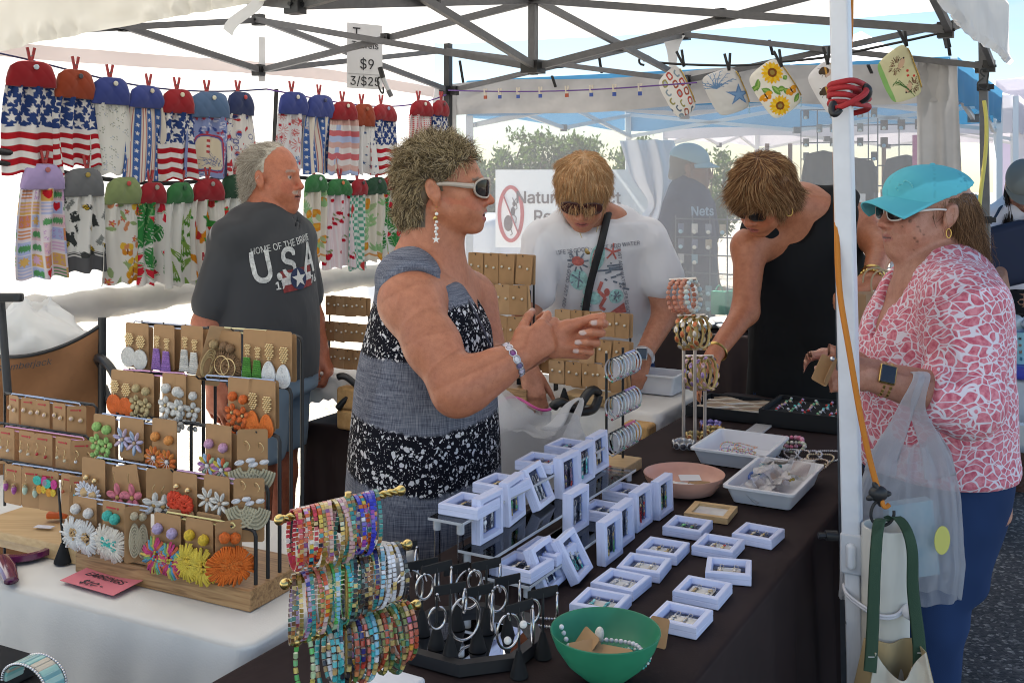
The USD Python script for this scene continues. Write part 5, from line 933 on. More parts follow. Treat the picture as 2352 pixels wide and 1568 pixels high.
def print_on(parent,name,F,meshes,T,mat,d,label=None,back=.25,lift=.0025):
 """Flat lettering or shapes, in plane coordinates, pressed onto a garment along d."""
 m=cat(meshes)if isinstance(meshes,list)else meshes;m=trimesh.Trimesh(*trimesh.remesh.subdivide_to_size(m.vertices,m.faces,.018),process=False);v=m.vertices.copy();z=v[:,2].copy();v[:,2]=0;p=v@T[:3,:3].T+T[:3,3];p=F.project(p-unit(d)*back,d);gv,gn,gt=F.G;dd,ii=gt.query(p,k=4);wi=1/(dd+.002);wi/=wi.sum(1,keepdims=True);n_l=(gn[ii]*wi[...,None]).sum(1);n_l/=np.linalg.norm(n_l,axis=1,keepdims=True);hgt=(((gv[ii]-p[:,None])*n_l[:,None]).sum(2)*wi).sum(1);p=p+n_l*(hgt+lift+np.clip(z,0,.0012))[:,None];return part(parent,name,(p,m.faces),mat,smooth=False,label=label)
 # ================= the grey-haired man by the towels
SKM=np.array([.44,.15,.080]);Ym=4.15;pm=lambda u,v,Y=Ym:P(u,v,Y)
man=thing('person','person with white hair and moustache in a charcoal printed t-shirt, standing before the towels','person',pm(610,1400)*[1,1,0])
HM=Head.nose(pm(698,430),(1,-.30,-.02),sc=(1.16,1.04,1.10),jowl=.010)
fm,xm=unit(V3(.78,-.62,0)),unit(V3(.62,.78,0))
F=Field((-1.36,3.72,0),(-.62,4.62,1.74),.013,(((-1.12,-.80,.0048),),((4.0,4.34,.0048),),((1.37,1.73,.0048),)))
TM=[(pm(612,520),.17,.085),(pm(604,560),.215,.12),(pm(603,640),.225,.148),(pm(610,740),.225,.172),(pm(608,830),.22,.168),(pm(608,880),.215,.16)]
F.loft([(c,a-.014,b-.014)for c,a,b in TM],xm,k=.03);F.rc(HM.w(0,-.03,-.05),pm(610,505),.075,.085,.03)
Sr,Sl=pm(540,545,4.02),pm(672,545,4.30);Er,Wr=pm(474,745,3.98),pm(494,880,3.90);El,Wl=pm(716,735,4.36),pm(736,806,4.34)
F.rc(pm(600,515),Sr,.07,.075,.05);F.rc(pm(620,515),Sl,.07,.075,.05);F.chain([Sr,Er,Wr],[.062,.052,.036],.03);F.chain([Sl,El,Wl],[.062,.048,.036],.03)
nm_=hand(F,Wr,(.1,-.12,-1),(.3,.9,0),(.9,-.3,.0),[(.5,.6,.4)]*4,(.5,.4),1.12);hand(F,Wl,(.35,-.2,-.7),(-.3,.2,-.9),(-.2,-.9,.2),[(.9,1.2,.7)]*4,(.5,.8),1.12)
hips=[pm(585,880,4.05),pm(632,880,4.25)];kn_=[pm(588,1085,4.02),pm(642,1085,4.22)];ft=[pm(592,1285,4.05),pm(646,1278,4.26)];simple_legs(F,hips,kn_,ft,(.11,.066,.045));HM.add(F)
v,f=F.mesh(1);C=np.tile(SKM,(len(v),1));HM.colour(v,SKM,C,lips=(.30,.09,.07),brow=(.34,.28,.23),stub=(.44,.33,.26));part(man,'body',(v,f),skin_m,smooth=True,col=C)
FT=Field((-1.40,3.78,.78),(-.62,4.62,1.46),.0105)
FT.loft([(c,a+.006,b+.006)for c,a,b in TM],xm,k=.02);FT.rc(pm(600,517),Sr,.088,.086,.04);FT.rc(pm(620,517),Sl,.088,.086,.04);FT.rc(pm(606,515),pm(612,560),.085,.13,.04);FT.rc(pm(570,520,4.08),pm(650,520,4.24),.078,.078,.04)
c1=Sr*.25+Er*.75;FT.rc(Sr,c1,.070,.080,.012);c2=Sl*.3+El*.7;FT.rc(Sl,c2,.07,.076,.012);pass
FT.ell(HM.w(0,-.012,-.165),(.082,.082,.070),k=.006,mode='sub');FT.ell(HM.w(0,.035,-.185),(.066,.066,.055),k=.010,mode='sub')
CHAR=np.array([.055,.056,.060]);garment(man,'tee_shirt',FT,cloth_m,CHAR,wr=.012,ws=6.,seed=4,st=(1,1,.5))
FS=Field((-1.36,3.8,.3),(-.70,4.55,.86),.014);FS.loft([(pm(608,845),.225,.17),(pm(608,900),.225,.17)],xm,k=.03)
for h,k in zip(hips,kn_):FS.rc(h,k,.135,.105,.03)
FS.cut(pm(600,1035),-UP);garment(man,'shorts',FS,cloth_m,(.16,.22,.28),wr=.006,ws=8.)
wht=M('grey_sneaker',(.36,.36,.36),.6)
for p in ft:shoe(man,p,fm,wht,1.05)
dv=-fm;Tp=frame(xm,UP,fm,FT.project(pm(655,600,3.6)[None],pm(655,600,4)-EYE)[0]);WHP=CM('cracked_print',rough=.85,var=.75,vs=38.)
def pmesh(parent,name,ms,col,**k):
 return print_on(parent,name,FT,ms,Tp,M(name+'_ink',col,.85,var=.35,vs=60),dv,**k)
fx=lambda u,v:(Tp[:3,:3].T@(Q(u,v,Tp[:3,3],fm)-Tp[:3,3]))[:2]
def ptx(s,u,v,h,w=None,ang=0.,bold=True):m=text(s,h,np.eye(4),.001,bold,True,w);m.apply_transform(trimesh.transformations.rotation_matrix(ang,(0,0,1)));m.apply_translation((*fx(u,v),0));return m
pmesh(man,'white_print',[ptx('U.S.A',662,602,.112,.30,.10),ptx('HOME OF THE BRAVE',655,562,.024,.27,.16,False),ptx('17',640,655,.028,None,.08),ptx('76',728,640,.028,None,.08)],(.58,.58,.56))
fl=[];ang=.10
def pshape(poly,u,v,ang):m=prism(poly,.001);m.apply_transform(trimesh.transformations.rotation_matrix(ang,(0,0,1)));m.apply_translation((*fx(u,v),0));return m
B_=lambda x0,y0,x1,y1:[(x0,y0),(x1,y0),(x1,y1),(x0,y1)]
pmesh(man,'white_stripe_print',[pshape(B_(-.082,-.014,.082,.014),681,640,ang)],(.55,.53,.52));pmesh(man,'red_stripe_print',[pshape(B_(-.082,.014,.082,.040),681,640,ang),pshape(B_(-.082,-.040,.082,-.014),681,640,ang)],(.22,.03,.03))
cir=[(math.cos(a)*.042,math.sin(a)*.042)for a in np.linspace(0,6.28,25)[:-1]]
print_on(man,'navy_disc_print',FT,[pshape(cir,681,640,ang)],Tp,M('navy_ink',(.02,.03,.08),.8),dv,lift=.005)
print_on(man,'star_print',FT,[pshape([(math.sin(a)*(.037 if k%2==0 else .015),math.cos(a)*(.037 if k%2==0 else .015))for k,a in enumerate(np.linspace(0,6.2832,11)[:-1])],681,640,ang)],Tp,M('white_ink',(.6,.59,.57),.8),dv,lift=.0075)
FH=Field(HM.c-.2,HM.c+.2,.006);haircap(FH,HM,r=(.077,.102,.089),c=(0,-.02,.036),nape=(.064,.052,.07))
man_line=lambda x,y,z:np.maximum(np.minimum(np.minimum((y+.022-.62*(z-.02))*.9+np.clip(.05-np.abs(x),0,1)*.0,np.maximum(y-.002,-.010-z)),y+.036),-.075-z)
hairline(FH,HM,man_line);hv,hf=FH.mesh(1);gh=part(man,'hair',(hv+vnormals(hv,hf)*((meshkit.fbm(hv*np.array([30,60,60]),2)-.5)*.008)[:,None],hf),haircap_m,smooth=True,col=np.tile((.40,.36,.30),(len(hv),1))*(.55+.9*meshkit.fbm(hv*120,2))[:,None])
rt,rn=scalp_roots(hv,hf,HM,lambda x,y,z:~((np.abs(x)>.055)&(z<.0)&(y>-.038)),12000,5);ql=HM.loc(rt);d=rn*.25-HM.R[:,1]*1.0+UP*.15-UP*(.7*(ql[:,2:]<.05))+R.normal(0,.12,rt.shape)
strands(gh,'strands',rt,d/np.linalg.norm(d,axis=1,keepdims=True),R.uniform(.025,.05,len(rt)),lambda p,t:clump(p,22,.6)-UP*.18,hair_m,[(.50,.45,.38),(.38,.33,.27),(.60,.55,.47),(.26,.22,.18)],r=.0007,n=6,seed=4)
# ================= the woman in the turquoise cap
SKP=np.array([.42,.20,.135]);Yp=2.65;pp_=lambda u,v,Y=Yp:P(u,v,Y)
lady=thing('person','person in a turquoise cap and pink animal-print top, standing right of the white pole','person',pp_(2140,1600)*[1,1,0])
HP=Head.nose(pp_(2015,515),(-1,-.17,-.0),sc=(1.14,1.05,.94),jowl=.010)
F=Field((.70,2.22,.0),(1.30,2.92,1.62),.012,(((.72,.88,.0036),(.90,1.14,.0038)),((2.30,2.80,.0038),),((.98,1.16,.0036),(1.36,1.60,.0038))))
TP_=[(pp_(2165,625),.15,.09),(pp_(2165,660),.19,.12),(pp_(2150,740),.21,.15),(pp_(2140,860),.215,.165),(pp_(2142,980),.225,.170),(pp_(2147,1070),.23,.168),(pp_(2160,1160),.225,.15)]
xp=unit(V3(-.15,1,0))
F.loft([(c,a-.016,b-.014)for c,a,b in TP_],xp,k=.03);F.rc(HP.w(0,-.025,-.06),pp_(2165,630),.070,.085,.03);F.rc(HP.w(0,.012,-.09),pp_(2128,650),.050,.075,.03)
Sl,El,Wl=pp_(2212,705,2.44),pp_(2222,925,2.37),pp_(1985,858,2.36);Sr,Er,Wr=pp_(2120,700,2.85),pp_(2070,930,2.85),pp_(1962,835,2.56)
F.rc(pp_(2170,650),Sl,.085,.08,.05);F.rc(pp_(2160,650),Sr,.085,.08,.05);F.chain([Sl,El],[.075,.058],.03);F.rc(El,Wl,.058,.033,.03);F.chain([Sr,Er,Wr],[.072,.055,.033],.03)
nl=hand(F,Wl,(-1,.05,-.02),(.1,-.80,.55),(-.05,.5,.85),[(.55,.55,.35),(.7,.75,.4),(.85,.8,.4),(1.0,.8,.4)],(.45,.45),1.05);nr=hand(F,Wr,(-.93,-.15,.30),(-.2,.3,-.9),(0,-.9,.2),[(.35,.4,.2),(.4,.5,.3),(.5,.6,.3),(.6,.6,.3)],(.3,.3),.98)
HP.add(F);v,f=F.mesh(1);C=np.tile(SKP,(len(v),1));HP.colour(v,SKP,C,lips=(.36,.13,.11),brow=(.2,.14,.1))
for(u,vv,r)in((2090,508,.0035),(2108,520,.0022),(2101,548,.0025),(2107,556,.0028),(2098,575,.002),(2122,540,.002),(2073,520,.002),(2098,645,.0028),(2115,530,.0018)):
 q=F.project(pp_(u,vv,2.25)[None],P(u,vv,3)-EYE)[0];C[np.linalg.norm(v-q,axis=1)<r*1.3]=(.20,.09,.06)
paint_nails(v,C,nl+nr,(.12,.20,.42));part(lady,'body',(v,f),skin_m,smooth=True,col=C)
FT=Field((.76,2.26,.80),(1.32,2.98,1.42),.009);FT.loft([(c,a+.008,b+.008)for c,a,b in TP_],xp,k=.02);FT.rc(pp_(2172,642),Sl,.094,.092,.05);FT.rc(pp_(2165,642),Sr,.094,.092,.05);FT.rc(pp_(2186,660),pp_(2178,700),.07,.12,.04)
FT.chain([Sl,El],[.090,.074],.03);FT.rc(El,El*.55+Wl*.45,.074,.064,.02);FT.chain([Sr,Er],[.088,.072],.03);FT.rc(Er,Er*.6+Wr*.4,.07,.06,.02)
FT.cut(pp_(2140,1066),-UP);o=El*.58+Wl*.42;d_=unit(Wl-El)
i_,X=FT.block(o-.11,o+.11);x,y,z=X;mk_=((x-o[0])*d_[0]+(y-o[1])*d_[1]+(z-o[2])*d_[2]);near=np.sqrt(((x-o[0])-mk_*d_[0])**2+((y-o[1])-mk_*d_[1])**2+((z-o[2])-mk_*d_[2])**2)<.085
FT.D[i_]=np.where(near&(y<2.46),np.maximum(FT.D[i_],mk_),FT.D[i_])
FT.ell(HP.w(0,-.025,-.150),(.098,.088,.075),k=.01,mode='sub');FT.ell(pp_(2092,648),(.075,.08,.10),k=.015,mode='sub');FT.ell(pp_(2030,700),(.05,.03,.10),k=.02,mode='sub')
pink_m=usdkit.material(stage,'/World/Looks/pink_animal_print',{'tc':('texture_coordinate',{}),'n':('noise_texture',{'scale':9.,'detail':2.}),'sc':('vector_math',{'math_type':'scale','scale':.10}),'ad':('vector_math',{'math_type':'add'}),'mp':('mapping',{'scale':(1.,1.,1.7),'rotation':(.3,.5,0)}),'v':('voronoi_texture',{'feature':'distance_to_edge','scale':37.,'randomness':1.}),'n2':('noise_texture',{'scale':90.,'detail':3.}),'r2':('rgb_ramp',{'ramp':[(.35,(.50,.10,.15)),(.65,(.68,.26,.31))]}),'r':('rgb_ramp',{'ramp':[(.0,(0,0,0)),(.055,(0,0,0)),(.08,(1,1,1))]}),'m':('mix',{'color1':(.70,.64,.70)}),'n3':('noise_texture',{'scale':500.,'detail':1.}),'bp':('bump',{'strength':.1,'distance':.002}),'p':('principled_bsdf',{'roughness':.85,'specular_ior_level':.15,'sheen_weight':.08})},[('tc.object','n.vector'),('n.color','sc.vector1'),('tc.object','ad.vector1'),('sc.vector','ad.vector2'),('ad.vector','mp.vector'),('mp.vector','v.vector'),('v.distance','r.fac'),('tc.object','n2.vector'),('n2.fac','r2.fac'),('r.color','m.fac'),('r2.color','m.color2'),('m.color','p.base_color'),('tc.object','n3.vector'),('n3.fac','bp.height'),('bp.normal','p.normal')],surface='p.BSDF')
garment(lady,'top',FT,pink_m,wr=.006,ws=8.,seed=6,st=(1,1,.7))
FJ=Field((.74,2.3,.0),(1.34,2.95,.92),.012);FJ.loft([(pp_(2150,1050),.222,.160),(pp_(2146,1140),.222,.142),(pp_(2140,1230),.205,.112),(pp_(2132,1320),.19,.095)],xp,k=.03)
for dy in(-.105,.10):FJ.chain([pp_(2140,1180,Yp+dy),pp_(2122,1400,Yp+dy),pp_(2110,1760,Yp+dy)],[.115,.092,.080],.03)
FJ.cut(V3(0,0,.03),-UP)
def jean_col(v,n):w=meshkit.fbm(v*[8,8,5],3);return np.array([.020,.040,.105])*(.65+.8*w[:,None])
garment(lady,'jeans',FJ,CM('denim',rough=.9,spec=.1,bump=.2,bs=700),wr=.006,ws=9.,colour=jean_col,seed=11,st=(1,1,.6))
for dy in(-.105,.10):shoe(lady,pp_(2150,1760,Yp+dy),(-1,-.15),M('white_sneaker',(.6,.6,.6),.6))
cap=nested(lady,'cap','turquoise baseball cap with tonal embroidery');cap_m=CM('turquoise_cotton',rough=.85,spec=.15,bump=.15,bs=500);CAPC=np.array([.12,.50,.58])
FC=Field(HP.c-.22,HP.c+.22,.006);FC.ell(HP.w(0,-.020,.036),np.array([.086,.110,.092])*HP.sc,HP.R,.01);FC.ell(HP.w(0,.030,.060),np.array([.07,.062,.055])*HP.sc,HP.R,.03)
FC.cut(HP.w(0,0,.034),HP.R@V3(0,-.38,-1),.004);FC.ell(HP.w(0,-.020,.030),np.array([.080,.104,.086])*HP.sc,HP.R,.003,'sub');
vC,fC=FC.mesh(2);qc=HP.loc(vC);ang_=np.arctan2(qc[:,0],qc[:,1]+.02);seam=np.abs(((ang_/(np.pi/3)+.0)%1)-.5)>.487;nC=vnormals(vC,fC);vC=vC-nC*np.where(seam,.0012,0)[:,None]+nC*((meshkit.fbm(vC*16,3)-.5)*.007)[:,None];cc_=np.tile(CAPC,(len(vC),1));cc_[seam]*=.86;part(cap,'crown',(vC,fC),cap_m,smooth=True,col=cc_)
def brim(s,t):
 a=(s-.5)*2.5;x0,y0=.082*np.sin(a),-.012+.100*np.cos(a);x1,y1=.088*np.sin(a*.82),.040+.112*np.cos(a*.80);x,y=x0*(1-t)+x1*t,y0*(1-t)+y1*t;z=.040+.006*np.cos(a)-.018*t-5.2*x*x*(.35+.9*t)+.000;q=np.stack([x,y,z],-1)*HP.sc;return HP.c+q@HP.R.T
bm=solid(sheet(brim,30,12)[0],.004);part(cap,'brim',bm,cap_m,smooth=True,col=np.tile(CAPC,(len(bm[0]),1)))
part(cap,'button',ball(HP.w(0,-.02,.129),.007,2,(1,1,.5)),cap_m,col=np.tile(CAPC,(162,1)))
emb=[]
for i in range(16):a=i*.393;q0=HP.w(-.048+.013*math.sin(a),.072+.013*math.cos(a)*.6,.074+.012*math.cos(a));emb.append(ball(q0,.0022,1))
for i in range(10):emb.append(ball(HP.w(-.030+R.normal(0,.012),.088+R.normal(0,.004),.070+R.normal(0,.006)),.0020,1))
part(cap,'embroidery',emb,M('turquoise_thread',(.16,.55,.58),.6))
FH=Field(HP.c-V3(.22,.22,.24),HP.c+.22,.007);FH.ell(HP.w(0,-.030,.010),np.array([.080,.098,.085])*HP.sc,HP.R,.01);FH.ell(HP.w(0,-.062,-.062),np.array([.078,.062,.070])*HP.sc,HP.R,.04);FH.ell(HP.w(0,-.092,-.085),np.array([.060,.040,.045])*HP.sc,HP.R,.04)
hairline(FH,HP,lambda x,y,z:np.maximum(np.minimum(y+.030-.55*np.clip(z+.01,0,.1),np.maximum(y-.030,.028-z)),np.maximum(-.128-z,z-.060)))
hv,hf=FH.mesh(1);hv=hv+vnormals(hv,hf)*((meshkit.fbm(hv*[50,50,14],2)-.5)*.010)[:,None];hb=part(lady,'hair',(hv,hf),haircap_m,smooth=True,col=np.tile((.12,.062,.033),(len(hv),1))*(.5+1.0*meshkit.fbm(hv*[120,120,30],2))[:,None])
rt,rn=scalp_roots(hv,hf,HP,lambda x,y,z:(z<.05),11000,8);d=rn*.10-UP*1.0-HP.R[:,1]*.05+R.normal(0,.06,rt.shape)
strands(hb,'strands',rt+rn*.001,d/np.linalg.norm(d,axis=1,keepdims=True),R.uniform(.03,.085,len(rt)),lambda p,t:clump(p,14,.35)+(HP.w(0,-.035,-.125)-p)*(4.5*t*t),hair_m,[(.13,.065,.03),(.19,.10,.05),(.08,.04,.02),(.25,.14,.07)],r=.0006,n=8,seed=9)
sunglasses(lady,HP,M('white_frame',(.62,.58,.55),.3),lens=lens_m,w=.027,h=.020,temple=.0035,y0=.101,zc=.002,wrap=3.0,label='sunglasses with pale temples')
part(lady,'earring',tube([HP.w(-.080,-.008,-.040)+V3(.006*math.sin(a),0,-.009+.011*math.cos(a))for a in np.linspace(0,6.28,17)[:-1]],.0014,6,closed=True),gold_m)
part(lady,'necklace',tube(curve([pp_(2185,612,2.52),pp_(2120,660,2.50),pp_(2085,690,2.56),pp_(2075,680,2.66)],20),.0012,5),gold_m)
wt=nested(lady,'wristwatch','gold smart watch with link strap');wc=Wl*.80+El*.20;wf=F.project(wc[None]-V3(.02,.1,-.05),V3(.02,.1,-.05)*1)[0];wn_=unit(V3(-.05,-.93,.32));wx=unit(El-Wl);wx=unit(wx-wn_*np.dot(wx,wn_));wy=np.cross(wn_,wx)
part(wt,'case',xf(rbox((.037,.043,.010),.0045),frame(wx,wy,wn_,wf+wn_*.004)),gold_m,smooth=True);part(wt,'screen',xf(rbox((.032,.038,.004),.0019),frame(wx,wy,wn_,wf+wn_*.0085)),M('black_glass',(.004,.004,.006),.05,coat=1.),smooth=True)
lk=[p for p in ring_frames(wc,wx,.0375,22)];part(wt,'strap',[xf(rbox((.006,.009,.003),.0012),frame(unit(d),tt,o,p+d*k))for p,o,tt,d in lk if np.dot(o,wn_)<.86 for k in(-.007,.007)],gold_m)
# ================= the blonde woman bending over the back table
SKB=np.array([.46,.20,.12]);pb=lambda u,v,Y:P(u,v,Y)
bl=thing('person','person with blonde hair and a white printed t-shirt, bending over the back table','person',pb(1370,900,4.4)*[1,1,0])
HB=Head(P(1340,440,3.95),(-.12,-.80,-.58),up=(0,-.3,.9),sc=(1.12,1.10,1.06))
F=Field((-.05,3.55,.0),(.72,4.65,1.70),.012,(((.18,.38,.0048),),((3.78,4.1,.0048),),((1.32,1.66,.0048),)))
TB=[(pb(1368,468,4.06),.085,.07),(pb(1362,510,4.10),.20,.105),(pb(1365,600,4.16),.215,.135),(pb(1372,700,4.24),.208,.135),(pb(1378,770,4.32),.205,.14),(pb(1380,850,4.40),.21,.15)]
F.loft([(c,a-.014,b-.012)for c,a,b in TB],(1,0,0),k=.03);F.rc(HB.w(0,-.045,-.06),pb(1365,500,4.10),.058,.075,.03)
S1,E1,W1=pb(1248,560,4.10),pb(1208,735,4.0),pb(1215,850,3.82);S2,E2_,W2=pb(1488,555,4.12),pb(1532,715,4.12),pb(1478,815,3.94)
F.chain([S1,E1,W1],[.068,.050,.032],.03);F.chain([S2,E2_,W2],[.068,.052,.033],.03);F.rc(pb(1365,520,4.1),S1,.08,.07,.04);F.rc(pb(1365,520,4.1),S2,.08,.07,.04)
hand(F,W1,(.2,-.3,-.9),(.3,.9,0),(.9,0,.2),[(.5,.6,.4)]*4,(.5,.4),1.05);hand(F,W2,(-.35,-.25,-.9),(-.3,.9,0),(-.9,0,.3),[(.4,.6,.4)]*4,(.5,.4),1.05)
simple_legs(F,[pb(1330,900,4.4),pb(1430,900,4.4)],[V3(.28,4.42,.5),V3(.46,4.42,.5)],[V3(.28,4.45,.06),V3(.46,4.45,.06)]);HB.add(F);v,f=F.mesh(1);C=np.tile(SKB,(len(v),1));HB.colour(v,SKB,C,brow=(.3,.2,.12));part(bl,'body',(v,f),skin_m,smooth=True,col=C)
FT=Field((-.10,3.80,.80),(.74,4.60,1.62),.0095);FT.loft([(c,a+.008,b+.008)for c,a,b in TB[1:]],(1,0,0),k=.02);FT.rc(pb(1365,530,4.1),S1,.085,.072,.04);FT.rc(pb(1365,530,4.1),S2,.085,.072,.04)
q1=S1*.40+E1*.60;q2=S2*.50+E2_*.50;FT.rc(S1,q1,.080,.082,.012);FT.rc(S2,q2+V3(.01,0,0),.080,.084,.012);FT.rc(pb(1362,515,4.10),pb(1364,540,4.10),.08,.12,.03);FT.rc(pb(1305,520,4.08),pb(1425,520,4.10),.075,.075,.03);FT.ell(pb(1348,500,3.99),(.080,.12,.050),k=.008,mode='sub');FT.cut(pb(1380,845,4.3),-UP)
garment(bl,'tee_shirt',FT,cloth_m,(.68,.67,.70),wr=.014,ws=6.5,seed=14,st=(1,1,.55))
FJ=Field((-.02,4.05,.0),(.74,4.75,1.06),.014);FJ.loft([(pb(1380,770,4.36),.205,.14),(pb(1380,860,4.42),.215,.15)],(1,0,0),k=.03)
for x_ in(.28,.47):FJ.chain([V3(x_,4.42,.78),V3(x_,4.43,.45),V3(x_,4.45,.08)],[.105,.08,.065],.03)
garment(bl,'jeans',FJ,CM('denim'),wr=.006,colour=jean_col,seed=3)
vd=V3(.13,1,-.08)
TB_o=FT.project(pb(1372,640,3.6)[None],vd)[0];xb=V3(1,-.04,0);TBp=frame(unit(xb),UP,unit(np.cross(xb,UP)),TB_o);fxb=lambda u,v:(TBp[:3,:3].T@(Q(u,v,TBp[:3,3],TBp[:3,2])-TBp[:3,3]))[:2]
def pb_shape(ms,name,col):
 for m in ms:print_on(bl,name,FT,[m],TBp,M(name+'_ink',col,.85,var=.3,vs=70),unit(TB_o-EYE))
def at_uv(m,u,v,ang=0.):m.apply_transform(trimesh.transformations.rotation_matrix(ang,(0,0,1)));m.apply_translation((*fxb(u,v),0));return m
def ellp(rx,ry,n=18):return prism([(rx*math.cos(a),ry*math.sin(a))for a in np.linspace(0,6.28,n+1)[:-1]],.001)
def lines2(segs,w=.003):return cat([prism([(x0+(y1-y0)*w/l,y0-(x1-x0)*w/l),(x1+(y1-y0)*w/l,y1-(x1-x0)*w/l),(x1-(y1-y0)*w/l,y1+(x1-x0)*w/l),(x0-(y1-y0)*w/l,y0+(x1-x0)*w/l)],.001)for x0,y0,x1,y1 in segs for l in[math.hypot(x1-x0,y1-y0)]])
spk=lambda r,n,r0=0.:lines2([(r0*math.cos(a),r0*math.sin(a),r*math.cos(a),r*math.sin(a))for a in np.linspace(.2,6.48,n+1)[:-1]])
pb_shape([at_uv(text('LIFE IS GOOD · JUST ADD WATER',.014,np.eye(4),.001,False),1372,568,.12),at_uv(text('JUST ADD WATER LIFE IS GOOD',.013,np.eye(4),.001,False),1432,650,-1.40),at_uv(text('LIFE IS GOOD JUST ADD WATER',.013,np.eye(4),.001,False),1302,660,-1.72)],'grey_lettering',(.20,.20,.24))
pb_shape([at_uv(ellp(.024,.018),1329,596),at_uv(ellp(.012,.05),1366,600,-.1),at_uv(spk(.03,5),1404,576),at_uv(lines2([(0,.045,-.012,.01),(-.012,.01,.012,-.012),(.012,-.012,-.008,-.05),(-.008,-.05,.012,-.062)],.006),1382,672),at_uv(ellp(.010,.014),1393,668),at_uv(prism([(-.04,-.02),(.03,.03),(.04,-.01)],.001),1415,712)],'coral_print',(.50,.14,.12))
pb_shape([at_uv(ellp(.034,.040),1330,640,.2),at_uv(ellp(.025,.05),1371,590,-.2),at_uv(ellp(.024,.023),1365,682),at_uv(ellp(.028,.026),1414,678),at_uv(ellp(.014,.013),1347,668),at_uv(prism([(-.02,-.04),(.02,-.04),(.012,.03),(-.012,.03)],.001),1345,700)],'aqua_print',(.34,.58,.56))
pb_shape([at_uv(spk(.040,9,.02),1329,598),at_uv(spk(.032,6),1330,640,.2),at_uv(lines2([(R.normal(0,.018),.055-k*.009,R.normal(0,.024)+.004*k*.2,.050-k*.009)for k in range(12)],.0035),1410,634),at_uv(spk(.02,7),1414,678),at_uv(lines2([(-.02,0,.02,0),(-.018,.01,.018,.01)],.002),1345,700)],'slate_print',(.16,.19,.24))
strap_pts=FT.project(np.array([pb(1392,470,3.7),pb(1385,500,3.7),pb(1372,560,3.7),pb(1354,620,3.7),pb(1336,690,3.7),pb(1326,770,3.7)]),vd)-vd*.026;part(bl,'bag_strap',tube(curve(strap_pts,24),.014,8,flat=(.35,1.,V3(0,-1,0))),M('black_strap'),label='black crossbody strap')
nk=FT.project(np.array([pb(1318,520,3.7),pb(1326,545,3.7),pb(1340,560,3.7),pb(1356,540,3.7),pb(1366,515,3.7)]),vd)-vd*.006;part(bl,'necklace',tube(curve(nk,20),.0013,5),gold_m);part(bl,'pendant',xf(ball((0,0,0),1,2,(.013,.016,.003)),frame(V3(1,0,0),UP,V3(0,-1,0),nk[2]-UP*.02)),gold_m)
sunglasses(bl,HB,M('brown_frame',(.05,.018,.015),.25,coat=.5),w=.032,h=.025,temple=.004,y0=.108,zc=.006,wrap=3.2,rim=.003,lens=M('brown_lens',(.06,.022,.02),.08,coat=.5),label='large brown sunglasses')
ww_=nested(bl,'wristwatch','square pale watch');wf=pb(1474,812,3.895);wn_=unit(V3(-.15,-.95,.25));wx=unit(np.cross(UP,wn_));part(ww_,'case',xf(rbox((.042,.046,.011),.005),frame(wx,np.cross(wn_,wx),wn_,wf)),silver_m,smooth=True);part(ww_,'screen',xf(rbox((.036,.040,.004),.0019),frame(wx,np.cross(wn_,wx),wn_,wf+wn_*.0045)),M('black_glass'),smooth=True);part(ww_,'strap',tube([p for p,*_ in ring_frames(W2,W2-E2_,.036,20)],.012,6,closed=True,flat=(1,.2,unit(W2-E2_))),M('pale_strap',(.45,.42,.44),.6))
def long_hair(t,H,cap_r,cap_c,nape_r,nape_c,line,base,cols,n,length,seed,out=.15,down=.6,fwdp=.4,cl=.5,r=.0007,crown=(0,-.03,.12),curl=.0,rough_n=(40,40,40)):
 FH=Field(H.c-.24,H.c+.24,.007);haircap(FH,H,cap_r,cap_c,nape_r,nape_c);hairline(FH,H,line);hv,hf=FH.mesh(1);hv=hv+vnormals(hv,hf)*((meshkit.fbm(hv*np.array(rough_n),3)-.5)*.012)[:,None]
 hb=part(t,'hair',(hv,hf),haircap_m,smooth=True,col=np.tile(base,(len(hv),1))*(.5+1.0*meshkit.fbm(hv*110,2))[:,None]);rt,rn=scalp_roots(hv,hf,H,lambda x,y,z:z>-9,n,seed);away=rt-H.w(*crown);away-=rn*(away*rn).sum(1,keepdims=True);away/=np.maximum(np.linalg.norm(away,axis=1,keepdims=True),1e-6)
 d=away*1.0+rn*out+R.normal(0,.10,rt.shape);strands(hb,'strands',rt,d/np.linalg.norm(d,axis=1,keepdims=True),R.uniform(length*.5,length,n),lambda p,t:clump(p,16,cl)+(-H.R[:,2])*down*t*.5-UP*.05,hair_m,cols,r=r,n=8,seed=seed,curl=curl,wob=.10);return hb
long_hair(bl,HB,(.086,.112,.100),(0,-.012,.034),(.078,.062,.08),(0,-.050,-.03),lambda x,y,z:np.maximum(np.minimum(np.minimum(y-.075-.25*(z-.04),np.maximum(y-.10,.018-z)),np.where(np.abs(x)>.060,y-.030,y+.03)),-.075-z),(.38,.215,.10),[(.50,.30,.145),(.40,.22,.10),(.58,.40,.23),(.32,.165,.075),(.52,.27,.12)],16000,.075,21,out=.10,down=.8)
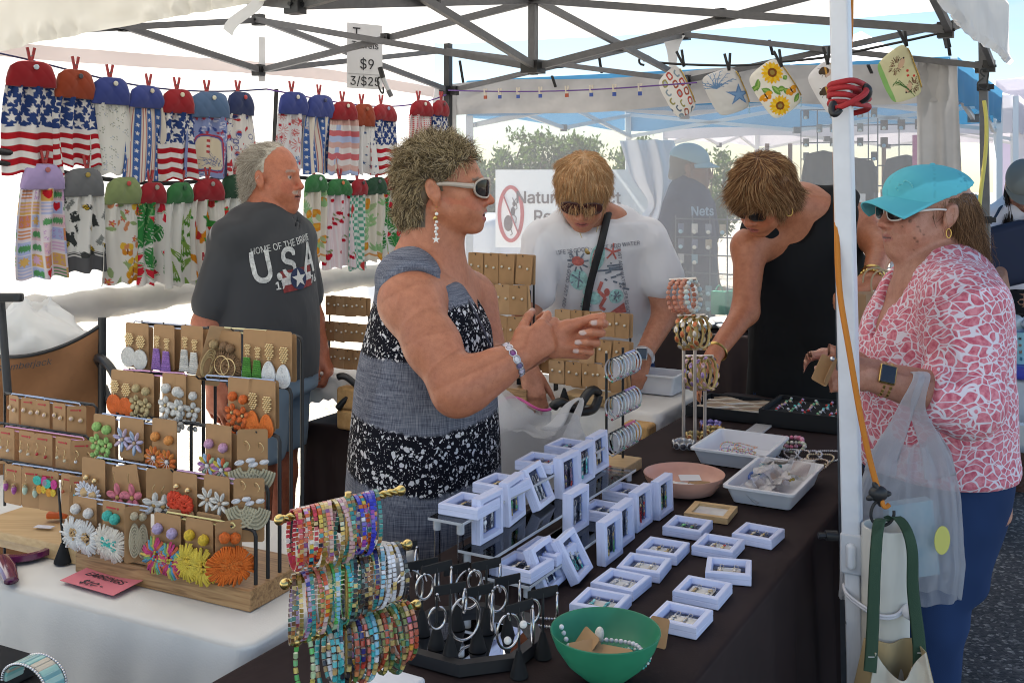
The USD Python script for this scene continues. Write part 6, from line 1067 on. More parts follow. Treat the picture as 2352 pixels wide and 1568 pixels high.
# ================= the woman in the black top reaching for bracelets
SKR=np.array([.42,.155,.078]);br=thing('person','person with short streaked brown hair and a black sleeveless top, leaning in to the bracelets','person',P(1830,1000,3.95)*[1,1,0])
HR=Head(P(1752,448,3.66),(-.60,-.44,-.64),up=(-.25,-.45,.85),sc=(1.08,1.06,1.04))
F=Field((.55,3.1,.0),(1.42,4.25,1.72),.012,(((.76,1.0,.0046),),((3.52,3.84,.0046),),((1.33,1.66,.0046),)))
xr=unit(V3(.86,-.20,0));TR_=[(P(1838,455,3.84),.11,.085),(P(1850,490,3.86),.20,.11),(P(1852,560,3.88),.205,.13),(P(1850,650,3.90),.20,.14),(P(1850,760,3.93),.198,.145),(P(1852,880,3.98),.21,.15),(P(1852,960,4.0),.22,.155)]
F.loft([(c,a-.010,b-.010)for c,a,b in TR_],xr,k=.03);F.rc(HR.w(0,-.03,-.06),P(1830,480,3.84),.060,.085,.03)
S1,E1,W1=P(1722,568,3.80),P(1712,715,3.70),P(1640,815,3.52);S2,E2_,W2=P(1972,510,3.86),P(2022,575,3.70),P(2000,645,3.52)
F.rc(P(1845,490,3.86),S1,.085,.066,.05);F.rc(P(1845,480,3.86),S2,.085,.066,.05);F.chain([S1,E1,W1],[.058,.044,.030],.03);F.chain([S2,E2_,W2],[.060,.045,.031],.03)
nr1=hand(F,W1,(-.55,-.35,-.6),(.2,.5,-.8),(.3,-.8,.2),[(.3,.4,.3),(.35,.5,.3),(.4,.5,.3),(.45,.5,.3)],(.5,.3),1.0);nr2=hand(F,W2,(-.9,-.1,-.25),(0,.6,-.7),(-.1,-.8,-.3),[(.5,.9,.6)]*4,(.4,.5),1.0)
simple_legs(F,[P(1800,930,4.0),P(1900,930,4.0)],[V3(1.05,4.0,.5),V3(1.22,4.0,.5)],[V3(1.05,4.05,.06),V3(1.22,4.05,.06)]);HR.add(F);v,f=F.mesh(1);C=np.tile(SKR,(len(v),1));HR.colour(v,SKR,C,lips=(.34,.09,.08),brow=(.18,.1,.06));paint_nails(v,C,nr1+nr2,(.6,.5,.48));part(br,'body',(v,f),skin_m,smooth=True,col=C)
FT=Field((.66,3.55,.72),(1.42,4.25,1.60),.0095);FT.loft([(c,a+.007,b+.007)for c,a,b in TR_],xr,k=.02);FT.rc(P(1850,480,3.86),P(1935,470,3.86),.075,.070,.03);FT.rc(P(1845,488,3.86),P(1752,530,3.82),.098,.078,.03)
FT.ell(P(1682,590,3.74),(.064,.15,.130),k=.012,mode='sub');FT.ell(P(1995,520,3.84),(.075,.14,.11),k=.012,mode='sub');FT.ell(P(1838,462,3.78),(.100,.17,.070),k=.012,mode='sub');FT.ell(P(1832,512,3.74),(.050,.11,.066),k=.02,mode='sub')
garment(br,'top',FT,M('black_jersey',(.009,.009,.010),.85,spec=.2,bump=.6,bs=20),wr=.006,ws=7.,seed=17);FJ=Field((.70,3.6,.0),(1.45,4.4,.82),.014);FJ.loft([(P(1852,880,3.98),.215,.155),(P(1852,960,4.0),.22,.16)],xr,k=.03)
for x_ in(1.03,1.23):FJ.chain([V3(x_,3.98,.66),V3(x_,4.0,.4),V3(x_,4.03,.08)],[.105,.08,.07],.03)
garment(br,'jeans',FJ,CM('denim'),wr=.006,colour=jean_col,seed=5)
sunglasses(br,HR,M('tortoise_frame',(.05,.03,.015),.25,coat=.5),w=.029,h=.021,temple=.0032,y0=.103,zc=.004,wrap=3.2,label='dark sunglasses with thin temples')
long_hair(br,HR,(.090,.112,.102),(0,-.014,.036),(.076,.062,.075),(0,-.055,-.03),lambda x,y,z:np.maximum(np.minimum(np.minimum(y-.055-.5*(z-.05),np.maximum(y-.085,.035-z)),np.where(np.abs(x)>.06,y-.020,y+.03)),-.085-z),(.12,.05,.02),[(.19,.08,.03),(.11,.046,.02),(.36,.20,.09),(.07,.03,.014),(.25,.115,.045),(.48,.30,.15)],16000,.070,22,out=.30,down=.5,cl=1.0,curl=.05)
for k in range(2):part(br,'earring',tube([HR.w(-.080,-.008,-.036-.002*k)+V3(.012*math.sin(a),-.004*k,-.016+.017*math.cos(a))for a in np.linspace(0,6.28,17)[:-1]],.0022,6,closed=True),gold_m)
part(br,'bracelet',[ball(p,.0062,1)for p,*_ in ring_frames(W2*.95+E2_*.05,W2-E2_,.036,20)],gold_m,label='gold bead bracelet');part(br,'bracelet',tube([p for p,*_ in ring_frames(W2*.82+E2_*.18,W2-E2_,.038,20)],.006,6,closed=True,flat=(1,.4,unit(W2-E2_))),gold_m,label='gold bangle')
part(br,'bracelet',tube([p for p,*_ in ring_frames(W1*.92+E1*.08,W1-E1,.034,20)],.005,6,closed=True),gold_m,label='thin gold bangle')
# ================= the capped man behind the screen and the woman bending at the right edge
def far_person(label,H,torso,xax,arms,legs,skin,shirt,trousers,hairc,hair_fn,sl=.6,long_sleeve=False,h=.014):
 t=thing('person',label,'person',torso[-1][0]*[1,1,0]);lo=np.min([c for c,*_ in torso]+[q for a in arms for q in a]+[H.c],0)-.28;hi=np.max([c for c,*_ in torso]+[q for a in arms for q in a]+[H.c],0)+.28;lo[2]=0
 F=Field(lo,hi,h,([(H.c[i]-.12,H.c[i]+.12,.007)for i in range(3)],)*0 or tuple(((H.c[i]-.12,H.c[i]+.12,.007),)for i in range(3)));F.loft([(c,a-.012,b-.012)for c,a,b in torso],xax,k=.03);F.rc(H.w(0,-.03,-.06),torso[0][0],.06,.075,.03)
 for S,E,W in arms:F.chain([S,E,W],[.06,.046,.034],.03);F.rc(torso[0][0],S,.07,.065,.05);hand(F,W,unit(W-E),(0,.9,-.2),unit(np.cross(W-E,(0,1,.2))),[(.5,.7,.4)]*4,(.5,.4),1.05)
 for l in legs:F.chain(l,[.09,.06,.05],.03)
 H.add(F);v,f=F.mesh(1);C=np.tile(np.array(skin),(len(v),1));H.colour(v,np.array(skin),C);part(t,'body',(v,f),skin_m,smooth=True,col=C)
 FT=Field(lo,hi,h);FT.loft([(c,a+.008,b+.008)for c,a,b in torso],xax,k=.02)
 for S,E,W in arms:FT.rc(torso[0][0],S,.08,.08,.04);FT.rc(S,S*(1-sl)+E*sl,.075,.082,.02)
 garment(t,'tee_shirt',FT,cloth_m,shirt,wr=.007,ws=7,seed=3)
 FJ=Field(np.r_[lo[:2],0],np.r_[hi[:2],torso[-1][0][2]+.1],h);FJ.loft([(torso[-1][0]+UP*.04,torso[-1][1]+.004,torso[-1][2]+.004),(torso[-1][0]-UP*.14,torso[-1][1],torso[-1][2])],xax,k=.03)
 for l in legs:e=l[1]*trousers[1]+l[0]*(1-trousers[1])if trousers[1]<=1 else l[2]+UP*.05;FJ.chain([l[0],e]if trousers[1]<=1 else[l[0],l[1],e],[.11,.095]if trousers[1]<=1 else[.10,.075,.07],.03)
 garment(t,'trousers' if trousers[1]>1 else 'shorts',FJ,cloth_m,trousers[0],wr=.005);
 for l in legs:shoe(t,l[-1],H.R[:,1],M('dark_shoe',(.05,.05,.055),.6))
 FH=Field(H.c-.2,H.c+.2,.008);haircap(FH,H);hairline(FH,H,hair_fn);hv,hf=FH.mesh(1);part(t,'hair',(hv,hf),haircap_m,smooth=True,col=np.tile(hairc,(len(hv),1)));return t,FT
def simple_cap(t,H,col,label,brim_len=.06):
 g=nested(t,'cap',label);FC=Field(H.c-.22,H.c+.22,.008);FC.ell(H.w(0,-.018,.042),np.array([.086,.110,.094])*H.sc,H.R,.01);FC.cut(H.w(0,0,.034),H.R@V3(0,-.2,-1),.004);m=M('cap_'+'_'.join(str(int(c*100))for c in col),col,.85);part(g,'crown',FC.mesh(1),m,smooth=True)
 def bf(s,t):a=(s-.5)*2.6;x,y=.084*np.sin(a),-.012+(.098+brim_len*1.0*t*np.cos(a*.9))*np.cos(a);return H.c+(np.stack([x,y+.0*t,.046-.02*t-3*x*x],-1)*H.sc)@H.R.T
 part(g,'brim',solid(sheet(bf,20,8)[0],.005),m,smooth=True)
Yc=6.3;cp=lambda u,v,Y=Yc:P(u,v,Y)
HC=Head(cp(1588,388),(.97,-.2,-.12),sc=(1.15,1.12,1.12))
t,FTc=far_person('person in a pale blue cap and navy t-shirt, behind the mesh screen',HC,[(cp(1580,425),.13,.09),(cp(1578,470),.22,.13),(cp(1575,560),.23,.17),(cp(1573,640),.23,.18),(cp(1573,700),.22,.17)],unit(V3(.35,.9,0)),[(cp(1555,475,6.1),cp(1525,570,6.08),cp(1550,650,5.98)),(cp(1612,475,6.5),cp(1630,570,6.5),cp(1640,650,6.35))],[[V3(1.0,6.2,.8),V3(1.0,6.2,.45),V3(1.0,6.22,.06)],[V3(1.08,6.42,.8),V3(1.08,6.42,.45),V3(1.08,6.44,.06)]],(.22,.12,.08),(.018,.022,.065),((.05,.055,.07),2),(.12,.10,.08),lambda x,y,z:np.maximum(np.minimum(y-.0,y+.03),-.07-z))
simple_cap(t,HC,(.20,.36,.44),'pale blue baseball cap')
Tc=frame(unit(V3(.9,.3,0)),UP,unit(np.cross(V3(.9,.3,0),UP)),FTc.project(cp(1612,485,5.6)[None],cp(1612,485)-EYE)[0]);print_on(t,'shirt_print',FTc,[text('Nets',.05,np.eye(4),.001,True)],Tc,M('pale_blue_print',(.3,.4,.5),.8),cp(1612,485)-EYE)
Yw=6.1;wp=lambda u,v,Y=Yw:P(u,v,Y)
HW=Head(wp(2352,430,5.9),(-.25,-.55,-.70),up=(-.2,-.4,.8),sc=(1.1,1.1,1.08))
t,FTw=far_person('person in a grey cap and white t-shirt bending forward at the right edge',HW,[(wp(2340,470,5.98),.12,.08),(wp(2335,500,6.05),.19,.11),(wp(2330,560,6.15),.19,.13),(wp(2325,620,6.25),.18,.13),(wp(2322,660,6.3),.19,.14)],unit(V3(.85,.3,0)),[(wp(2288,500,6.05),wp(2290,580,5.95),wp(2300,640,5.8)),(wp(2390,500,6.05),wp(2400,590,5.95),wp(2380,650,5.8))],[[V3(2.80,6.3,.95),V3(2.76,6.28,.5),V3(2.78,6.35,.06)],[V3(3.0,6.3,.95),V3(2.98,6.28,.5),V3(3.0,6.35,.06)]],(.36,.19,.13),(.66,.64,.70),((.010,.010,.012),.62),(.02,.013,.01),lambda x,y,z:np.maximum(np.minimum(y-.02,y+.03),-.10-z))
simple_cap(t,HW,(.16,.17,.16),'grey baseball cap',.05)
dk=[(.016,.011,.009),(.03,.02,.016)]
rr=np.random.default_rng(4);k_=2600;a_=rr.uniform(-1,1,k_);rt=np.array([HW.w(.082*np.sign(x)*(.8+.2*abs(x)),-.02+.03*rr.normal(),-.01-.02*rr.random())for x in a_]);strands(t,'long_hair',rt,np.tile(-UP,(k_,1))+rr.normal(0,.10,(k_,3)),rr.uniform(.25,.42,k_),lambda p,q:-UP*.3,hair_m,dk,r=.0016,n=7,seed=2,wob=.05)
sb=thing('shoulder_bag','navy shoulder bag hanging on the bending person at the right edge','bag',wp(2318,590,5.95));bo=wp(2316,585,5.86);part(sb,'pouch',xf(rbox((.30,.12,.34),.05),frame(unit(V3(.8,-.3,.25)),unit(V3(.3,.9,0)),unit(V3(-.25,.05,.95)),bo)),M('navy_canvas',(.012,.018,.045),.8));part(sb,'strap',tube(curve([bo+UP*.17-V3(.1,0,0),wp(2296,480,5.92),wp(2310,462,6.0),bo+UP*.16+V3(.12,0,0)],24),.014,8,flat=(1,.3,V3(0,-1,0))),M('navy_canvas'))
paper=M('kraft_paper',(.30,.19,.11),.85,var=.06,vs=10)
pbg=thing('paper_bag','brown paper shopping bag held by the black-topped shopper, right of the white pole','bag',P(2022,720,3.45));po=P(2030,760,3.45);part(pbg,'body',[box(po,(.20,.09,.25),unit(V3(.95,.3,0)),unit(V3(-.3,.95,0)))],paper)
for k in(-.04,.04):part(pbg,'handle',tube(curve([po+UP*.125-V3(.05,.0,0)+V3(0,k,0),po+UP*.20+V3(-.02,k,0),po+UP*.19+V3(.02,k,0),po+UP*.125+V3(.05,k,0)],14),.003,6),M('twine',(.35,.26,.16),.9))
# ---------------------------------------------------------------- earring racks
kraft=M('kraft_card',(.34,.19,.085),.85,var=.07,vs=25,det=6);kraft2=M('kraft_card_pale',(.40,.24,.12),.85,var=.07,vs=25)
oak=usdkit.material(stage,'/World/Looks/oiled_wood',{'tc':('texture_coordinate',{}),'mp':('mapping',{'mapping_type':'texture','scale':(.33,.025,.025),'rotation':(0,0,-.46)}),'n':('noise_texture',{'scale':3.,'detail':6.,'distortion':1.2}),'r':('rgb_ramp',{'ramp':[(.3,(.17,.085,.03)),(.5,(.33,.18,.075)),(.7,(.42,.25,.11))]}),'bp':('bump',{'strength':.15,'distance':.002}),'p':('principled_bsdf',{'roughness':.5})},[('tc.object','mp.vector'),('mp.vector','n.vector'),('n.fac','r.fac'),('r.color','p.base_color'),('n.fac','bp.height'),('bp.normal','p.normal')],surface='p.BSDF')
pine=M('pale_pine',(.46,.29,.13),.55,col2=(.56,.38,.19),vs=3,stretch=(3,40,40))
gold_e=M('pale_gold',(.62,.47,.25),.3,metal=.9);raffia=CM('raffia',rough=.75,bump=.5,bs=420,stretch=(1,1,.25));bead_m=CM('glossy_bead',rough=.22,coat=.4)
HEART=[(.0016*16*math.sin(a)**3,.0016*(13*math.cos(a)-5*math.cos(2*a)-2*math.cos(3*a)-math.cos(4*a)))for a in np.linspace(0,6.28,19)[:-1]]
print_red=M('card_print_red',(.4,.02,.03),.7);print_grey=M('card_print',(.16,.09,.05),.8)
def card_shape(w,h,r=.005):
 a=np.linspace(0,np.pi/2,4);p=[]
 for sx,sy,k in((1,1,0),(-1,1,1),(-1,-1,2),(1,-1,3)):p+=[(sx*(w/2-r)+r*math.cos(t+k*np.pi/2),sy*(h/2-r)+r*math.sin(t+k*np.pi/2))for t in a]
 return p
def petals(n,L,w,col,th=.004,r0=.006,cols=None,mid=None,midr=.006,tilt=.12):
 """A flower of n raised petals, facing +z."""
 mc=MC()
 for k in range(n):
  a=k*2*np.pi/n+.2;d=V3(math.cos(a),math.sin(a),tilt);c=d*(r0+L/2);m=xf(ball((0,0,0),1,1,(L*.52,w*.5,th)),frame(unit(d),unit(np.cross(V3(0,0,1),d)),unit(np.cross(d,np.cross(V3(0,0,1),d))),c));cc=np.asarray(cols[k%len(cols)]if cols else col);mc.add(m,cc*(.8+.25*np.cos(np.arange(len(m.vertices))*2.4))[:,None])
 if mid is not None:
  mc.add(ball((0,0,.003),midr,1,(1,1,.6)),mid)
 return mc
def woven_stud(kind,s):
 """A gold woven stud: disc, taper or leaf shape, of little raised bars."""
 out=[]
 def inside(x,y):return{'disc':x*x+y*y<1,'taper':abs(x)<.62+.22*y and abs(y)<1.15,'leaf':(x/.8)**2+(y/(1.25 if y<0 else 1.1))**2<1}[kind]
 for j,y in enumerate(np.arange(-1.2,1.21,.30)):
  for x in np.arange(-1.05,1.06,.42):
   xx=x+(.21 if j%2 else 0)
   if inside(xx,y):out.append(xf(ball((0,0,0),1,1,(.24*s,.14*s,.10*s)),frame(V3(1,0,0),V3(0,1,0),V3(0,0,1),(xx*s,y*s,.001))))
 return cat(out)
def coil(rx,ry,th,col,taper=0.):
 """Wound raffia plate: turns of cord."""
 n=150;t=np.linspace(0,1,n);k=max(int(rx/.0019),4);a=t*k*2*np.pi;r=.06+.94*t;p=np.c_[rx*r*np.cos(a)*(1-taper*np.sin(a)*r),ry*r*np.sin(a),.0012*np.ones(n)];mc=MC();m=tube(p,.0016,5);mc.add(m,np.asarray(col)*R.uniform(.82,1.1,(len(m[0]),1)))
 aa=np.linspace(0,6.2832,25)[:-1];o=np.c_[rx*np.cos(aa)*(1-taper*np.sin(aa)),ry*np.sin(aa)]*.99;b=prism(o,.002);mc.add(b,np.asarray(col)*.7);return mc
def wound_block(w1,w2,h,col):
 mc=MC()
 for y in np.linspace(-h/2,h/2,11):q=(y+h/2)/h;w=w1*q+w2*(1-q);m=tube([(-w/2,y,.001),(0,y+.0006,.0022),(w/2,y,.001)],.0019,5);mc.add(m,np.asarray(col)*R.uniform(.8,1.12))
 mc.add(prism([(-w2/2,-h/2),(w2/2,-h/2),(w1/2,h/2),(-w1/2,h/2)],.002),np.asarray(col)*.75);return mc
def oval_loop(rx,ry,col,n=4):
 mc=MC()
 for k in range(n):a=np.linspace(0,6.28,21)[:-1];s=1-k*.10;m=tube(np.c_[rx*s*np.cos(a),ry*s*np.sin(a)-ry*.08*k,.001+.0008*np.sin(a*3+k)],.0022,5,closed=True);mc.add(m,np.asarray(col)*R.uniform(.75,1.1))
 return mc
def fan(rx,ry,col):
 mc=MC()
 for k in range(5):a=np.linspace(-2.9,-.24,15);s=1-k*.17;m=tube(np.c_[rx*s*np.cos(a),ry*s*np.sin(a),.001*np.ones(15)],.0026,5);mc.add(m,np.asarray(col)*R.uniform(.8,1.05))
 a=np.linspace(-2.9,-.24,15);mc.add(prism(np.c_[rx*np.cos(a),ry*np.sin(a)],.002),np.asarray(col)*.7);return mc
def raffia_daisy(n,r,cols,mid,mid_r=.012,curly=.1,th=.0022):
 mc=MC()
 for k in range(n):
  a=k*2*np.pi/n+R.normal(0,.04);L=r*R.uniform(.88,1.05);d=V3(math.cos(a),math.sin(a),0);s=V3(-d[1],d[0],0);p=[d*mid_r*.7,d*L*.6+V3(0,0,.006),d*L+V3(0,0,.002+R.normal(0,.002)),d*L*.97+s*.0035,d*L*.55+s*.0028+V3(0,0,.006),d*mid_r*.7+s*.001];m=tube(p,th,4);mc.add(m,np.asarray(cols[k%len(cols)])*R.uniform(.85,1.1))
 for j in range(26):a,q=R.uniform(0,6.28),mid_r*math.sqrt(R.random());mc.add(ball((q*math.cos(a),q*math.sin(a),.003+.004*(1-q/mid_r)),.0026,1),np.asarray(mid[j%len(mid)]if np.ndim(mid)>1 else mid)*R.uniform(.85,1.1))
 return mc
def put(parent,name,item,T,mat=None):
 if isinstance(item,list):item=cat(item)
 if isinstance(item,MC):m,c=item.get();return part(parent,name,xf(m,T),mat or raffia,smooth=True,col=c)
 return part(parent,name,xf(item,T),mat or gold_e,smooth=True)
def earring(t,kind,col,p,B,s=1.0,spin=0.):
 """One earring hanging on a card; p is its top, B = (right, up, out)."""
 x,y,z=B;e=nested(t,'earring');cs,sn=math.cos(spin),math.sin(spin);X,Y=x*cs+y*sn,-x*sn+y*cs
 def T(dx,dy,dz=.004):return frame(X,Y,z,p+(X*dx+Y*dy)*s+z*dz)
 def ballp(dy,r,c,dz=.006):mc=MC();m=ball((0,0,0),r*s,2);m.vertices+=m.vertices*(.06*np.sin(m.vertices[:,1:2]*2600/s));mc.add(m,np.asarray(c)*(.85+.2*np.sin(np.arange(len(m.vertices))*1.7))[:,None]);put(e,'ball',mc,T(0,dy,dz))
 def hook(dy):put(e,'hook',tube(curve([(0,dy,-.002),(.002,dy+.009,.004),(.006,dy+.006,.006),(.005,dy-.006,.005)],10)*s,.0008,5),T(0,0),gold_e)
 if kind in('disc','trap','tear'):
  k={'disc':('disc',.0125),'trap':('taper',.0105),'tear':('leaf',.0135)}[kind];put(e,'stud',woven_stud(k[0],k[1]*s),T(0,0))
  if kind=='disc':put(e,'disc',coil(.0205*s,.0215*s,.003,col),T(0,-.0375,.006))
  if kind=='trap':put(e,'pendant',wound_block(.0155*s,.026*s,.042*s,col),T(0,-.038,.006))
  if kind=='tear':put(e,'pendant',coil(.0165*s,.0235*s,.003,col,.25),T(0,-.043,.006))
  put(e,'link',rod((0,-.011*s,.002),(0,-.018*s,.004),.0009,5),T(0,0))
 elif kind=='flowers':ballp(0,.009,col);put(e,'flower',petals(5,.014*s,.012*s,col,.004,.004,mid=(.5,.38,.18),midr=.003),T(0,-.030,.006));put(e,'flower',petals(5,.012*s,.010*s,col,.004,.004,mid=(.5,.38,.18),midr=.003),T(.002,-.058,.008))
 elif kind=='flower5':put(e,'flower',petals(5,.028*s,.017*s,col,.004,.004,mid=(.42,.25,.08),midr=.005),T(0,-.02,.006));put(e,'hook',tube(curve([(0,.0,0),(-.004*s,.02*s,.004),(.002,.034*s,.006)],8),.0009,5),T(0,0))
 elif kind=='flower8':put(e,'flower',petals(7,.026*s,.010*s,col,.004,.004,cols=col if np.ndim(col)>1 else None,mid=(.42,.30,.2),midr=.004),T(0,-.005,.006))
 elif kind=='daisyball':
  ballp(0,.0095,col[0]);put(e,'flower',petals(11,.019*s,.0095*s,None,.0035,.006,cols=col[1:],mid=(.60,.58,.58),midr=.005),T(0,-.042,.008));put(e,'stamens',[rod((.005*math.cos(a),.005*math.sin(a),.004),(.013*math.cos(a),.013*math.sin(a),.008),.0007,4)for a in np.linspace(0,6.28,11)[:-1]],T(0,-.042,.008),silver_m)
 elif kind=='raffia':ballp(0,.0105,col[0]);put(e,'flower',raffia_daisy(26,.036*s,col[1],col[2],.012*s),T(0,-.050,.008))
 elif kind=='pompom':put(e,'stud',ball((0,0,.002),.006*s,2),T(0,0));put(e,'pompom',raffia_daisy(34,.019*s,[col],col,.009*s),T(0,-.026,.010))
 elif kind=='daisystud':put(e,'stud',ball((0,0,.002),.006*s,2),T(0,0));put(e,'flower',petals(14,.017*s,.007*s,(.66,.66,.72),.003,.009,mid=(.5,.33,.16),midr=.011,tilt=.2),T(0,-.030,.008))
 elif kind=='loop':ballp(0,.0095,col);put(e,'loop',oval_loop(.0135*s,.030*s,col),T(0,-.040,.008))
 elif kind=='hoop':ballp(0,.0095,col);put(e,'fringe',raffia_daisy(26,.030*s,[col],col,.012*s,th=.0015),T(0,-.038,.006));put(e,'ring',tube([(.019*s*math.cos(a),.019*s*math.sin(a),0)for a in np.linspace(0,6.28,21)[:-1]],.0013,5,closed=True),T(0,-.038,.013))
 elif kind=='oblong':ballp(0,.008,col);put(e,'pendant',coil(.0105*s,.034*s,.003,col),T(0,-.047,.008))
 elif kind=='fan':hook(0);put(e,'leaf',petals(2,.016*s,.009*s,(.66,.65,.68),.003,.001),T(0,-.024,.006));put(e,'fan',fan(.026*s,.040*s,col),T(0,-.030,.006))
 elif kind=='butterfly':
  for(dx,dy,rx,ry,c)in((-.012,.006,.013,.010,(.05,.42,.34)),(.010,.006,.009,.011,(.55,.05,.25)),(-.006,-.014,.008,.010,(.66,.30,.03)),(.008,-.013,.007,.009,(.62,.44,.04))):put(e,'wing',coil(rx*s,ry*s,.002,c),T(dx,dy,.005))
 elif kind=='drop':hook(.008);put(e,'drop',MC().add(ball((0,0,0),1,2,(.0065*s,.012*s,.006*s)),col),T(0,-.022,.006),bead_m);put(e,'wrap',[tube([(.005*s*math.cos(a),0,.005*s*math.sin(a))for a in np.linspace(0,6.28,9)[:-1]]+np.array([0,-.008-k*.003,0])*s,.0008,4,closed=True)for k in range(3)],T(0,0,.006))
 elif kind=='hookbead':hook(.006);put(e,'bead',MC().add(ball((0,0,0),.0042*s,1),col),T(0,-.012,.005),bead_m);put(e,'chain',rod((0,0,.003),(0,-.010*s,.004),.0008,4),T(0,0))
 elif kind=='stud':put(e,'stone',MC().add(ball((0,0,0),.0048*s,1),col),T(0,0,.004),bead_m);put(e,'setting',tube([(.0055*s*math.cos(a),.0055*s*math.sin(a),0)for a in np.linspace(0,6.28,9)[:-1]],.0012,4,closed=True),T(0,0,.003))
def earring_card(c,B,w,h,kind,col,label,ds=None,dy=.30,s=1.0,tilt=0.,lean=0.,group=None,hearts=False,pale=False,spin=(0,0),hole=True):
 x,y,z=B;ct,st_=math.cos(tilt),math.sin(tilt);x,y=x*ct+y*st_,-x*st_+y*ct;x,z=unit(x*math.cos(lean)+z*math.sin(lean)),unit(-x*math.sin(lean)+z*math.cos(lean))
 t=thing('earring_card',label,'earring card',c,group=group);T=frame(x,y,z,c);part(t,'card',prism(card_shape(w,h),.0012,T),kraft2 if pale else kraft,smooth=False)
 if hearts:part(t,'print',[prism(np.array(HEART)*.12,.0006,frame(x,y,z,c+x*w*.18+y*h*.36+z*.0012)),box(c-x*w*.12+y*h*.36+z*.0012,(w*.4,h*.035,.0006),x,y)],print_red)
 if kind:
  ds=w*.24 if ds is None else ds
  for i,sx in enumerate((-1,1)):earring(t,kind,col,c+x*sx*ds+y*(h/2-h*dy-(.004 if i else 0))+z*.002,(x,y,z),s,spin[i])
 return t
 # ---- the big rack
RA=G(172,1290,.78);RBx=unit(V3(.393,-.196,0));RBd=unit(V3(.082,.16,0));RBd=unit(RBd-RBx*np.dot(RBd,RBx));RW=.455;RD=.185
rack=thing('earring_rack','tall black wire rack on an oak board, full of bright raffia earrings','display rack',RA)
TH=.04
part(rack,'board',xf(rbox((RW,RD,TH),.003),frame(RBx,RBd,UP,RA+RBx*RW/2+RBd*RD/2+UP*(.002-TH/2+.018))),oak)
ZB=RA[2]+.02
for a in(.30,.86):part(rack,'foot',box(RA+RBx*RW*a+RBd*RD*.2+UP*(-.027),(.05,.04,.014),RBx,RBd),black_plastic)
z0r=RA[2]
def bar_pts(pts,r=.0038):return tube(pts,r,8)
rack_n=-RBd
tiers=[(745,765,285,682,.17),(851,878,250,620,.135),(951,985,218,605,.10),(1052,1105,205,590,.065),(1142,1205,172,550,.03)]
TIER=[]
for k,(vL,vR,uL,uR,off)in enumerate(tiers):
 O=RA+RBd*off;a,b=Q(uL,vL,O,RBd),Q(uR,vR,O,RBd);z=(a[2]+b[2])/2;a,b=RA+RBx*(.0+.004)+RBd*off,RA+RBx*(RW-.012)+RBd*off;a[2]=b[2]=z;TIER.append((O,z))
 zb=ZB-.003;part(rack,'frame',[bar_pts([V3(*a[:2],zb),V3(*a[:2],z-.012),a+RBx*.004-UP*.003,a+RBx*.014,b-RBx*.014,b-RBx*.004-UP*.003,V3(*b[:2],z-.012),V3(*b[:2],zb)])],black_metal,smooth=True)
 if k<4:part(rack,'post',bar_pts([V3(*(a+RBx*RW*.47)[:2],zb),V3(*(a+RBx*RW*.47)[:2],z-.004)],.0034),black_metal)
 for q in np.linspace(.08,.92,7):p=a*(1-q)+b*q;part(rack,'hook',tube([p,p-RBd*.02+UP*.003,p-RBd*.028+UP*.010],.0018,6),black_metal)
def band(k,uL,uR,vL,vR,col,nm_):
 O,z=TIER[k];O2=O-RBd*.026;a,b=Q(uL,vL,O2,RBd),Q(uR,vR,O2,RBd);d=unit(b-a);L=np.linalg.norm(b-a);h=.0042;loop=[a+UP*h,b+UP*h,b+d*h,b-UP*h,a-UP*h,a-d*h]
 single('rubber_band',tube(np.repeat(loop,1,0),.0016,6,closed=True),M('band_'+nm_,col,.5),f'{nm_.replace("_", " ")} rubber band stretched over rack hooks at '+('top','second','third','fourth','lowest')[k]+(' tier, left half' if uL<380 else ' tier, right half'),'rubber band')
for a in((0,310,438,742,752,(.48,.50,.60),'pale_grey'),(0,515,612,757,764,(.66,.58,.32),'cream'),(1,285,424,853,862,(.60,.30,.50),'pink'),(1,475,628,866,878,(.36,.44,.62),'blue'),(2,236,372,954,972,(.36,.44,.62),'blue'),(3,225,356,1054,1076,(.36,.44,.62),'blue'),(3,408,556,1084,1108,(.55,.34,.55),'lilac'),(4,188,340,1146,1168,(.40,.46,.6),'grey_blue'),(4,385,536,1180,1206,(.66,.58,.25),'yellow')):band(*a)
BR_=(RBx,UP,-RBd)
def RC(k,u,v,w,h,kind,col,lab,ko=.030,**kw):
 """A card on tier k: (u, v) its top middle."""
 O,z=TIER[k];O2=O-RBd*ko;top=Q(u,v,O2,RBd);return earring_card(top-UP*h/2,BR_,w,h,kind,col,lab,**kw)
WH,OR,TAN,GRN_,PUR=(.60,.58,.54),(.62,.12,.015),(.38,.26,.12),(.07,.25,.03),(.30,.15,.44)
CW,CH=.062,.095
for k,us,v in((0,(330,395,455,600,650),740),(1,(285,340,415,570,610),848),(2,(250,300,345,520,580),948),(3,(240,310,450,520),1050),(4,(215,270,415,480),1140)):
 for j,u in enumerate(us):
  dv_=(u-172)/400.*(22 if k<2 else 50);RC(k,u,v+dv_,CW,CH,None,None,'plain brown card behind the front cards on the raffia earring rack',ko=.012,tilt=R.normal(0,.03),lean=R.normal(0,.12),group='plain cards behind the front cards of the raffia rack')
RC(0,315,742,.066,CH,'disc',WH,'card of off-white wound disc earrings with gold studs, top tier left',ds=.0165,dy=.36)
RC(0,377,746,.058,CH,'trap',PUR,'card of purple wound trapezoid earrings on the top tier',dy=.36,ds=.0135)
RC(0,441,748,.060,CH,'trap',WH,'card of off-white trapezoid earrings on the top tier',dy=.36,ds=.013)
RC(0,492,745,.052,.13,'loop',TAN,'card of tan oval loop earrings, turned sideways on the top tier',tilt=-.35,lean=-.9,dy=.28,ds=.010,pale=True)
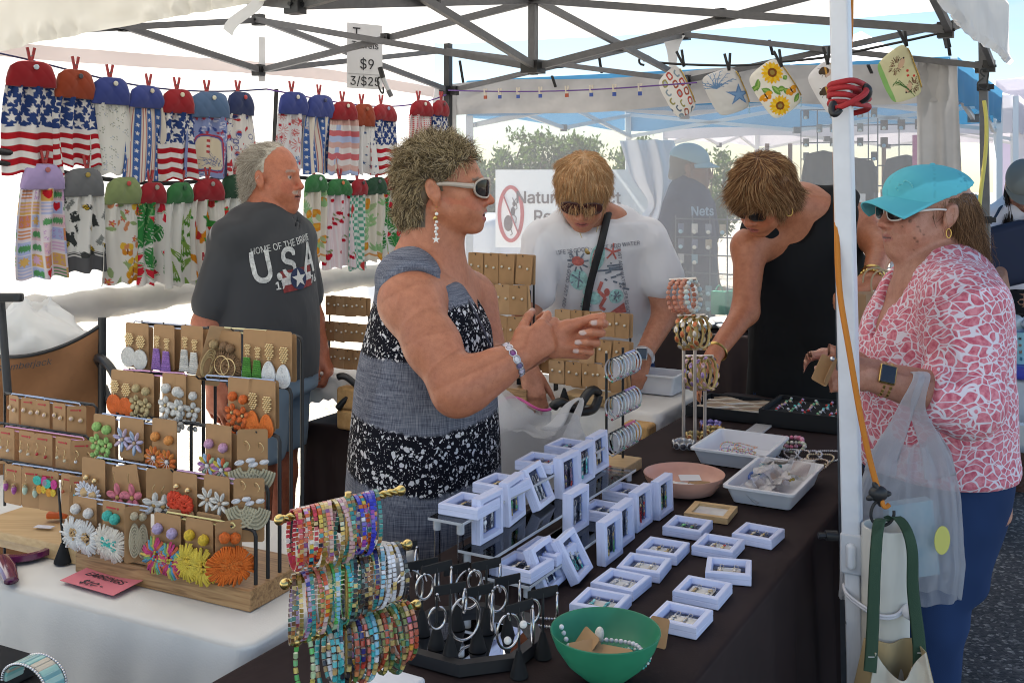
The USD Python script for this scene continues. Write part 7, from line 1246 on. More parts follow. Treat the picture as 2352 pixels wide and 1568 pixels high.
RC(0,528,760,.058,.10,'hoop',(.20,.11,.05),'card of dark brown fringed hoop earrings on the top tier',dy=.30,ds=.008)
RC(0,585,757,.058,CH,'trap',GRN_,'card of green trapezoid earrings on the top tier',dy=.42,ds=.013)
RC(0,640,760,.066,CH,'tear',(.66,.65,.64),'card of white teardrop earrings with gold leaf studs, top tier right',dy=.42,ds=.018)
RC(1,282,850,.066,CH,'disc',OR,'card of orange wound disc earrings with gold studs on the second tier',dy=.36,ds=.0165)
RC(1,330,856,.058,CH,'flowers',(.46,.36,.18),'card of straw-coloured double flower earrings on the second tier',dy=.34,ds=.0135)
RC(1,400,858,.064,.10,'flowers',(.62,.60,.56),'card of white double flower earrings on the second tier',dy=.30,ds=.015,s=1.15)
RC(1,432,862,.058,.10,'flowers',(.62,.60,.56),'second card of white flower earrings behind the first on the second tier',dy=.36,ds=.014,lean=-.3,ko=.022)
RC(1,552,868,.062,.10,'flowers',OR,'card of orange double flower earrings on the second tier right',dy=.36,ds=.0135,s=1.05)
RC(1,602,872,.066,.10,'tear',(.66,.16,.02),'card of orange teardrop earrings with gold leaf studs on the second tier',dy=.40,ds=.0175)
RC(2,240,952,.062,CH,'flowers',(.28,.48,.14),'card of lime green flower earrings on the third tier',dy=.26,ds=.014,s=1.1)
RC(2,303,960,.066,.085,'flower8',[(.42,.38,.55),(.55,.42,.52),(.36,.44,.58)],'card of lilac and blue star flower earrings on the third tier',dy=.46,ds=.017,s=.85)
RC(2,378,962,.066,.105,'daisyball',[(.66,.26,.06),(.62,.14,.02),(.60,.20,.03)],'card of orange daisies hanging from orange balls on the third tier',dy=.34,ds=.018)
RC(2,502,975,.066,.105,'daisyball',[(.55,.30,.46),(.55,.22,.34),(.34,.50,.30),(.62,.12,.03),(.35,.50,.66),(.60,.45,.05),(.34,.16,.42)],'card of rainbow daisies hanging from pink balls on the third tier',dy=.36,ds=.018)
RC(2,580,985,.058,.12,'fan',(.42,.38,.26),'card of sage straw fan earrings at the right end of the third tier',dy=.26,ds=.013,lean=-.55,s=1.2)
RC(3,215,1052,.066,.085,'daisystud',None,'card of white daisies with tan centres on the fourth tier',dy=.46,ds=.012)
RC(3,292,1068,.07,.085,'flower5',(.58,.16,.21),'card of big pink five-petal flower earrings on the fourth tier',tilt=.2,dy=.50,ds=.020,s=.92)
RC(3,368,1075,.055,.09,'flower5',(.64,.62,.58),'card of white five-petal flowers left of the red pompoms',dy=.60,ds=.009,s=.75,lean=-.5)
RC(3,425,1085,.062,.09,'pompom',(.60,.05,.015),'card of red pompom earrings with gold studs on the fourth tier',dy=.30,ds=.0145)
RC(3,498,1092,.064,.09,'flower8',(.66,.64,.60),'card of white star flower earrings at the right of the fourth tier',dy=.46,ds=.0155,s=.8)
RC(3,572,1098,.058,.12,'fan',(.40,.36,.25),'card of sage straw fan earrings at the right end of the fourth tier',dy=.10,ds=.013,lean=-.5,s=1.1)
RC(4,195,1142,.066,.09,'raffia',[(.64,.62,.60),[(.66,.64,.62)],(.46,.30,.14)],'card of white raffia daisies with tan centres on the lowest tier',dy=.26,ds=.018,s=.98)
RC(4,262,1152,.062,.09,'raffia',[(.05,.42,.36),[(.66,.60,.52)],(.06,.44,.38)],'card of cream loop daisies with turquoise centres on the lowest tier',dy=.30,ds=.010,hearts=True)
RC(4,316,1160,.05,.11,'oblong',(.46,.40,.28),'card of beige wound oblong earrings turned sideways on the lowest tier',dy=.16,ds=.008,lean=-1.0)
RC(4,385,1180,.068,.09,'raffia',[(.42,.34,.55),[(.55,.05,.16),(.60,.45,.10),(.20,.42,.18),(.10,.30,.46),(.60,.14,.05),(.50,.05,.2)],[(.05,.25,.45),(.5,.4,.05),(.5,.05,.1)]],'card of rainbow raffia daisies hanging from lilac balls on the lowest tier',dy=.32,ds=.0185)
RC(4,458,1192,.068,.09,'raffia',[(.64,.44,.03),[(.66,.50,.06)],(.64,.46,.05)],'card of yellow raffia daisies on the lowest tier',dy=.34,ds=.0175)
RC(4,525,1195,.05,.11,'raffia',[(.62,.12,.01),[(.66,.14,.01)],(.62,.16,.02)],'card of bright orange raffia daisies turned sideways at the right end of the lowest tier',dy=.26,ds=.010,lean=-1.0)
single('card_tray',prism(card_shape(.30,.05,.004),.001,frame(RBx,unit(RBd*.9+UP*.25),unit(np.cross(RBx,unit(RBd*.9+UP*.25))),RA+RBx*.25+RBd*.03+UP*.030)),kraft2,'flattened brown paper lying on the oak board under the yellow daisies','card')
# ---- the smaller rack at the left edge
LO=G(20,1225,.79);LXx=RBx;LDd=RBd;LR=thing('earring_rack','lower wire rack at the left edge with small hook earrings on brown cards','display rack',LO)
part(LR,'board',xf(rbox((.34,.16,.035),.003),frame(LXx,LDd,UP,LO+LXx*.05+LDd*.07+UP*-.012)),pine)
for k,(v,off,uR,vR)in enumerate(((895,.13,222,930),(972,.09,205,1002),(1055,.045,205,1090))):
 O=LO+LDd*off;b=Q(uR,vR,O,LDd);a=b-LXx*.30;part(LR,'frame',tube([V3(*a[:2],LO[2]),a,b-LXx*.01,b-UP*.006,V3(*b[:2],LO[2])],.0034,7),black_metal,smooth=True)
 for q in np.linspace(.1,.95,7):p=a*(1-q)+b*q;part(LR,'hook',tube([p,p-LDd*.02+UP*.002,p-LDd*.026+UP*.008],.0016,5),black_metal)
 O2=O-LDd*.026;cs=[(.36,.48,.62),(.60,.30,.42),(.36,.44,.60)]
 for(uA,uB)in(((28,100),(60,182)),((14,190),),((30,120),(112,196)))[k]:
  p,q=Q(uA,v+8+uA*.16,O2,LDd),Q(uB,v+6+uB*.16,O2,LDd);d_=unit(q-p);single('rubber_band',tube([p+UP*.004,q+UP*.004,q+d_*.004,q-UP*.004,p-UP*.004,p-d_*.004],.0014,5,closed=True),M('band_pink' if(k+uA)%2 else 'band_blue',cs[k],.5),f'rubber band on the left-edge rack, {("upper", "middle", "lower")[k]} tier, {"right" if uA > 50 else "left"} one','rubber band')
 for j,u in enumerate(((32,66,98,136,176),(15,62,100,146,190),(30,75,112,160,190))[k]):
  vv=v+8+u*.165;w,h=((.043,.068),(.052,.082),(.056,.085))[k];kind,col=(('stud',(.55,.42,.36)),('hookbead',((.6,.6,.62),(.55,.5,.4),(.4,.03,.03),(.6,.55,.4),(.6,.6,.62))[j]),(('drop',(.26,.05,.22)),('drop',(.35,.45,.36)),('butterfly',None),('hookbead',(.4,.1,.05)),('hookbead',(.1,.3,.35)))[j])[k]
  top=Q(u,vv,O2-LDd*.004,LDd);earring_card(top-UP*h/2,BR_,w,h,kind,col,'card of '+{'stud':'small stone stud','hookbead':('clear','gold','red','amber','crystal')[j]+' bead hook','drop':('purple' if j==0 else 'pale green')+' wrapped drop','butterfly':'bright butterfly'}[kind]+f' earrings, {("upper", "middle", "lower")[k]} tier of the left-edge rack, {("first", "second", "third", "fourth", "fifth")[j]} card',dy=(.40,.40,.30)[k],hearts=True,s=.9,lean=R.normal(0,.1)-(.6 if j==4 else 0))
  # ---- three racks on the back runner
back_n=D2;tr_stud=(.60,.55,.48)
def back_rack(O,w,tiers_,rows,label,seed,two=True,feet=True,board=None,bw=.0032,cardw=.058,cardh=.075):
 rr=np.random.default_rng(seed);t=thing('earring_rack',label,'display rack',O);ex=eB
 if board:part(t,'board',xf(rbox(board,.003),frame(ex,D2,UP,O+UP*board[2]/2)),oak if board[2]>.03 else pine)
 zb=O[2]+(board[2]if board else 0);n=0
 for k,(h,off)in enumerate(tiers_):
  a,b=O-ex*w/2+D2*off,O+ex*w/2+D2*off;za=O[2]+h;part(t,'frame',tube([V3(*a[:2],zb),V3(*a[:2],za-.008),V3(*a[:2],za)+ex*.008,V3(*b[:2],za)-ex*.008,V3(*b[:2],za-.008),V3(*b[:2],zb)],bw,7),black_metal,smooth=True)
  m=rows[k]
  for q in(np.arange(m)+.5)/m:p=V3(*(a*(1-q)+b*q)[:2],za);part(t,'hook',tube([p,p-D2*.018+UP*.002,p-D2*.024+UP*.009],.0018,5),black_metal)
  for j in range(m):
   q=(j+.5)/m;p=V3(*(a*(1-q)+b*q)[:2],za)-D2*.02
   for layer in(0,1)if two else(0,):
    ch=cardh*rr.uniform(.95,1.1);earring_card(p-UP*(ch/2-.012)+D2*(.012*layer)+ex*rr.normal(0,.004)+ex*.012*layer,(ex,UP,-D2),cardw,ch,'stud' if layer==0 else None,tr_stud,f'brown card of tiny studs on {label.split(",")[0]}' if layer==0 else f'plain brown card behind another on {label.split(",")[0]}',dy=.42,tilt=rr.normal(0,.06),lean=rr.normal(0,.10),group=f'cards on {label.split(",")[0]}',pale=rr.random()<.4,s=.9)
 return t
back_rack(P(798,848,4.35)*[1,1,0]+UP*.764,.20,[(.085,-.01),(.19,0.),(.295,.01)],[4,4,4],'the narrow rack at the left end of the runner, behind the vendor\'s back',1)
back_rack(P(1140,905,3.93)*[1,1,0]+UP*.764,.27,[(.17,-.05),(.28,-.02),(.39,.01),(.50,.04)],[4,4,4,4],'the tall rack on an oak board, right of the vendor\'s chin',2,board=(.34,.16,.042),bw=.004,cardw=.068,cardh=.105)
back_rack(P(1362,918,3.78)*[1,1,0]+UP*.764,.285,[(.13,-.02),(.215,-.01),(.31,0.)],[5,5,5],'the wide rack in front of the blonde woman',3,board=(.20,.12,.028),bw=.004,cardw=.060,cardh=.085)
back_rack(P(1245,880,4.08)*[1,1,0]+UP*.764,.12,[(.12,0.),(.22,.01)],[2,2],'the small rack between the tall and the wide one',4)
single('display_cone',lathe([(.022,0),(.006,.05),(.004,.055),(0,.055)],20,P(1296,893,3.75)*[1,1,0]+UP*.764),M('black_velvet',(.006,.006,.007),.95),'small black cone stand beside the wide rack\'s board','stand')
single('display_block',box(P(1205,880,3.86)*[1,1,0]+UP*.825,(.05,.03,.03),eB,D2),M('black_velvet'),'small black block on the tall rack\'s oak board','block')
# ---------------------------------------------------------------- white display boxes, risers and what lies on the brown table
import shapely
ZT_=.757
box_m=M('white_box_plastic',(.56,.60,.80),.35,var=.03,vs=20)
film=usdkit.material(stage,'/World/Looks/clear_film',{'t':('transparent_bsdf',{'color':(.93,.94,.97)}),'g':('glossy_bsdf',{'roughness':.12,'color':(.8,.85,1.)}),'f':('fresnel',{'IOR':1.45}),'m':('mix_closure',{})},[('f.fac','m.fac'),('t.BSDF','m.closure1'),('g.BSDF','m.closure2')],surface='m.closure')
acrylic=usdkit.material(stage,'/World/Looks/clear_acrylic',{'t':('transparent_bsdf',{'color':(.90,.91,.94)}),'g':('glossy_bsdf',{'roughness':.05}),'f':('fresnel',{'IOR':1.5}),'m':('mix_closure',{})},[('f.fac','m.fac'),('t.BSDF','m.closure1'),('g.BSDF','m.closure2')],surface='m.closure')
acr_edge=M('acrylic_edge',(.42,.43,.46),.2,coat=.6)
def box_frame_mesh():
 """A 90 mm square frame, 22 mm thick, with a bevelled opening, in the xy plane."""
 h,o,th=.045,.0345,.011;sq=lambda a,z:np.array([(-a,-a,z),(a,-a,z),(a,a,z),(-a,a,z)]);b=.0016
 rings=[sq(o,-th),sq(h-b,-th),sq(h,-th+b),sq(h,-.0012),sq(h-.0006,0),sq(h,.0012),sq(h,th-b),sq(h-b,th),sq(o,th),sq(o-.0025,.001),sq(o-.0025,-.001)]
 v=np.vstack(rings);n=len(rings);i=np.arange(n)[:,None]*4;j=np.arange(4)[None];jn=(j+1)%4;i2=((np.arange(n)+1)%n)[:,None]*4;f=np.stack([i+j,i+jn,i2+jn,i2+j],-1).reshape(-1,4);return(v,np.vstack([f[:,[0,1,2]],f[:,[0,2,3]]]))
BFM=box_frame_mesh();back_card=M('box_back_card',(.34,.36,.42),.7)
def jewels(n,seed,pal,card=None):
 g=np.random.default_rng(seed);mc=MC()
 if card is not None:mc.add(prism(card_shape(.046,.034,.004),.0008,frame(V3(1,0,0),V3(0,1,0),V3(0,0,1),V3(g.uniform(-.006,.006),g.uniform(-.006,.004),.0012))),card)
 for k in range(2):
  x0=(-.012,.013)[k]+g.normal(0,.002);y=.019
  hk=tube(curve([(x0,y-.006,.002),(x0+.002,y+.004,.004),(x0+.006,y,.004),(x0+.005,y-.009,.003)],9),.0008,4);mc.add(hk,(.55,.52,.48));q=y-.008
  for i in range(n):
   r=g.uniform(.0022,.0058);c=pal[g.integers(len(pal))];kind=g.integers(4)
   if kind==0:m=ball((x0,q-r,.0035),r,1,(1,1.1,.5))
   elif kind==1:m=tube([(x0+r*math.cos(a),q-r+r*math.sin(a),.003)for a in np.linspace(0,6.28,11)[:-1]],.0009,4,closed=True)
   elif kind==2:m=xf(ball((0,0,0),1,1,(r*.55,r*1.5,.002)),frame(unit(V3(1,g.normal(0,.3),0)),unit(V3(-g.normal(0,.3),1,0)),V3(0,0,1),V3(x0,q-r*1.4,.0035)))
   else:m=prism([(x0+r*(1 if j%2==0 else .45)*math.cos(a),q-r+r*(1 if j%2==0 else .45)*math.sin(a))for j,a in enumerate(np.linspace(0,6.28,11)[:-1])],.002,frame(V3(1,0,0),V3(0,1,0),V3(0,0,1),V3(0,0,.003)))
   mc.add(m,np.array(c)*g.uniform(.75,1.1));q-=r*g.uniform(1.5,2.1)
   if q<-.026:break
 return mc
jew_m=CM('small_jewelry',rough=.22,metal=.55,coat=.2)
PALS={'silver':[(.62,.62,.64),(.40,.41,.44),(.75,.75,.76)],'bronze':[(.45,.33,.18),(.62,.46,.22),(.25,.18,.1),(.6,.58,.5)],'aqua':[(.10,.50,.48),(.25,.60,.62),(.62,.62,.62)],'shell':[(.72,.66,.56),(.65,.55,.42),(.75,.73,.7)],'red':[(.5,.05,.05),(.60,.46,.22),(.3,.2,.3)],'green':[(.10,.30,.14),(.62,.48,.22),(.4,.3,.15)],'blue':[(.08,.14,.5),(.15,.45,.65),(.5,.35,.15)]}
NBX=[0]
def wbox(c,x,y,z,lab,pal,card=None,n=7):
 NBX[0]+=1;t=thing('display_box',lab,'display box',c,group=None);T=frame(unit(x),unit(y),unit(z),c);part(t,'frame',xf(BFM,T),box_m,smooth=False);part(t,'film',xf(trimesh.creation.box((.071,.071,.0006)),T),film,smooth=False)
 m,cc=jewels(n,NBX[0],PALS[pal],card).get();part(t,'earrings',xf(m,T),jew_m,smooth=True,col=cc);return t
def rot_about(v,a,axis_):return trimesh.transformations.rotation_matrix(a,axis_)[:3,:3]@v
def flat(u,v,z,ang,lab,pal,card=None):c=G(u,v,z+.022);c[2]=z+.011;R_=lambda q:rot_about(q,ang,UP);return wbox(c,R_(E2),R_(D2),UP,lab,pal,card)
def stand(u,v,z,lean,ang,lab,pal):
 """A box on edge; (u, v) is its near bottom left corner; lean tips its top to the left."""
 p=G(u,v,z);n=rot_about(E2,ang,UP);d=rot_about(D2,ang,UP);up=UP*math.cos(lean)-n*math.sin(lean);nn=n*math.cos(lean)+UP*math.sin(lean);c=p+d*.045+up*.045+nn*.011;return wbox(c,d,up,nn,lab,pal)
WC=(.62,.60,.56)
for u,v,a,lab,pal,card in((1580,1200,.04,'white box of brown bead earrings just left of the wooden frame','green',None),(1742,1218,-.05,'white box holding a dark bangle, nearest the table edge at the back','bronze',None),(1523,1252,.05,'white box of bronze earrings, second in the left row of flat boxes','bronze',WC),(1650,1244,.02,'white box of red and gold earrings, second in the right row of flat boxes','red',WC),(1480,1290,.10,'white box with a pale shell earring card, third in the left row','shell',WC),(1674,1298,.28,'white box turned square to the table edge, third in the right row','shell',WC),(1427,1328,-.02,'white box of pearl earrings on a white card, fourth in the left row','silver',WC),(1614,1346,.02,'white box of mixed shell earrings, fourth in the right row','bronze',WC),(1380,1374,.06,'white box of turquoise earrings half behind the green bowl\'s rim','aqua',WC),(1564,1408,.0,'nearest white box, right of the green bowl','shell',WC)):flat(u,v,ZT_,a,lab,pal,card)
zA,zA2,zB_=.90,.845,.80
for u,v,lab,pal in((1078,1148,'white box lying at the near end of the upper clear shelf','bronze'),(1153,1102,'second white box lying on the upper clear shelf','bronze'),(1243,1051,'third white box lying on the upper clear shelf','red'),(1308,1018,'furthest white box lying on the upper clear shelf','aqua')):flat(u,v,zA,R.normal(0,.04),lab,pal)
for u,v,l,a,lab,pal in((1082,1249,0,.0,'upright white box with two silver rings, nearest on the lower step of the left riser','silver'),(1149,1209,.05,.12,'upright white box with bronze and teal drops, second on the left riser','green'),(1222,1178,.42,.10,'white box tipped back with silver drops, third on the left riser','silver'),(1273,1144,.05,-.02,'upright white box with striped drops, fourth on the left riser','red'),(1312,1116,.02,.02,'upright white box with clear drops, fifth on the left riser','aqua'),(1348,1089,.06,.03,'furthest upright white box on the left riser','bronze')):stand(u,v,zA2,l,a,lab,pal)
for u,v,lab,pal in((1200,1288,'white box lying at the near end of the low clear shelf','shell'),(1256,1252,'white box with a blue stone lying on the low clear shelf','blue'),(1386,1163,'white box lying on the low shelf behind the upright ones','silver'),(1442,1122,'furthest white box lying on the low clear shelf','shell')):flat(u,v,zB_,R.normal(0,.04),lab,pal)
stand(1291,1229,zB_,0.,.0,'upright white box with dark silver drops alone between the two risers','silver')
for u,v,l,a,lab,pal in((1237,1372,.40,.06,'leaning white box with grey shell drops, nearest before the low shelf','silver'),(1310,1347,.50,.12,'leaning white box with turquoise discs, second before the low shelf','aqua'),(1370,1298,.03,0.,'upright white box with dark drops, third before the low shelf','green'),(1402,1262,.04,.02,'upright white box with round drops, fourth before the low shelf','silver'),(1445,1221,.03,.0,'upright white box with red-brown drops, fifth before the low shelf','red'),(1496,1193,.03,.0,'furthest upright white box before the low shelf, by the pink bowl','green')):stand(u,v,ZT_,l,a,lab,pal)
def riser(lab,decks):
 t=thing('acrylic_riser',lab,'riser',V3(*decks[0][0][:2],ZT_))
 for(o,w,L,z)in decks:
  o=V3(o[0],o[1],0);part(t,'deck',box(o+E2*w/2+D2*L/2+UP*(z-.0025),(w,L,.0045),E2,D2),acrylic,smooth=False)
  part(t,'edge',box(o+E2*w/2-D2*.0008+UP*(z-.0025),(w,.0015,.0050),E2,D2),acr_edge);part(t,'edge',box(o+E2*(w+.0008)+D2*L/2+UP*(z-.0025),(.0015,L,.0050),E2,D2),acr_edge)
  for a in(.012,w-.012):
   for b in(.014,L-.014):p=o+E2*a+D2*b;part(t,'leg',[rod(p+UP*(ZT_+.001),p+UP*(z-.005),.0062,12)],acrylic);part(t,'leg_cap',rod(p+UP*(z-.005),p+UP*(z-.026),.0075,12),acr_edge)
riser('two-step clear riser carrying white boxes in front of the vendor',[((-.164,2.086),.078,.66,zA),((-.104,2.062),.080,.69,zA2)])
riser('low clear riser between the standing white boxes',[((-.055,2.043),.10,.66,zB_)])
wf_=thing('wooden_frame','small wooden frame with a pale picture lying behind the first flat white box','frame',G(1633,1178,ZT_));c=G(1633,1176,ZT_+.008);fx_=rot_about(E2,.08,UP);fy_=np.cross(UP,fx_)
for s,L in((1,.10),(-1,.10)):part(wf_,'rail',bar(c+fy_*.044*s-fx_*.052,c+fy_*.044*s+fx_*.052,.014,.014),pine);part(wf_,'rail',bar(c+fx_*.045*s-fy_*.037,c+fx_*.045*s+fy_*.037,.014,.014),pine)
part(wf_,'picture',box(c-UP*.001,(.078,.076,.003),fx_,fy_),M('pale_picture',(.50,.50,.52),.25,col2=(.66,.64,.60),vs=30,coat=.3))
def bowl(lab,name,c,r,h,col,seed,prof=None,tr=0.):
 t=thing(name,lab,'bowl',c);m=lathe(prof or[(0,.004),(r*.34,.0),(r*.42,.003),(r*.70,h*.33),(r*.90,h*.68),(r,h-.001),(r*.992,h+.0015),(r*.975,h),(r*.87,h*.68),(r*.66,h*.35),(r*.35,.008),(0,.007)],56,c);part(t,'shell',m,M(name+'_plastic',col,.38,spec=.4,var=.05,vs=30),smooth=True);return t
gb_c=V3(.151,1.725,ZT_+.001);bowl('green bowl full of shell and bead bracelets at the front of the brown table','green_bowl',gb_c,.0895,.076,(.028,.20,.105),1)
pk_c=V3(.441,2.734,ZT_+.001);bowl('shallow pink bowl of earring cards behind the white boxes','pink_bowl',pk_c,.104,.047,(.60,.33,.255),2,[(0,.004),(.060,0),(.078,.004),(.097,.03),(.104,.047),(.1025,.0475),(.095,.031),(.076,.008),(0,.007)])
def bead_string(name,lab,pts,r,cols,cat_='bracelet',group=None,closed=True,jitter=.1,mat=None,n=None):
 p=curve(np.vstack([pts,pts[:1]])if closed else pts,60);L=np.linalg.norm(np.diff(p,axis=0),axis=1).sum();n=n or max(int(L/(2.0*r)),5);t=np.r_[0,np.cumsum(np.linalg.norm(np.diff(p,axis=0),axis=1))];s=np.linspace(0,t[-1],n,endpoint=not closed);q=np.stack([np.interp(s,t,p[:,i])for i in range(3)],1);mc=MC()
 for i,x in enumerate(q):mc.add(ball(x,r*R.uniform(.85,1.1),1),np.asarray(cols[(i*7+i//5)%len(cols)])*R.uniform(.85,1.1))
 m,c=mc.get();return single(name,m,mat or bead_m,lab,cat_,group,smooth=True,col=c)
def ring_pts(c,rx,ry,x,y,wob=.0,n=14):a=np.linspace(0,6.28,n+1)[:-1];z=np.cross(x,y);return np.array([c+x*rx*math.cos(t)+y*ry*math.sin(t)+z*wob*math.sin(2*t+1)for t in a])
hb_=gb_c+UP*.030
bead_string('bead_bracelet','pearl bracelet curving through the green bowl',ring_pts(hb_+V3(.01,.0,.008),.052,.034,E2,unit(D2+UP*.35),.006),.0042,[(.70,.68,.72),(.66,.62,.66)])
bead_string('bead_bracelet','white bead strand climbing the left side of the green bowl',np.array([gb_c+V3(-.070,.02,.072),gb_c+V3(-.062,.015,.052),gb_c+V3(-.052,.0,.036),gb_c+V3(-.035,-.015,.028)]),.0042,[(.72,.72,.74)],closed=False)
bead_string('bead_bracelet','red and orange bead bracelet in the green bowl',ring_pts(hb_+V3(-.03,-.012,-.002),.030,.022,E2,unit(D2+UP*.2),.003),.0030,[(.55,.08,.03),(.65,.3,.05),(.7,.66,.6),(.4,.02,.05)])
bead_string('bead_bracelet','turquoise and white bead bracelet at the right in the green bowl',ring_pts(hb_+V3(.040,.002,.000),.034,.024,E2,unit(D2+UP*.3),.004),.0026,[(.06,.40,.36),(.70,.70,.66),(.1,.45,.40)])
for i,(dx,dy,dz,a,l,lab)in enumerate(((.012,-.014,.040,.1,.35,'kraft card lying flat over the bracelets in the green bowl'),(-.028,.022,.048,-.7,1.0,'kraft card standing in the back of the green bowl'),(-.030,-.004,.046,.9,.8,'kraft card leaning at the left in the green bowl'))):
 x=rot_about(E2,a,UP);z=unit(UP*math.cos(l)-D2*math.sin(l));y=np.cross(z,x);single('kraft_card',prism(card_shape(.055,.04),.0012,frame(x,y,z,gb_c+V3(dx,dy,dz))),kraft2,lab,'card')
single('cowrie_shell',xf(ball((0,0,0),1,2,(.008,.012,.006)),frame(E2,unit(UP+D2*.3),unit(-D2+UP*.3),gb_c+V3(-.008,.02,.060))),M('cowrie',(.68,.62,.54),.3,var=.2,vs=200),'white cowrie shell sticking up in the green bowl','shell',smooth=True)
single('kraft_card',prism(card_shape(.035,.05),.0012,frame(E2,unit(D2*.5+UP),unit(-D2+UP*.5),G(1512,1478,ZT_)+UP*.02)),kraft2,'kraft card standing behind the right side of the green bowl','card')
bead_string('bead_bracelet','silver chain lying left of the green bowl',np.array([G(1212,1432,ZT_),G(1222,1420,ZT_),G(1262,1424,ZT_),G(1300,1424,ZT_),G(1280,1440,ZT_),G(1240,1440,ZT_)])+UP*.003,.0024,[(.60,.58,.55),(.40,.42,.55)],mat=jew_m)
for i,(dx,dy,a,l,col)in enumerate(((-.03,.01,.3,.1,(.62,.62,.62)),(.0,-.015,-.2,.15,(.60,.60,.60)),(.035,-.01,.1,.2,(.30,.18,.08)),(-.045,-.02,.8,.1,(.64,.63,.62)),(.02,.03,.5,.1,(.60,.60,.62)))):
 x=rot_about(E2,a,UP);z=unit(UP*math.cos(l)-D2*math.sin(l));single('earring_card',prism(card_shape(.055,.042),.0012,frame(x,np.cross(z,x),z,pk_c+V3(dx,dy,.014+.003*i))),M(f'small_card_{i}',col,.7),('white card at the left in the pink bowl','white card in the middle of the pink bowl','brown card at the right in the pink bowl','white card lying low at the far left in the pink bowl','white card at the back of the pink bowl')[i],'earring card')
bin_m=M('white_bin_plastic',(.66,.67,.71),.4,var=.03,vs=10)
def wbin(c,L,W,h,lab,ex=D2,ey=-E2):
 t=thing('plastic_bin',lab,'bin',c)
 def ringp(l,w,z,r=.012):a=np.concatenate([np.linspace(k*np.pi/2,(k+1)*np.pi/2,5)for k in range(4)]);s=np.array([(1,1)]*5+[(-1,1)]*5+[(-1,-1)]*5+[(1,-1)]*5);return np.c_[s[:,0]*(l/2-r)+r*np.cos(a),s[:,1]*(w/2-r)+r*np.sin(a),np.full(20,z)]
 tp=.86;lv=[(L*tp,W*tp,.0),(L,W,h-.006),(L+.014,W+.014,h-.006),(L+.014,W+.014,h),(L-.004,W-.004,h),(L*tp-.006,W*tp-.006,.003)];rings=[np.tile([[0,0,0.]],(20,1))]+[ringp(*q)for q in lv]+[np.tile([[0,0,.003]],(20,1))]
 v=np.vstack(rings);n=len(rings);i=np.arange(n-1)[:,None]*20;j=np.arange(20)[None];jn=(j+1)%20;f=np.stack([i+j,i+jn,i+20+jn,i+20+j],-1).reshape(-1,4);part(t,'tray',xf((v,np.vstack([f[:,[0,1,2]],f[:,[0,2,3]]])),frame(ex,ey,UP,c)),bin_m,smooth=25);return t
b1=V3(.672,2.725,ZT_+.001);wbin(b1,.30,.165,.046,'white plastic bin with bagged bracelets beside the table edge')
b2=V3(.655,3.055,ZT_+.001);wbin(b2,.25,.20,.046,'white plastic bin of bright bead necklaces, behind the first')
b3=G(1514,898,.764);wbin(b3,.14,.17,.072,'empty white bin at the right end of the runner',ex=-D2,ey=E2)
bag_film=usdkit.material(stage,'/World/Looks/clear_bag',{'t':('transparent_bsdf',{'color':(.96,.96,.97)}),'p':('principled_bsdf',{'base_color':(.62,.60,.60),'roughness':.18,'specular_ior_level':.8}),'f':('layer_weight',{'blend':.35}),'m':('mix_closure',{})},[('f.facing','m.fac'),('t.BSDF','m.closure1'),('p.BSDF','m.closure2')],surface='m.closure')
for i in range(9):
 q=b1+D2*(-.10+.022*i+R.normal(0,.01))+E2*(-.03+.012*i*(i%2)+R.normal(0,.015))+UP*(.025+.004*i);nn=unit(UP*.8+E2*R.normal(0,.5)+D2*R.normal(-.3,.3));x,y,z=basis(nn)
 single('zip_bag',solid(sheet(lambda s,t:q[None]+x[None]*((s-.5)*.075)[:,None]+y[None]*((t-.5)*.06)[:,None]+z[None]*(.006*np.sin(s*7+i)*np.cos(t*6))[:,None],9,8)[0],.0012),bag_film,'small clear zip bag with a bracelet in the white bin','bag','clear zip bags in the white bin',smooth=True)
 single('bagged_card',prism(card_shape(.05,.038),.0012,frame(x,y,z,q-z*.003)),M(f'bag_card_{i % 3}',((.40,.32,.28),(.46,.38,.36),(.34,.28,.24))[i%3],.7),'brown card inside a clear zip bag in the white bin','card','cards in the clear zip bags')
for k,(dx,dy,cols,r,lab)in enumerate(((.08,.03,[(.05,.36,.34),(.08,.42,.40)],.0055,'teal bead bracelet at the back of the first bin'),(.05,.01,[(.03,.025,.04),(.06,.05,.08)],.006,'black bead bracelet in the first bin'),(.09,-.03,[(.55,.42,.10),(.5,.5,.45)],.0048,'yellow bead bracelet at the right end of the first bin'),(.03,.05,[(.08,.14,.40),(.10,.2,.5)],.0045,'blue bead bracelet in the first bin'),(.10,.04,[(.10,.30,.33),(.3,.4,.4)],.005,'dark teal bracelet at the far corner of the first bin'))):bead_string('bead_bracelet',lab,ring_pts(b1+D2*dx+E2*-dy+UP*(.018+.004*k),.030,.026,D2,unit(E2+UP*R.uniform(-.2,.3)),.004),r,cols)
for k in range(8):cols=[[(.6,.2,.35),(.65,.6,.2),(.3,.5,.3)],[(.55,.3,.5),(.3,.5,.6),(.7,.6,.5)],[(.65,.35,.25),(.6,.55,.5)]][k%3];bead_string('bead_necklace','bright thin bead necklace heaped in the second bin',ring_pts(b2+D2*R.normal(-.02,.035)+E2*R.normal(0,.03)+UP*(.010+.003*k),R.uniform(.03,.05),R.uniform(.025,.04),D2,unit(E2+UP*R.uniform(-.1,.15)),.004),.0022,cols,'necklace','bright bead necklaces in the second bin')
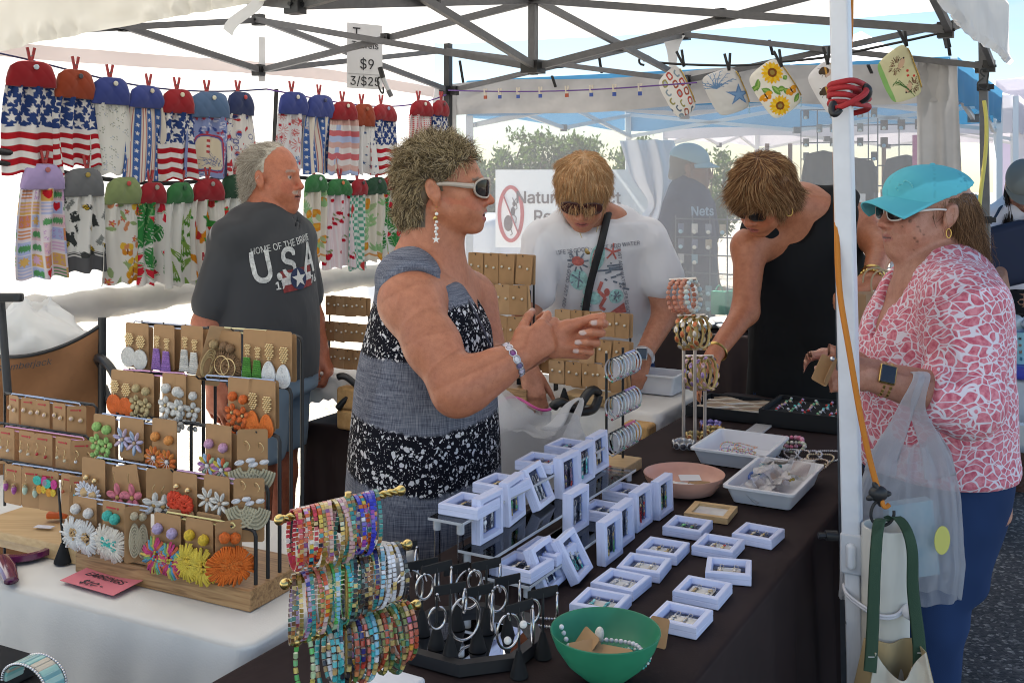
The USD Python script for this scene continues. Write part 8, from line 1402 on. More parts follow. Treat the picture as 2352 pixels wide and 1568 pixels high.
for k,(u,v,cols,r,mm)in enumerate(((1815,1020,[(.55,.15,.25),(.6,.3,.4)],.007,None),(1820,1032,[(.6,.55,.5),(.4,.45,.3)],.006,None),(1806,1048,[(.6,.6,.62)],.003,jew_m),(1830,1050,[(.55,.50,.48),(.4,.3,.25)],.0035,jew_m),(1858,1052,[(.6,.6,.62),(.5,.5,.6)],.003,jew_m),(1885,1060,[(.55,.45,.3)],.0032,jew_m),(1905,1052,[(.62,.62,.64)],.0028,jew_m),(1872,1072,[(.5,.36,.26),(.6,.5,.4)],.0035,jew_m))):
 c=G(u,v,ZT_)+UP*.010;bead_string('bead_bracelet',('pink bead bracelet heaped behind the second bin','cream bead bracelet heaped under the pink one','thin silver bangle left in the bangle heap','silver and brown bangle in the heap right of the bins','thin silver bangle in the middle of the heap','bronze bangle near the white pole','silver bangle nearest the white pole','copper bangle at the front of the heap')[k],ring_pts(c,.036,.030,E2,unit(D2+UP*.25),.004),r,cols,mat=mm)
velvet=M('black_velvet',(.006,.006,.007),.95)
def vtray(c,w,d,h,lab):
 t=thing('velvet_tray',lab,'tray',c);part(t,'base',box(c+UP*.004,(w,d,.008),E2,D2),velvet)
 for s in(-1,1):part(t,'side',box(c+E2*s*(w/2-.005)+UP*(h/2+.004),(.010,d,h),E2,D2),velvet);part(t,'side',box(c+D2*s*(d/2-.005)+UP*(h/2+.004),(w-.020,.010,h),E2,D2),velvet)
 return t
t1=G(1690,948,.760);vtray(t1,.27,.24,.030,'black tray of cord and leather bracelets left of the ring tray')
for k in range(13):p=t1+D2*(-.095+.0165*k)+UP*.022;c=[(.35,.24,.16),(.55,.48,.38),(.25,.18,.12),(.62,.60,.56),(.45,.33,.22)][k%5];single('cord_bracelet',tube([p+E2*(-.11+.022*i)+D2*.004*math.sin(i*1.1+k)+UP*.004*math.sin(i+k)for i in range(11)],.0045,6),M(f'cord_{k % 5}',c,.5),('tan','cream','dark brown','white','light brown')[k%5]+' cord bracelet lying in the bracelet tray, '+('front','middle','back')[min(k//5,2)]+' rows','bracelet',smooth=True)
t2=G(1862,968,.760);vtray(t2,.27,.26,.048,'deep black velvet tray of rings in front of the black top')
part(stage.GetPrimAtPath('/World/velvet_tray_001'),'insert',box(t2+UP*.024,(.25,.24,.03),E2,D2),velvet)
rc_=[(.10,.45,.42),(.5,.05,.04),(.45,.30,.5),(.6,.45,.3),(.2,.45,.25),(.6,.6,.62)]
for i in range(5):
 for j in range(4):
  q=t2+E2*(-.09+.045*i)+D2*(-.085+.056*j)+UP*.043;mc=MC()
  for k in range(3):mc.add(ball(q+E2*.004*R.normal()+UP*(.004*k)+D2*(.006*(k-1)),.0048,1),np.array(rc_[(i*3+j+k)%6]))
  mc.add(tube([q+(E2*math.cos(a)+UP*math.sin(a))*.009-UP*.006 for a in np.linspace(0,6.28,13)[:-1]],.0011,4,closed=True),(.6,.6,.62));mc.single('finger_ring',jew_m,('turquoise','red','lilac','amber','green','silver')[(i*3+j)%6]+f' stone ring in the black ring tray, {("front", "second", "third", "back")[j]} row, {("first", "second", "third", "fourth", "fifth")[i]} from the left','ring',smooth=True)
single('clear_pouch',box(G(1742,985,.765),(.05,.12,.006),E2,D2),bag_film,'clear plastic pouch between the two black trays','pouch')
steel=M('brushed_steel',(.50,.46,.43),.3,metal=.9)
tw=thing('bracelet_stand','steel stand with three posts carrying round bracelets before the black top','stand',P(1594,1022,3.2))
for u,v0,v1,Y in((1570,690,1022,3.2),(1596,775,1030,3.17),(1619,880,1016,3.22)):part(tw,'post',rod(P(u,v0,Y),V3(*P(u,v1,Y)[:2],ZT_+.008),.0052,10),steel)
part(tw,'base',[rod(V3(*P(1594,1022,3.2)[:2],ZT_),V3(*P(1594,1022,3.2)[:2],ZT_+.012),.06,24)],steel)
axb=unit(V3(.80,-.58,.10))
for(u,v,Y,cols,r,lab,kind)in((1572,680,3.2,[(.55,.20,.12),(.60,.26,.17),(.5,.55,.58)],.0078,'pearl',0),(1592,763,3.17,[(.50,.36,.13),(.55,.16,.06),(.6,.55,.5)],.006,'gold and red',1),(1610,856,3.22,[(.52,.38,.14),(.60,.40,.46),(.36,.24,.48)],.006,'gold, pink and purple',1)):
 c0=P(u,v,Y);x,y,z=basis(axb);part(tw,'cross_bar',rod(c0+y*.05-axb*.045,c0+y*.05+axb*.045,.005,8),steel)
 for k in range(4):
  c=c0+axb*(-.030+.020*k);cc=cols if k!=3 or kind else[(.52,.56,.50),(.45,.55,.58),(.58,.5,.42)]
  if kind==0:bead_string('bead_bracelet',f'{"coral" if k < 3 else "pale green"} {lab} bracelet on the top arm of the steel stand, {("first", "second", "third", "front")[k]} of four',ring_pts(c,.046,.046,x,y),r,[cc[0],cc[1]]if k<3 else cc)
  else:
   mc=MC();mc.add(tube([c+x*.046*math.cos(a)+y*.046*math.sin(a)for a in np.linspace(0,6.28,29)[:-1]],.0042,6,closed=True),cols[0])
   for i in range(11):a=i*.571+k*.28;o=x*math.cos(a)+y*math.sin(a);mc.add(xf(ball((0,0,0),1,1,(.010,.0070,.004)),frame(np.cross(axb,o),axb,o,c+o*.0505)),cols[1+(i+k)%2]);mc.add(tube([c+o*.0505+np.cross(axb,o)*.0105*math.cos(b)+axb*.0075*math.sin(b)for b in np.linspace(0,6.28,9)[:-1]],.0014,4,closed=True),cols[0])
   mc.single('enamel_bangle',CM('enamel_gold',rough=.2,metal=.55,coat=.3),f'{lab} enamel bangle, {("first", "second", "third", "front")[k]} on the steel stand\'s {"middle" if v < 800 else "lower"} arm','bracelet',smooth=True)
for k,(u,v,col,lab)in enumerate(((1570,1030,(.5,.5,.5),'silver bracelet with dark discs at the foot of the steel stand'),(1600,1012,(.5,.36,.13),'gold bracelet with rust discs lying behind the steel stand'),(1640,1000,(.5,.36,.13),'gold bracelet with rust discs lying right of the steel stand'),(1632,985,(.25,.2,.45),'purple and gold bracelet lying behind the posts'))):
 c=G(u,v,ZT_)+UP*.014;mc=MC()
 for a in np.linspace(0,6.28,11)[:-1]:o=E2*math.cos(a)+D2*math.sin(a);mc.add(rod(c+o*.03-o*.002,c+o*.03+o*.004,.011,10),col);mc.add(rod(c+o*.03+o*.004,c+o*.03+o*.0055,.008,10),(.10,.09,.10)if k==0 else(.28,.10,.04))
 mc.single('disc_bracelet',CM('enamel_gold'),lab,'bracelet')
bk_=thing('bangle_rack','black wire rack of silver hoops on a pine board behind the white boxes','display rack',G(1410,1095,ZT_));bo=G(1412,1088,ZT_);part(bk_,'board',xf(rbox((.17,.09,.030),.003),frame(D2,-E2,UP,bo+UP*.016)),pine);part(bk_,'sticker',rod(bo+UP*.031-D2*.05,bo+UP*.033-D2*.05,.012,14),M('red_sticker',(.5,.06,.05),.6))
for s in(-1,1):part(bk_,'post',rod(bo+D2*.055*s+UP*.03,bo+D2*.055*s*1.0+UP*.335,.0038,8),black_metal)
for k,dz in enumerate((.325,.225,.130)):
 a,b=bo+D2*-.085+UP*dz-E2*.02,bo+D2*.085+UP*dz-E2*.02;a,b=a+E2*.045,b+E2*.045;part(bk_,'arm',rod(a,b,.003,8),black_metal);part(bk_,'sleeve',rod(a*.45+b*.55,a*.05+b*.95,.0042,8),M('sleeve_%d'%k,((.30,.35,.55),(.30,.20,.45),(.55,.10,.22))[k],.5))
 for j in range(8):
  q=a+(b-a)*(.06+.88*j/7);cc=[(.62,.62,.64),(.55,.56,.60),(.4,.5,.5)];rx,ry=.020,.030;mc=MC()
  for w_ in range(2):mc.add(tube([q+E2*(rx*math.sin(t))+D2*(.004*w_+.002*math.sin(t*2))-UP*(ry-ry*math.cos(t))for t in np.linspace(0,6.28,21)[:-1]],.0017,5,closed=True),cc[(j+w_)%3])
  for t in(2.2,3.1,4.0):mc.add(ball(q+E2*rx*math.sin(t)-UP*(ry-ry*math.cos(t)),.0036,1),[(.1,.35,.25),(.35,.06,.1),(.6,.6,.62),(.35,.3,.5)][(j+k)%4])
  mc.single('silver_hoop',jew_m,f'pair of silver hoops with small beads on the {("top", "middle", "lower")[k]} arm of the bangle rack','earrings',f'silver hoops on the {("top", "middle", "lower")[k]} arm of the bangle rack',smooth=True)
 for j in(1,4,6):
  q=a+(b-a)*(.06+.88*j/7)+D2*.006;single('paper_tag',box(q-UP*.030+E2*.002,(.020,.0006,.05),E2,D2),M('white_tag',(.66,.64,.68),.7),f'white paper tag among the hoops on the {("top", "middle", "lower")[k]} arm','tag',f'white tags on the {("top", "middle", "lower")[k]} arm of the bangle rack')
  # ---------------------------------------------------------------- bracelet stand at the front
brass=M('polished_brass',(.62,.47,.18),.22,metal=1.)
YS=1.36
st=thing('bracelet_stand','gold three-arm bracelet stand hung with tile and bead bracelets, front centre','stand',V3(*P(805,1500,YS)[:2],ZT_))
SX=unit(V3(.80,.42,0));pc=V3(*P(800,1300,YS)[:2],0)
part(st,'post',rod(pc+UP*(ZT_+.006),pc+UP*1.165,.0045,10),brass);part(st,'base',lathe([(0,.012),(.02,.012),(.055,.008),(.06,.003),(.06,0),(0,0)],28,pc+UP*ZT_),brass,smooth=30)
def twist(a,b):
 L=np.linalg.norm(b-a);n=90;x,y,d=basis(b-a);out=[]
 for ph in(0,np.pi):out.append(tube([a+(b-a)*t+(x*math.cos(t*L*330+ph)+y*math.sin(t*L*330+ph))*.0026 for t in np.linspace(0,1,n)],.0031,5))
 return out
tile_m=CM('glass_tile',rough=.18,coat=.5,spec=.6);tile_g=CM('gold_tile',rough=.25,metal=.7,coat=.3)
PB={'red':[(.50,.04,.06),(.45,.03,.08),(.66,.60,.58),(.60,.42,.16),(.55,.12,.02)],'coral':[(.60,.16,.12),(.66,.50,.42),(.60,.44,.18),(.62,.30,.05),(.30,.12,.30)],'multi':[(.60,.10,.02),(.05,.28,.30),(.60,.42,.05),(.36,.12,.40),(.6,.55,.5),(.02,.02,.03)],'pink':[(.56,.34,.32),(.60,.44,.20),(.52,.28,.36),(.62,.52,.46)],'teal':[(.03,.20,.19),(.10,.34,.30),(.50,.36,.14),(.12,.22,.12),(.30,.12,.03)],'blue':[(.04,.04,.42),(.05,.06,.50),(.60,.58,.62),(.30,.06,.34),(.60,.18,.04)],'gold':[(.52,.38,.12),(.60,.46,.20),(.42,.28,.06),(.5,.45,.3)],'brown':[(.12,.06,.03),(.45,.32,.12),(.08,.20,.16),(.35,.14,.05)],'lilac':[(.40,.28,.44),(.46,.36,.46),(.10,.24,.25),(.30,.05,.06),(.05,.05,.3)],'green':[(.10,.42,.10),(.16,.46,.20),(.40,.52,.30),(.55,.44,.10)],'sea':[(.06,.32,.22),(.10,.45,.45),(.20,.5,.3),(.05,.4,.55)],'black':[(.02,.018,.02),(.05,.03,.02),(.50,.38,.14),(.10,.16,.16)],'white':[(.70,.69,.72),(.72,.71,.74),(.64,.63,.68),(.58,.42,.16)],'sky':[(.20,.46,.60),(.55,.58,.60),(.66,.65,.68),(.5,.38,.15)],'turq':[(.05,.34,.36),(.10,.40,.42),(.02,.02,.03),(.45,.30,.12),(.50,.42,.32)],'rust':[(.34,.06,.03),(.50,.20,.08),(.50,.38,.14),(.10,.20,.06)],'olive':[(.16,.18,.05),(.22,.10,.06),(.06,.20,.16),(.46,.34,.12)],'navy':[(.02,.02,.12),(.40,.04,.03),(.45,.32,.12),(.03,.03,.06)]}
def tile_bracelet(q,pal,lab,w=.0062,tw=.0055,ry=.037,rx=.027,lean=0.,twist_=0.,beads=False,yaw=0.):
 """An elastic bracelet hanging over a bar at q: flat tiles (or tubes) threaded round a slack loop."""
 n=int(2.0*np.pi*(rx+ry)/2/(tw*1.08));mc=MC();out=rot_about(unit(np.cross(SX,UP)),yaw,UP);ax_=rot_about(SX,yaw,UP);c=q-UP*(ry-.004);pl=PB[pal];g=np.random.default_rng(abs(hash_(lab))%99991);sag=g.uniform(-.004,.004)
 for i in range(n):
  a=i*2*np.pi/n;o=out*(rx*math.sin(a)*(1-.12*math.cos(a)))+UP*ry*math.cos(a);tg=unit(out*rx*math.cos(a)-UP*ry*math.sin(a));nr=unit(np.cross(ax_,tg));p=c+o+ax_*(lean*(1-math.cos(a))*ry+sag*math.sin(a));col=np.asarray(pl[g.choice(len(pl),p=([.56]+[.44/(len(pl)-1)]*(len(pl)-1)))])*g.uniform(.8,1.12)
  if beads:mc.add(xf((rod((0,-tw*.47,0),(0,tw*.47,0),w*.42,6)),frame(ax_,tg,nr,p)),col)
  else:mc.add(xf(trimesh.creation.box((w,tw,.0019)),frame(ax_,tg,nr,p)),col)
 mc.single('tile_bracelet' if not beads else 'bead_bracelet',tile_m if pal not in('gold',)else tile_g,lab,'bracelet',smooth=False)
def hash_(s):
 h=7
 for ch in s:h=(h*131+ord(ch))%1000003
 return h
rows=[((642,1193),(920,1126),.10,.80,['red','red','multi','coral','red','multi','gold','coral','pink','gold','pink','pink','teal','teal','blue','multi','blue','blue','blue','teal'],False),((655,1340),(936,1250),.05,.92,['brown','gold','lilac','lilac','teal','coral','multi','pink','gold','green','sky','sea','sea','green','teal','black','black','brown','black','teal','navy','brown','sky','white','white','white','black'],False),((680,1472),(956,1388),.13,.93,['green','turq','turq','white','turq','black','rust','navy','coral','turq','sky','olive','rust','olive','olive','sea','olive','coral','rust'],True)]
tone={'red':'crimson','coral':'coral','multi':'many-coloured','pink':'pale pink','teal':'dark teal','blue':'royal blue','gold':'gold','brown':'brown','lilac':'lilac','green':'green','sea':'sea green','black':'black','white':'white','sky':'sky blue','turq':'turquoise','rust':'rust red','olive':'olive','navy':'navy'}
nth=('first','second','third','fourth','fifth','sixth','seventh','eighth','ninth','tenth','eleventh','twelfth','thirteenth','fourteenth','fifteenth','sixteenth','seventeenth','eighteenth','nineteenth','twentieth','twenty-first','twenty-second','twenty-third','twenty-fourth','twenty-fifth','twenty-sixth','twenty-seventh')
for k,(pa,pb_,s0,s1,pals,beads)in enumerate(rows):
 n=np.cross(SX,UP);a,b=Q(*pa,pc,n),Q(*pb_,pc,n);z=(a[2]+b[2])/2;a[2]=b[2]=z;a,b=Q(pa[0],pa[1],pc,n),Q(pb_[0],pb_[1],pc,n);
 part(st,'arm',twist(a,b),brass,smooth=True);part(st,'knob',ball(a,.007,2),brass,smooth=True);part(st,'knob',ball(b,.007,2),brass,smooth=True)
 for j,pl in enumerate(pals):
  t=s0+(s1-s0)*(j+.5)/len(pals)if not(beads and j==0)else .01+.06
  if beads and j>0:t=.22+.71*(j-.5)/(len(pals)-1)
  q=a*(1-t)+b*t+UP*.004
  tile_bracelet(q,pl,f'{tone[pl]} {"bead" if beads else "tile"} bracelet, {nth[j]} from left on the gold stand\'s {("top", "middle", "bottom")[k]} arm',w=(.0048 if not beads else .0072),tw=(.0044 if not beads else .0068),ry=R.uniform(.036,.043)-(.0 if k else .001),rx=R.uniform(.020,.028),lean=R.normal(0,.06),yaw=R.normal(0,.12),beads=beads)
  # ---- hoop stands on the mirror tray
mir=thing('mirror_tray','black octagonal mirror tray under the hoop stands','tray',V3(-.076,1.852,ZT_));mc_=V3(-.070,1.850,ZT_);oct_=lambda r,a0=.39:[(r*math.cos(a0+k*math.pi/4),r*math.sin(a0+k*math.pi/4))for k in range(8)]
Tm=frame(E2,D2,UP,mc_)
part(mir,'rim',prism(shapely.Polygon(oct_(.128),[oct_(.108)]),.020,frame(E2,D2,UP,mc_+UP*.011)),M('black_wood_rim',(.012,.011,.012),.5),smooth=False);part(mir,'mirror',prism(oct_(.110),.003,frame(E2,D2,UP,mc_+UP*.008)),M('mirror_glass',(.80,.80,.82),.02,metal=1.),smooth=False)
def hoop_stand(u,v,z,h,bw,hoops,lab,yaw=0.):
 b=G(u,v,z);t=thing('earring_stand',lab,'stand',b);part(t,'cone',lathe([(.0150,0),(.0148,.003),(.004,.042),(0,.042)],20,b),velvet,smooth=30);d=rot_about(unit(V3(.86,.5,0)),yaw,UP);part(t,'stem',rod(b+UP*.04,b+UP*h,.0022,8),black_metal);c=b+UP*h;part(t,'crossbar',box(c,(bw,.004,.016),d,np.cross(UP,d)),velvet)
 for i,(s,r,dz)in enumerate(hoops):
  r*=1.15
  q=c+d*s*bw*.44-UP*.004+np.cross(UP,d)*-.004;x=rot_about(d,.5*(1 if i%2 else-1)+.5,UP);hp=[q+x*r*math.sin(a)*.8-UP*(r+dz-r*math.cos(a))for a in np.linspace(.25,6.1,30)]
  tt=thing('hoop_earring',f'{"left" if s < 0 else "right"} silver hoop on {lab.split(",")[0]}','earring',q);part(tt,'hoop',tube(hp,np.r_[.0010,np.full(28,.0021),.0010],8),silver_m,smooth=True);part(tt,'post',rod(q,q-UP*.012+x*.004,.0014,6),silver_m);part(tt,'stone',ball(q,.0028,1),silver_m)
zm=ZT_+.0105
for i,a in enumerate(((969,1456,zm,.122,.062,[(-1,.030,0),(1,.028,0)],'the hoop stand at the back left of the mirror tray',0),(1003,1486,zm,.135,.060,[(-1,.018,.0),(1,.032,0)],'the hoop stand at the front left of the mirror tray',.1),(1034,1515,zm,.118,.055,[(-1,.016,.02),(1,.016,.0)],'the hoop stand at the very front of the mirror tray',-.1),(1049,1442,zm,.105,.05,[(1,.030,0)],'the hoop stand at the back middle of the mirror tray',0),(1097,1492,zm,.100,.060,[(-1,.031,0),(1,.028,0)],'the hoop stand with two large hoops on the mirror tray',0),(1117,1450,zm,.118,.058,[(-1,.014,0),(1,.020,0)],'the hoop stand at the back right of the mirror tray',0),(1166,1470,ZT_,.105,.05,[(-1,.019,0),(1,.019,0)],'the hoop stand just right of the mirror tray',0),(1192,1552,ZT_,.112,.055,[(-1,.024,.0),(1,.026,0)],'the pearl hoop stand nearest the green bowl',.1),(1247,1508,ZT_,.108,.058,[(-1,.018,0),(1,.018,0)],'the hoop stand touching the left side of the green bowl',0),(930,1400,ZT_,.118,.05,[(-1,.026,0),(1,.026,0)],'the hoop stand behind the gold bracelet stand',0))):hoop_stand(*a)
for u,v in((1166,1470),(1202,1433)):single('pearl',ball(P(u,v,1.70),.0062,2),pearl_m,('pearl on the left hoop nearest the green bowl','pearl on the right hoop nearest the green bowl')[u>1180],'pearl',smooth=True)
single('sorting_box',xf(rbox((.10,.07,.02),.006),frame(E2,D2,UP,G(890,1590,ZT_)+UP*.012)),bin_m,'corner of a white plastic box at the bottom edge below the bracelets','box',smooth=30)
# ---- white linen table: mirror, cone, sign, tape
zl=.764
pm_=M('purple_plastic',(.10,.012,.055),.15,coat=.7);hmr=thing('hand_mirror','purple hand mirror lying on the white linen at the left','mirror',G(40,1280,zl));c=G(22,1272,zl)+UP*.012;mx_,my_=unit(V3(.93,-.22,0)),unit(V3(.22,.93,0))
shp=[(x,y)for x,y in curve(np.array([(-.16,.055),(-.02,.066),(.075,.05),(.094,.0),(.075,-.04),(-.02,-.062),(-.16,-.06),(-.16,.055)]),60)[:-1]];pg=shapely.Polygon(shp).buffer(0);Tm2=frame(mx_,my_,UP,c)
part(hmr,'frame',prism(pg.difference(pg.buffer(-.012)),.012,Tm2),pm_,smooth=40);part(hmr,'back',prism(pg.buffer(-.004),.004,frame(mx_,my_,UP,c-UP*.006)),pm_);part(hmr,'glass',prism(pg.buffer(-.0115),.003,frame(mx_,my_,UP,c+UP*.001)),M('mirror_glass'),smooth=False)
hp0,hp1=G(8,1292,zl),G(26,1345,zl-.0);part(hmr,'handle',tube([hp0+UP*.010,hp0*.5+hp1*.5+UP*.011,hp1+UP*.010],[.016,.018,.014],12,flat=(.55,1.,UP)),pm_,smooth=True)
cs=thing('display_stand','black cone stand with a thin stem left of the raffia rack','stand',G(145,1292,zl));b=G(145,1290,zl);part(cs,'cone',lathe([(.0185,0),(.018,.004),(.0045,.040),(0,.042)],24,b),velvet,smooth=30);part(cs,'stem',rod(b+UP*.038,P(134,1120,b[1]),.0028,8),black_metal)
cor=[G(131,1343,zl),G(223,1314,zl),G(335,1339,zl),G(253,1379,zl)];sx_=unit(cor[3]-cor[0]);o=(cor[0]+cor[2])/2;sy_=unit(np.cross(UP,sx_));w_=np.linalg.norm(cor[3]-cor[0]);h_=np.linalg.norm(cor[1]-cor[0])*.86
es=thing('price_sign','pink paper sign reading Earrings $10 before the raffia rack','sign',o);part(es,'paper',solid(sheet(lambda s,t:o[None]+sx_[None]*((s-.5)*w_)[:,None]+sy_[None]*((t-.5)*h_)[:,None]+UP[None]*(.005+.004*np.abs(s-.5)**1.5*4*t)[:,None],12,6)[0],.0008),M('pink_paper',(.62,.17,.20),.75),smooth=True)
for s,hh,dx,dy in(('EARRINGS',.0155,.0,.012),('$10 -',.0165,.0,-.020)):m=text(s,hh,np.eye(4),.0006,False);m.apply_transform(np.array([[1,.25,0,0],[0,1,0,0],[0,0,1,0],[0,0,0,1.]]));part(es,'lettering',xf(m,frame(sx_,sy_,UP,o+sx_*dx+sy_*dy+UP*.0075)),ink)
tp=thing('tape_measure','orange and black folding tool on the pine board at the left','tool',G(130,1190,.80));q=G(132,1192,.80);part(tp,'body',xf(rbox((.045,.02,.014),.004),frame(unit(V3(.9,.1,0)),unit(V3(-.1,.9,0)),UP,q+UP*.01)),M('orange_plastic',(.58,.10,.015),.35));part(tp,'blade_case',xf(rbox((.05,.018,.012),.004),frame(unit(V3(.9,.3,0)),unit(V3(-.3,.9,0)),UP,q+UP*.018+V3(.012,.018,0))),black_plastic)
single('price_tag',box(G(102,1210,.80)+UP*.0012,(.042,.016,.001),unit(V3(.95,-.2,0)),unit(V3(.2,.95,0))),M('white_tag'),'small white tag on the pine board at the left','tag')
cnr=V3(-.70,1.62,0);folding_table('small black-covered table at the bottom left corner',cnr-eL*.5-dL*.5,eL,dL,.52,.5,.80);single('tablecloth',cloth_mesh(cnr-eL*.52-dL*.52,eL,dL,.54,.54,.812,.7,fold=.012,seed=44),M('black_cloth',(.008,.007,.008),.9),'black cloth at the bottom left corner under a bracelet','tablecloth',smooth=True)
tb_=thing('bracelet_pad','black velvet pad at the bottom left corner','pad',cnr-eL*.15-dL*.12+UP*.815);part(tb_,'pad',xf(rbox((.22,.16,.03),.008),frame(eL,dL,UP,cnr-eL*.12-dL*.09+UP*.829)),velvet)
wb_=P(78,1545,1.52);tbr=thing('beaded_bracelet','wide turquoise stone bracelet edged with silver beads on the black pad','bracelet',wb_);mc=MC();g2=np.random.default_rng(5)
for i in range(15):
 a=-.15+i*.235;o=eL*.042*math.cos(a)+UP*.034*math.sin(a)*.8;mc.add(xf(rbox((.010,.030,.007),.002,2),frame(unit(-eL*math.sin(a)+UP*math.cos(a)*.8),dL,unit(o),wb_+o-UP*.01)),[(.30,.46,.42),(.20,.42,.40),(.45,.40,.32),(.16,.34,.36)][g2 .integers(4)])
mc.part(tbr,'stones',CM('glossy_bead'),smooth=30)
for s in(-1,1):
 for i in range(30):a=-.15+i*.115;o=eL*.044*math.cos(a)+UP*.036*math.sin(a)*.8;part(tbr,'bead',ball(wb_+o+dL*.0175*s-UP*.01,.0024,1),silver_m)
 # ---- folding chair at the left
ch=thing('folding_chair','brown canvas folding chair behind the left-edge rack','chair',V3(-1.30,2.95,0));chm=M('brown_canvas',(.20,.085,.030),.85,var=.15,vs=7,bump=.25,bs=60);cx_,cO=unit(V3(.93,.20,0)),P(60,860,2.85)
def cback(s,t):
 top=-.02+.085*np.abs(2*s-1.05)**2.2;z=top*(1-t)-.36*t;return cO[None]+cx_[None]*((s-.62)*.47)[:,None]+UP[None]*(z+.06)[:,None]+V3(.2,-.93,0)[None]*(-.05+.16*(2*s-1)**2*-.3+.01*np.sin(s*14+t*9))[:,None]
part(ch,'backrest',solid(sheet(cback,40,16)[0],.006),chm,smooth=True);e=np.linspace(0,1,30);part(ch,'binding',tube(cback(e,0*e)+UP*.002,.006,6),black_plastic,smooth=True)
for s_ in(.0,1.0):q=cback(np.array([s_]),np.array([.0]))[0];part(ch,'back_post',rod(q+UP*.02,V3(q[0],q[1],.30),.011,10),black_metal)
q=cback(np.array([1.0]),np.array([.35]))[0];part(ch,'armrest',tube(curve([q+UP*.02,q+UP*.06+cx_*-.02+V3(.03,-.05,0),q+UP*.02+V3(.07,-.10,0),q-UP*.06+V3(.06,-.06,0),q-UP*.03],20),.012,8),black_plastic,smooth=True)
sO=cO-UP*.36;part(ch,'seat',solid(sheet(lambda s,t:sO[None]+cx_[None]*((s-.62)*.5)[:,None]+V3(.2,-.93,0)[None]*(.45*t)[:,None]-UP[None]*(.03*np.sin(np.pi*s))[:,None],16,12)[0],.006),chm,smooth=True)
for s_ in(-.29,.19):
 for d_ in(.02,.42):p=sO+cx_*s_+V3(.2,-.93,0)*d_;part(ch,'leg',rod(p,V3(p[0],p[1],.004),.011,8),black_metal)
lt=text('Slumberjack',.017,frame(unit(cx_+UP*.12),unit(UP+cx_*.25),V3(.2,-.95,0),P(56,838,2.765)),.001,False);part(ch,'lettering',lt,ink)
wbg=thing('cloth_bag','white cloth bag with a green leafy print heaped on the brown chair','bag',P(80,780,3.05))
def heap(s,t):a=s*6.2832;r=np.sin(np.pi*np.clip(t,.04,.96))**.6;n=meshkit.fbm(np.stack([np.cos(a)*1.6,np.sin(a)*1.6,t*3],-1),4)-.5;return P(72,775,3.05)[None]+np.stack([(.17+.14*n)*r*np.cos(a),(.12+.1*n)*r*np.sin(a),.10-.28*t+.07*n],-1)
hm,s_,t_=sheet(heap,48,24);part(wbg,'cloth',hm,M('white_tarp'),smooth=True)
part(wbg,'leafy_fold',solid(sheet(lambda s,t:P(14,745,2.98)[None]+np.stack([.035+.09*s*t+.01*np.sin(t*9),-.02*np.sin(s*5),-.20*t+.02*s],-1),12,16)[0],.004),M('leafy_print',(.50,.52,.42),.9,col2=(.12,.20,.05),vs=70),smooth=True)
single('frame_post',[rod(P(2,690,2.7),P(18,905,2.62),.010,10)],black_metal,'black upright post at the left edge behind the small rack','post')
single('hinge_bracket',[xf(rbox((.075,.02,.022),.005),frame(V3(1,0,0),V3(0,1,0),UP,P(18,683,2.66))),rod(P(38,683,2.645),P(38,683,2.63),.008,12)],black_plastic,'black hinge bracket at the left edge above the chair','bracket')
# ---- clamps and bags at the back runner
def clamp(c,d,lab,s=1.):
 t=thing('spring_clamp',lab,'clamp',c);n=unit(V3(-.3,-.95,0));u=UP
 for k in(-1,1):pts=curve([c+d*.075*s+u*.004*k,c+d*.03*s+u*.022*k*s,c-d*.01*s+u*.006*k*s,c-d*.055*s+u*(.030*k+.01)*s,c-d*.095*s+u*(.034*k+(.016 if k>0 else-.022))*s],22);part(t,'jaw',tube(pts,np.linspace(.011,.012,22)*s,8,flat=(1.,1.1,u)),black_plastic,smooth=True)
 part(t,'pivot',rod(c-n*.016,c+n*.016,.009*s,10),black_plastic);part(t,'rivet',ball(c+n*.017,.006*s,1),silver_m)
clamp(P(838,893,4.18),unit(V3(.95,-.1,.12)),'black spring clamp on the runner behind the vendor\'s back',1.15);clamp(P(1330,938,3.62),unit(V3(.7,.6,.35)),'black spring clamp on the runner behind the bangle rack',1.35)
bagw=usdkit.material(stage,'/World/Looks/thin_white_bag',{'t':('transparent_bsdf',{'color':(.97,.97,.98)}),'d':('principled_bsdf',{'base_color':(.70,.72,.76),'roughness':.4}),'tl':('translucent_bsdf',{'color':(.66,.68,.72)}),'m0':('mix_closure',{'fac':.45}),'f':('layer_weight',{'blend':.5}),'mr':('map_range',{'from_min':0.,'from_max':1.,'to_min':.38,'to_max':.85}),'m':('mix_closure',{})},[('d.BSDF','m0.closure1'),('tl.BSDF','m0.closure2'),('f.facing','mr.value'),('mr.result','m.fac'),('t.BSDF','m.closure1'),('m0.closure','m.closure2')],surface='m.closure')
pbag=thing('plastic_bag','thin white plastic bag hanging from the clamp between vendor and bangle rack','bag',P(1240,1030,3.15))
def pb_fn(s,t):n=meshkit.fbm(np.stack([s*4,t*3,0*s+2],-1),4)-.5;top=P(1238,975,3.2);a=s*6.2832;w=.16+.05*t;return top[None]+np.stack([w*np.cos(a)*(1-.25*np.exp(-((t-.0)/.2)**2)),.09*np.sin(a)+.06*n,-.42*t-.05*np.cos(a)*(1-t)+.07*np.abs(np.cos(a))*(1-t)+.02*n],-1)
part(pbag,'sack',sheet(pb_fn,60,24)[0],bagw,smooth=True);hl=curve([P(1262,985,3.15),P(1290,955,3.28),P(1318,920,3.45),P(1332,915,3.5),P(1326,950,3.4),P(1322,1000,3.2)],30);part(pbag,'handle',tube(hl,np.r_[np.linspace(.030,.010,15),np.linspace(.010,.028,15)],8,flat=(1.,.25,V3(.2,-1,0))),bagw,smooth=True)
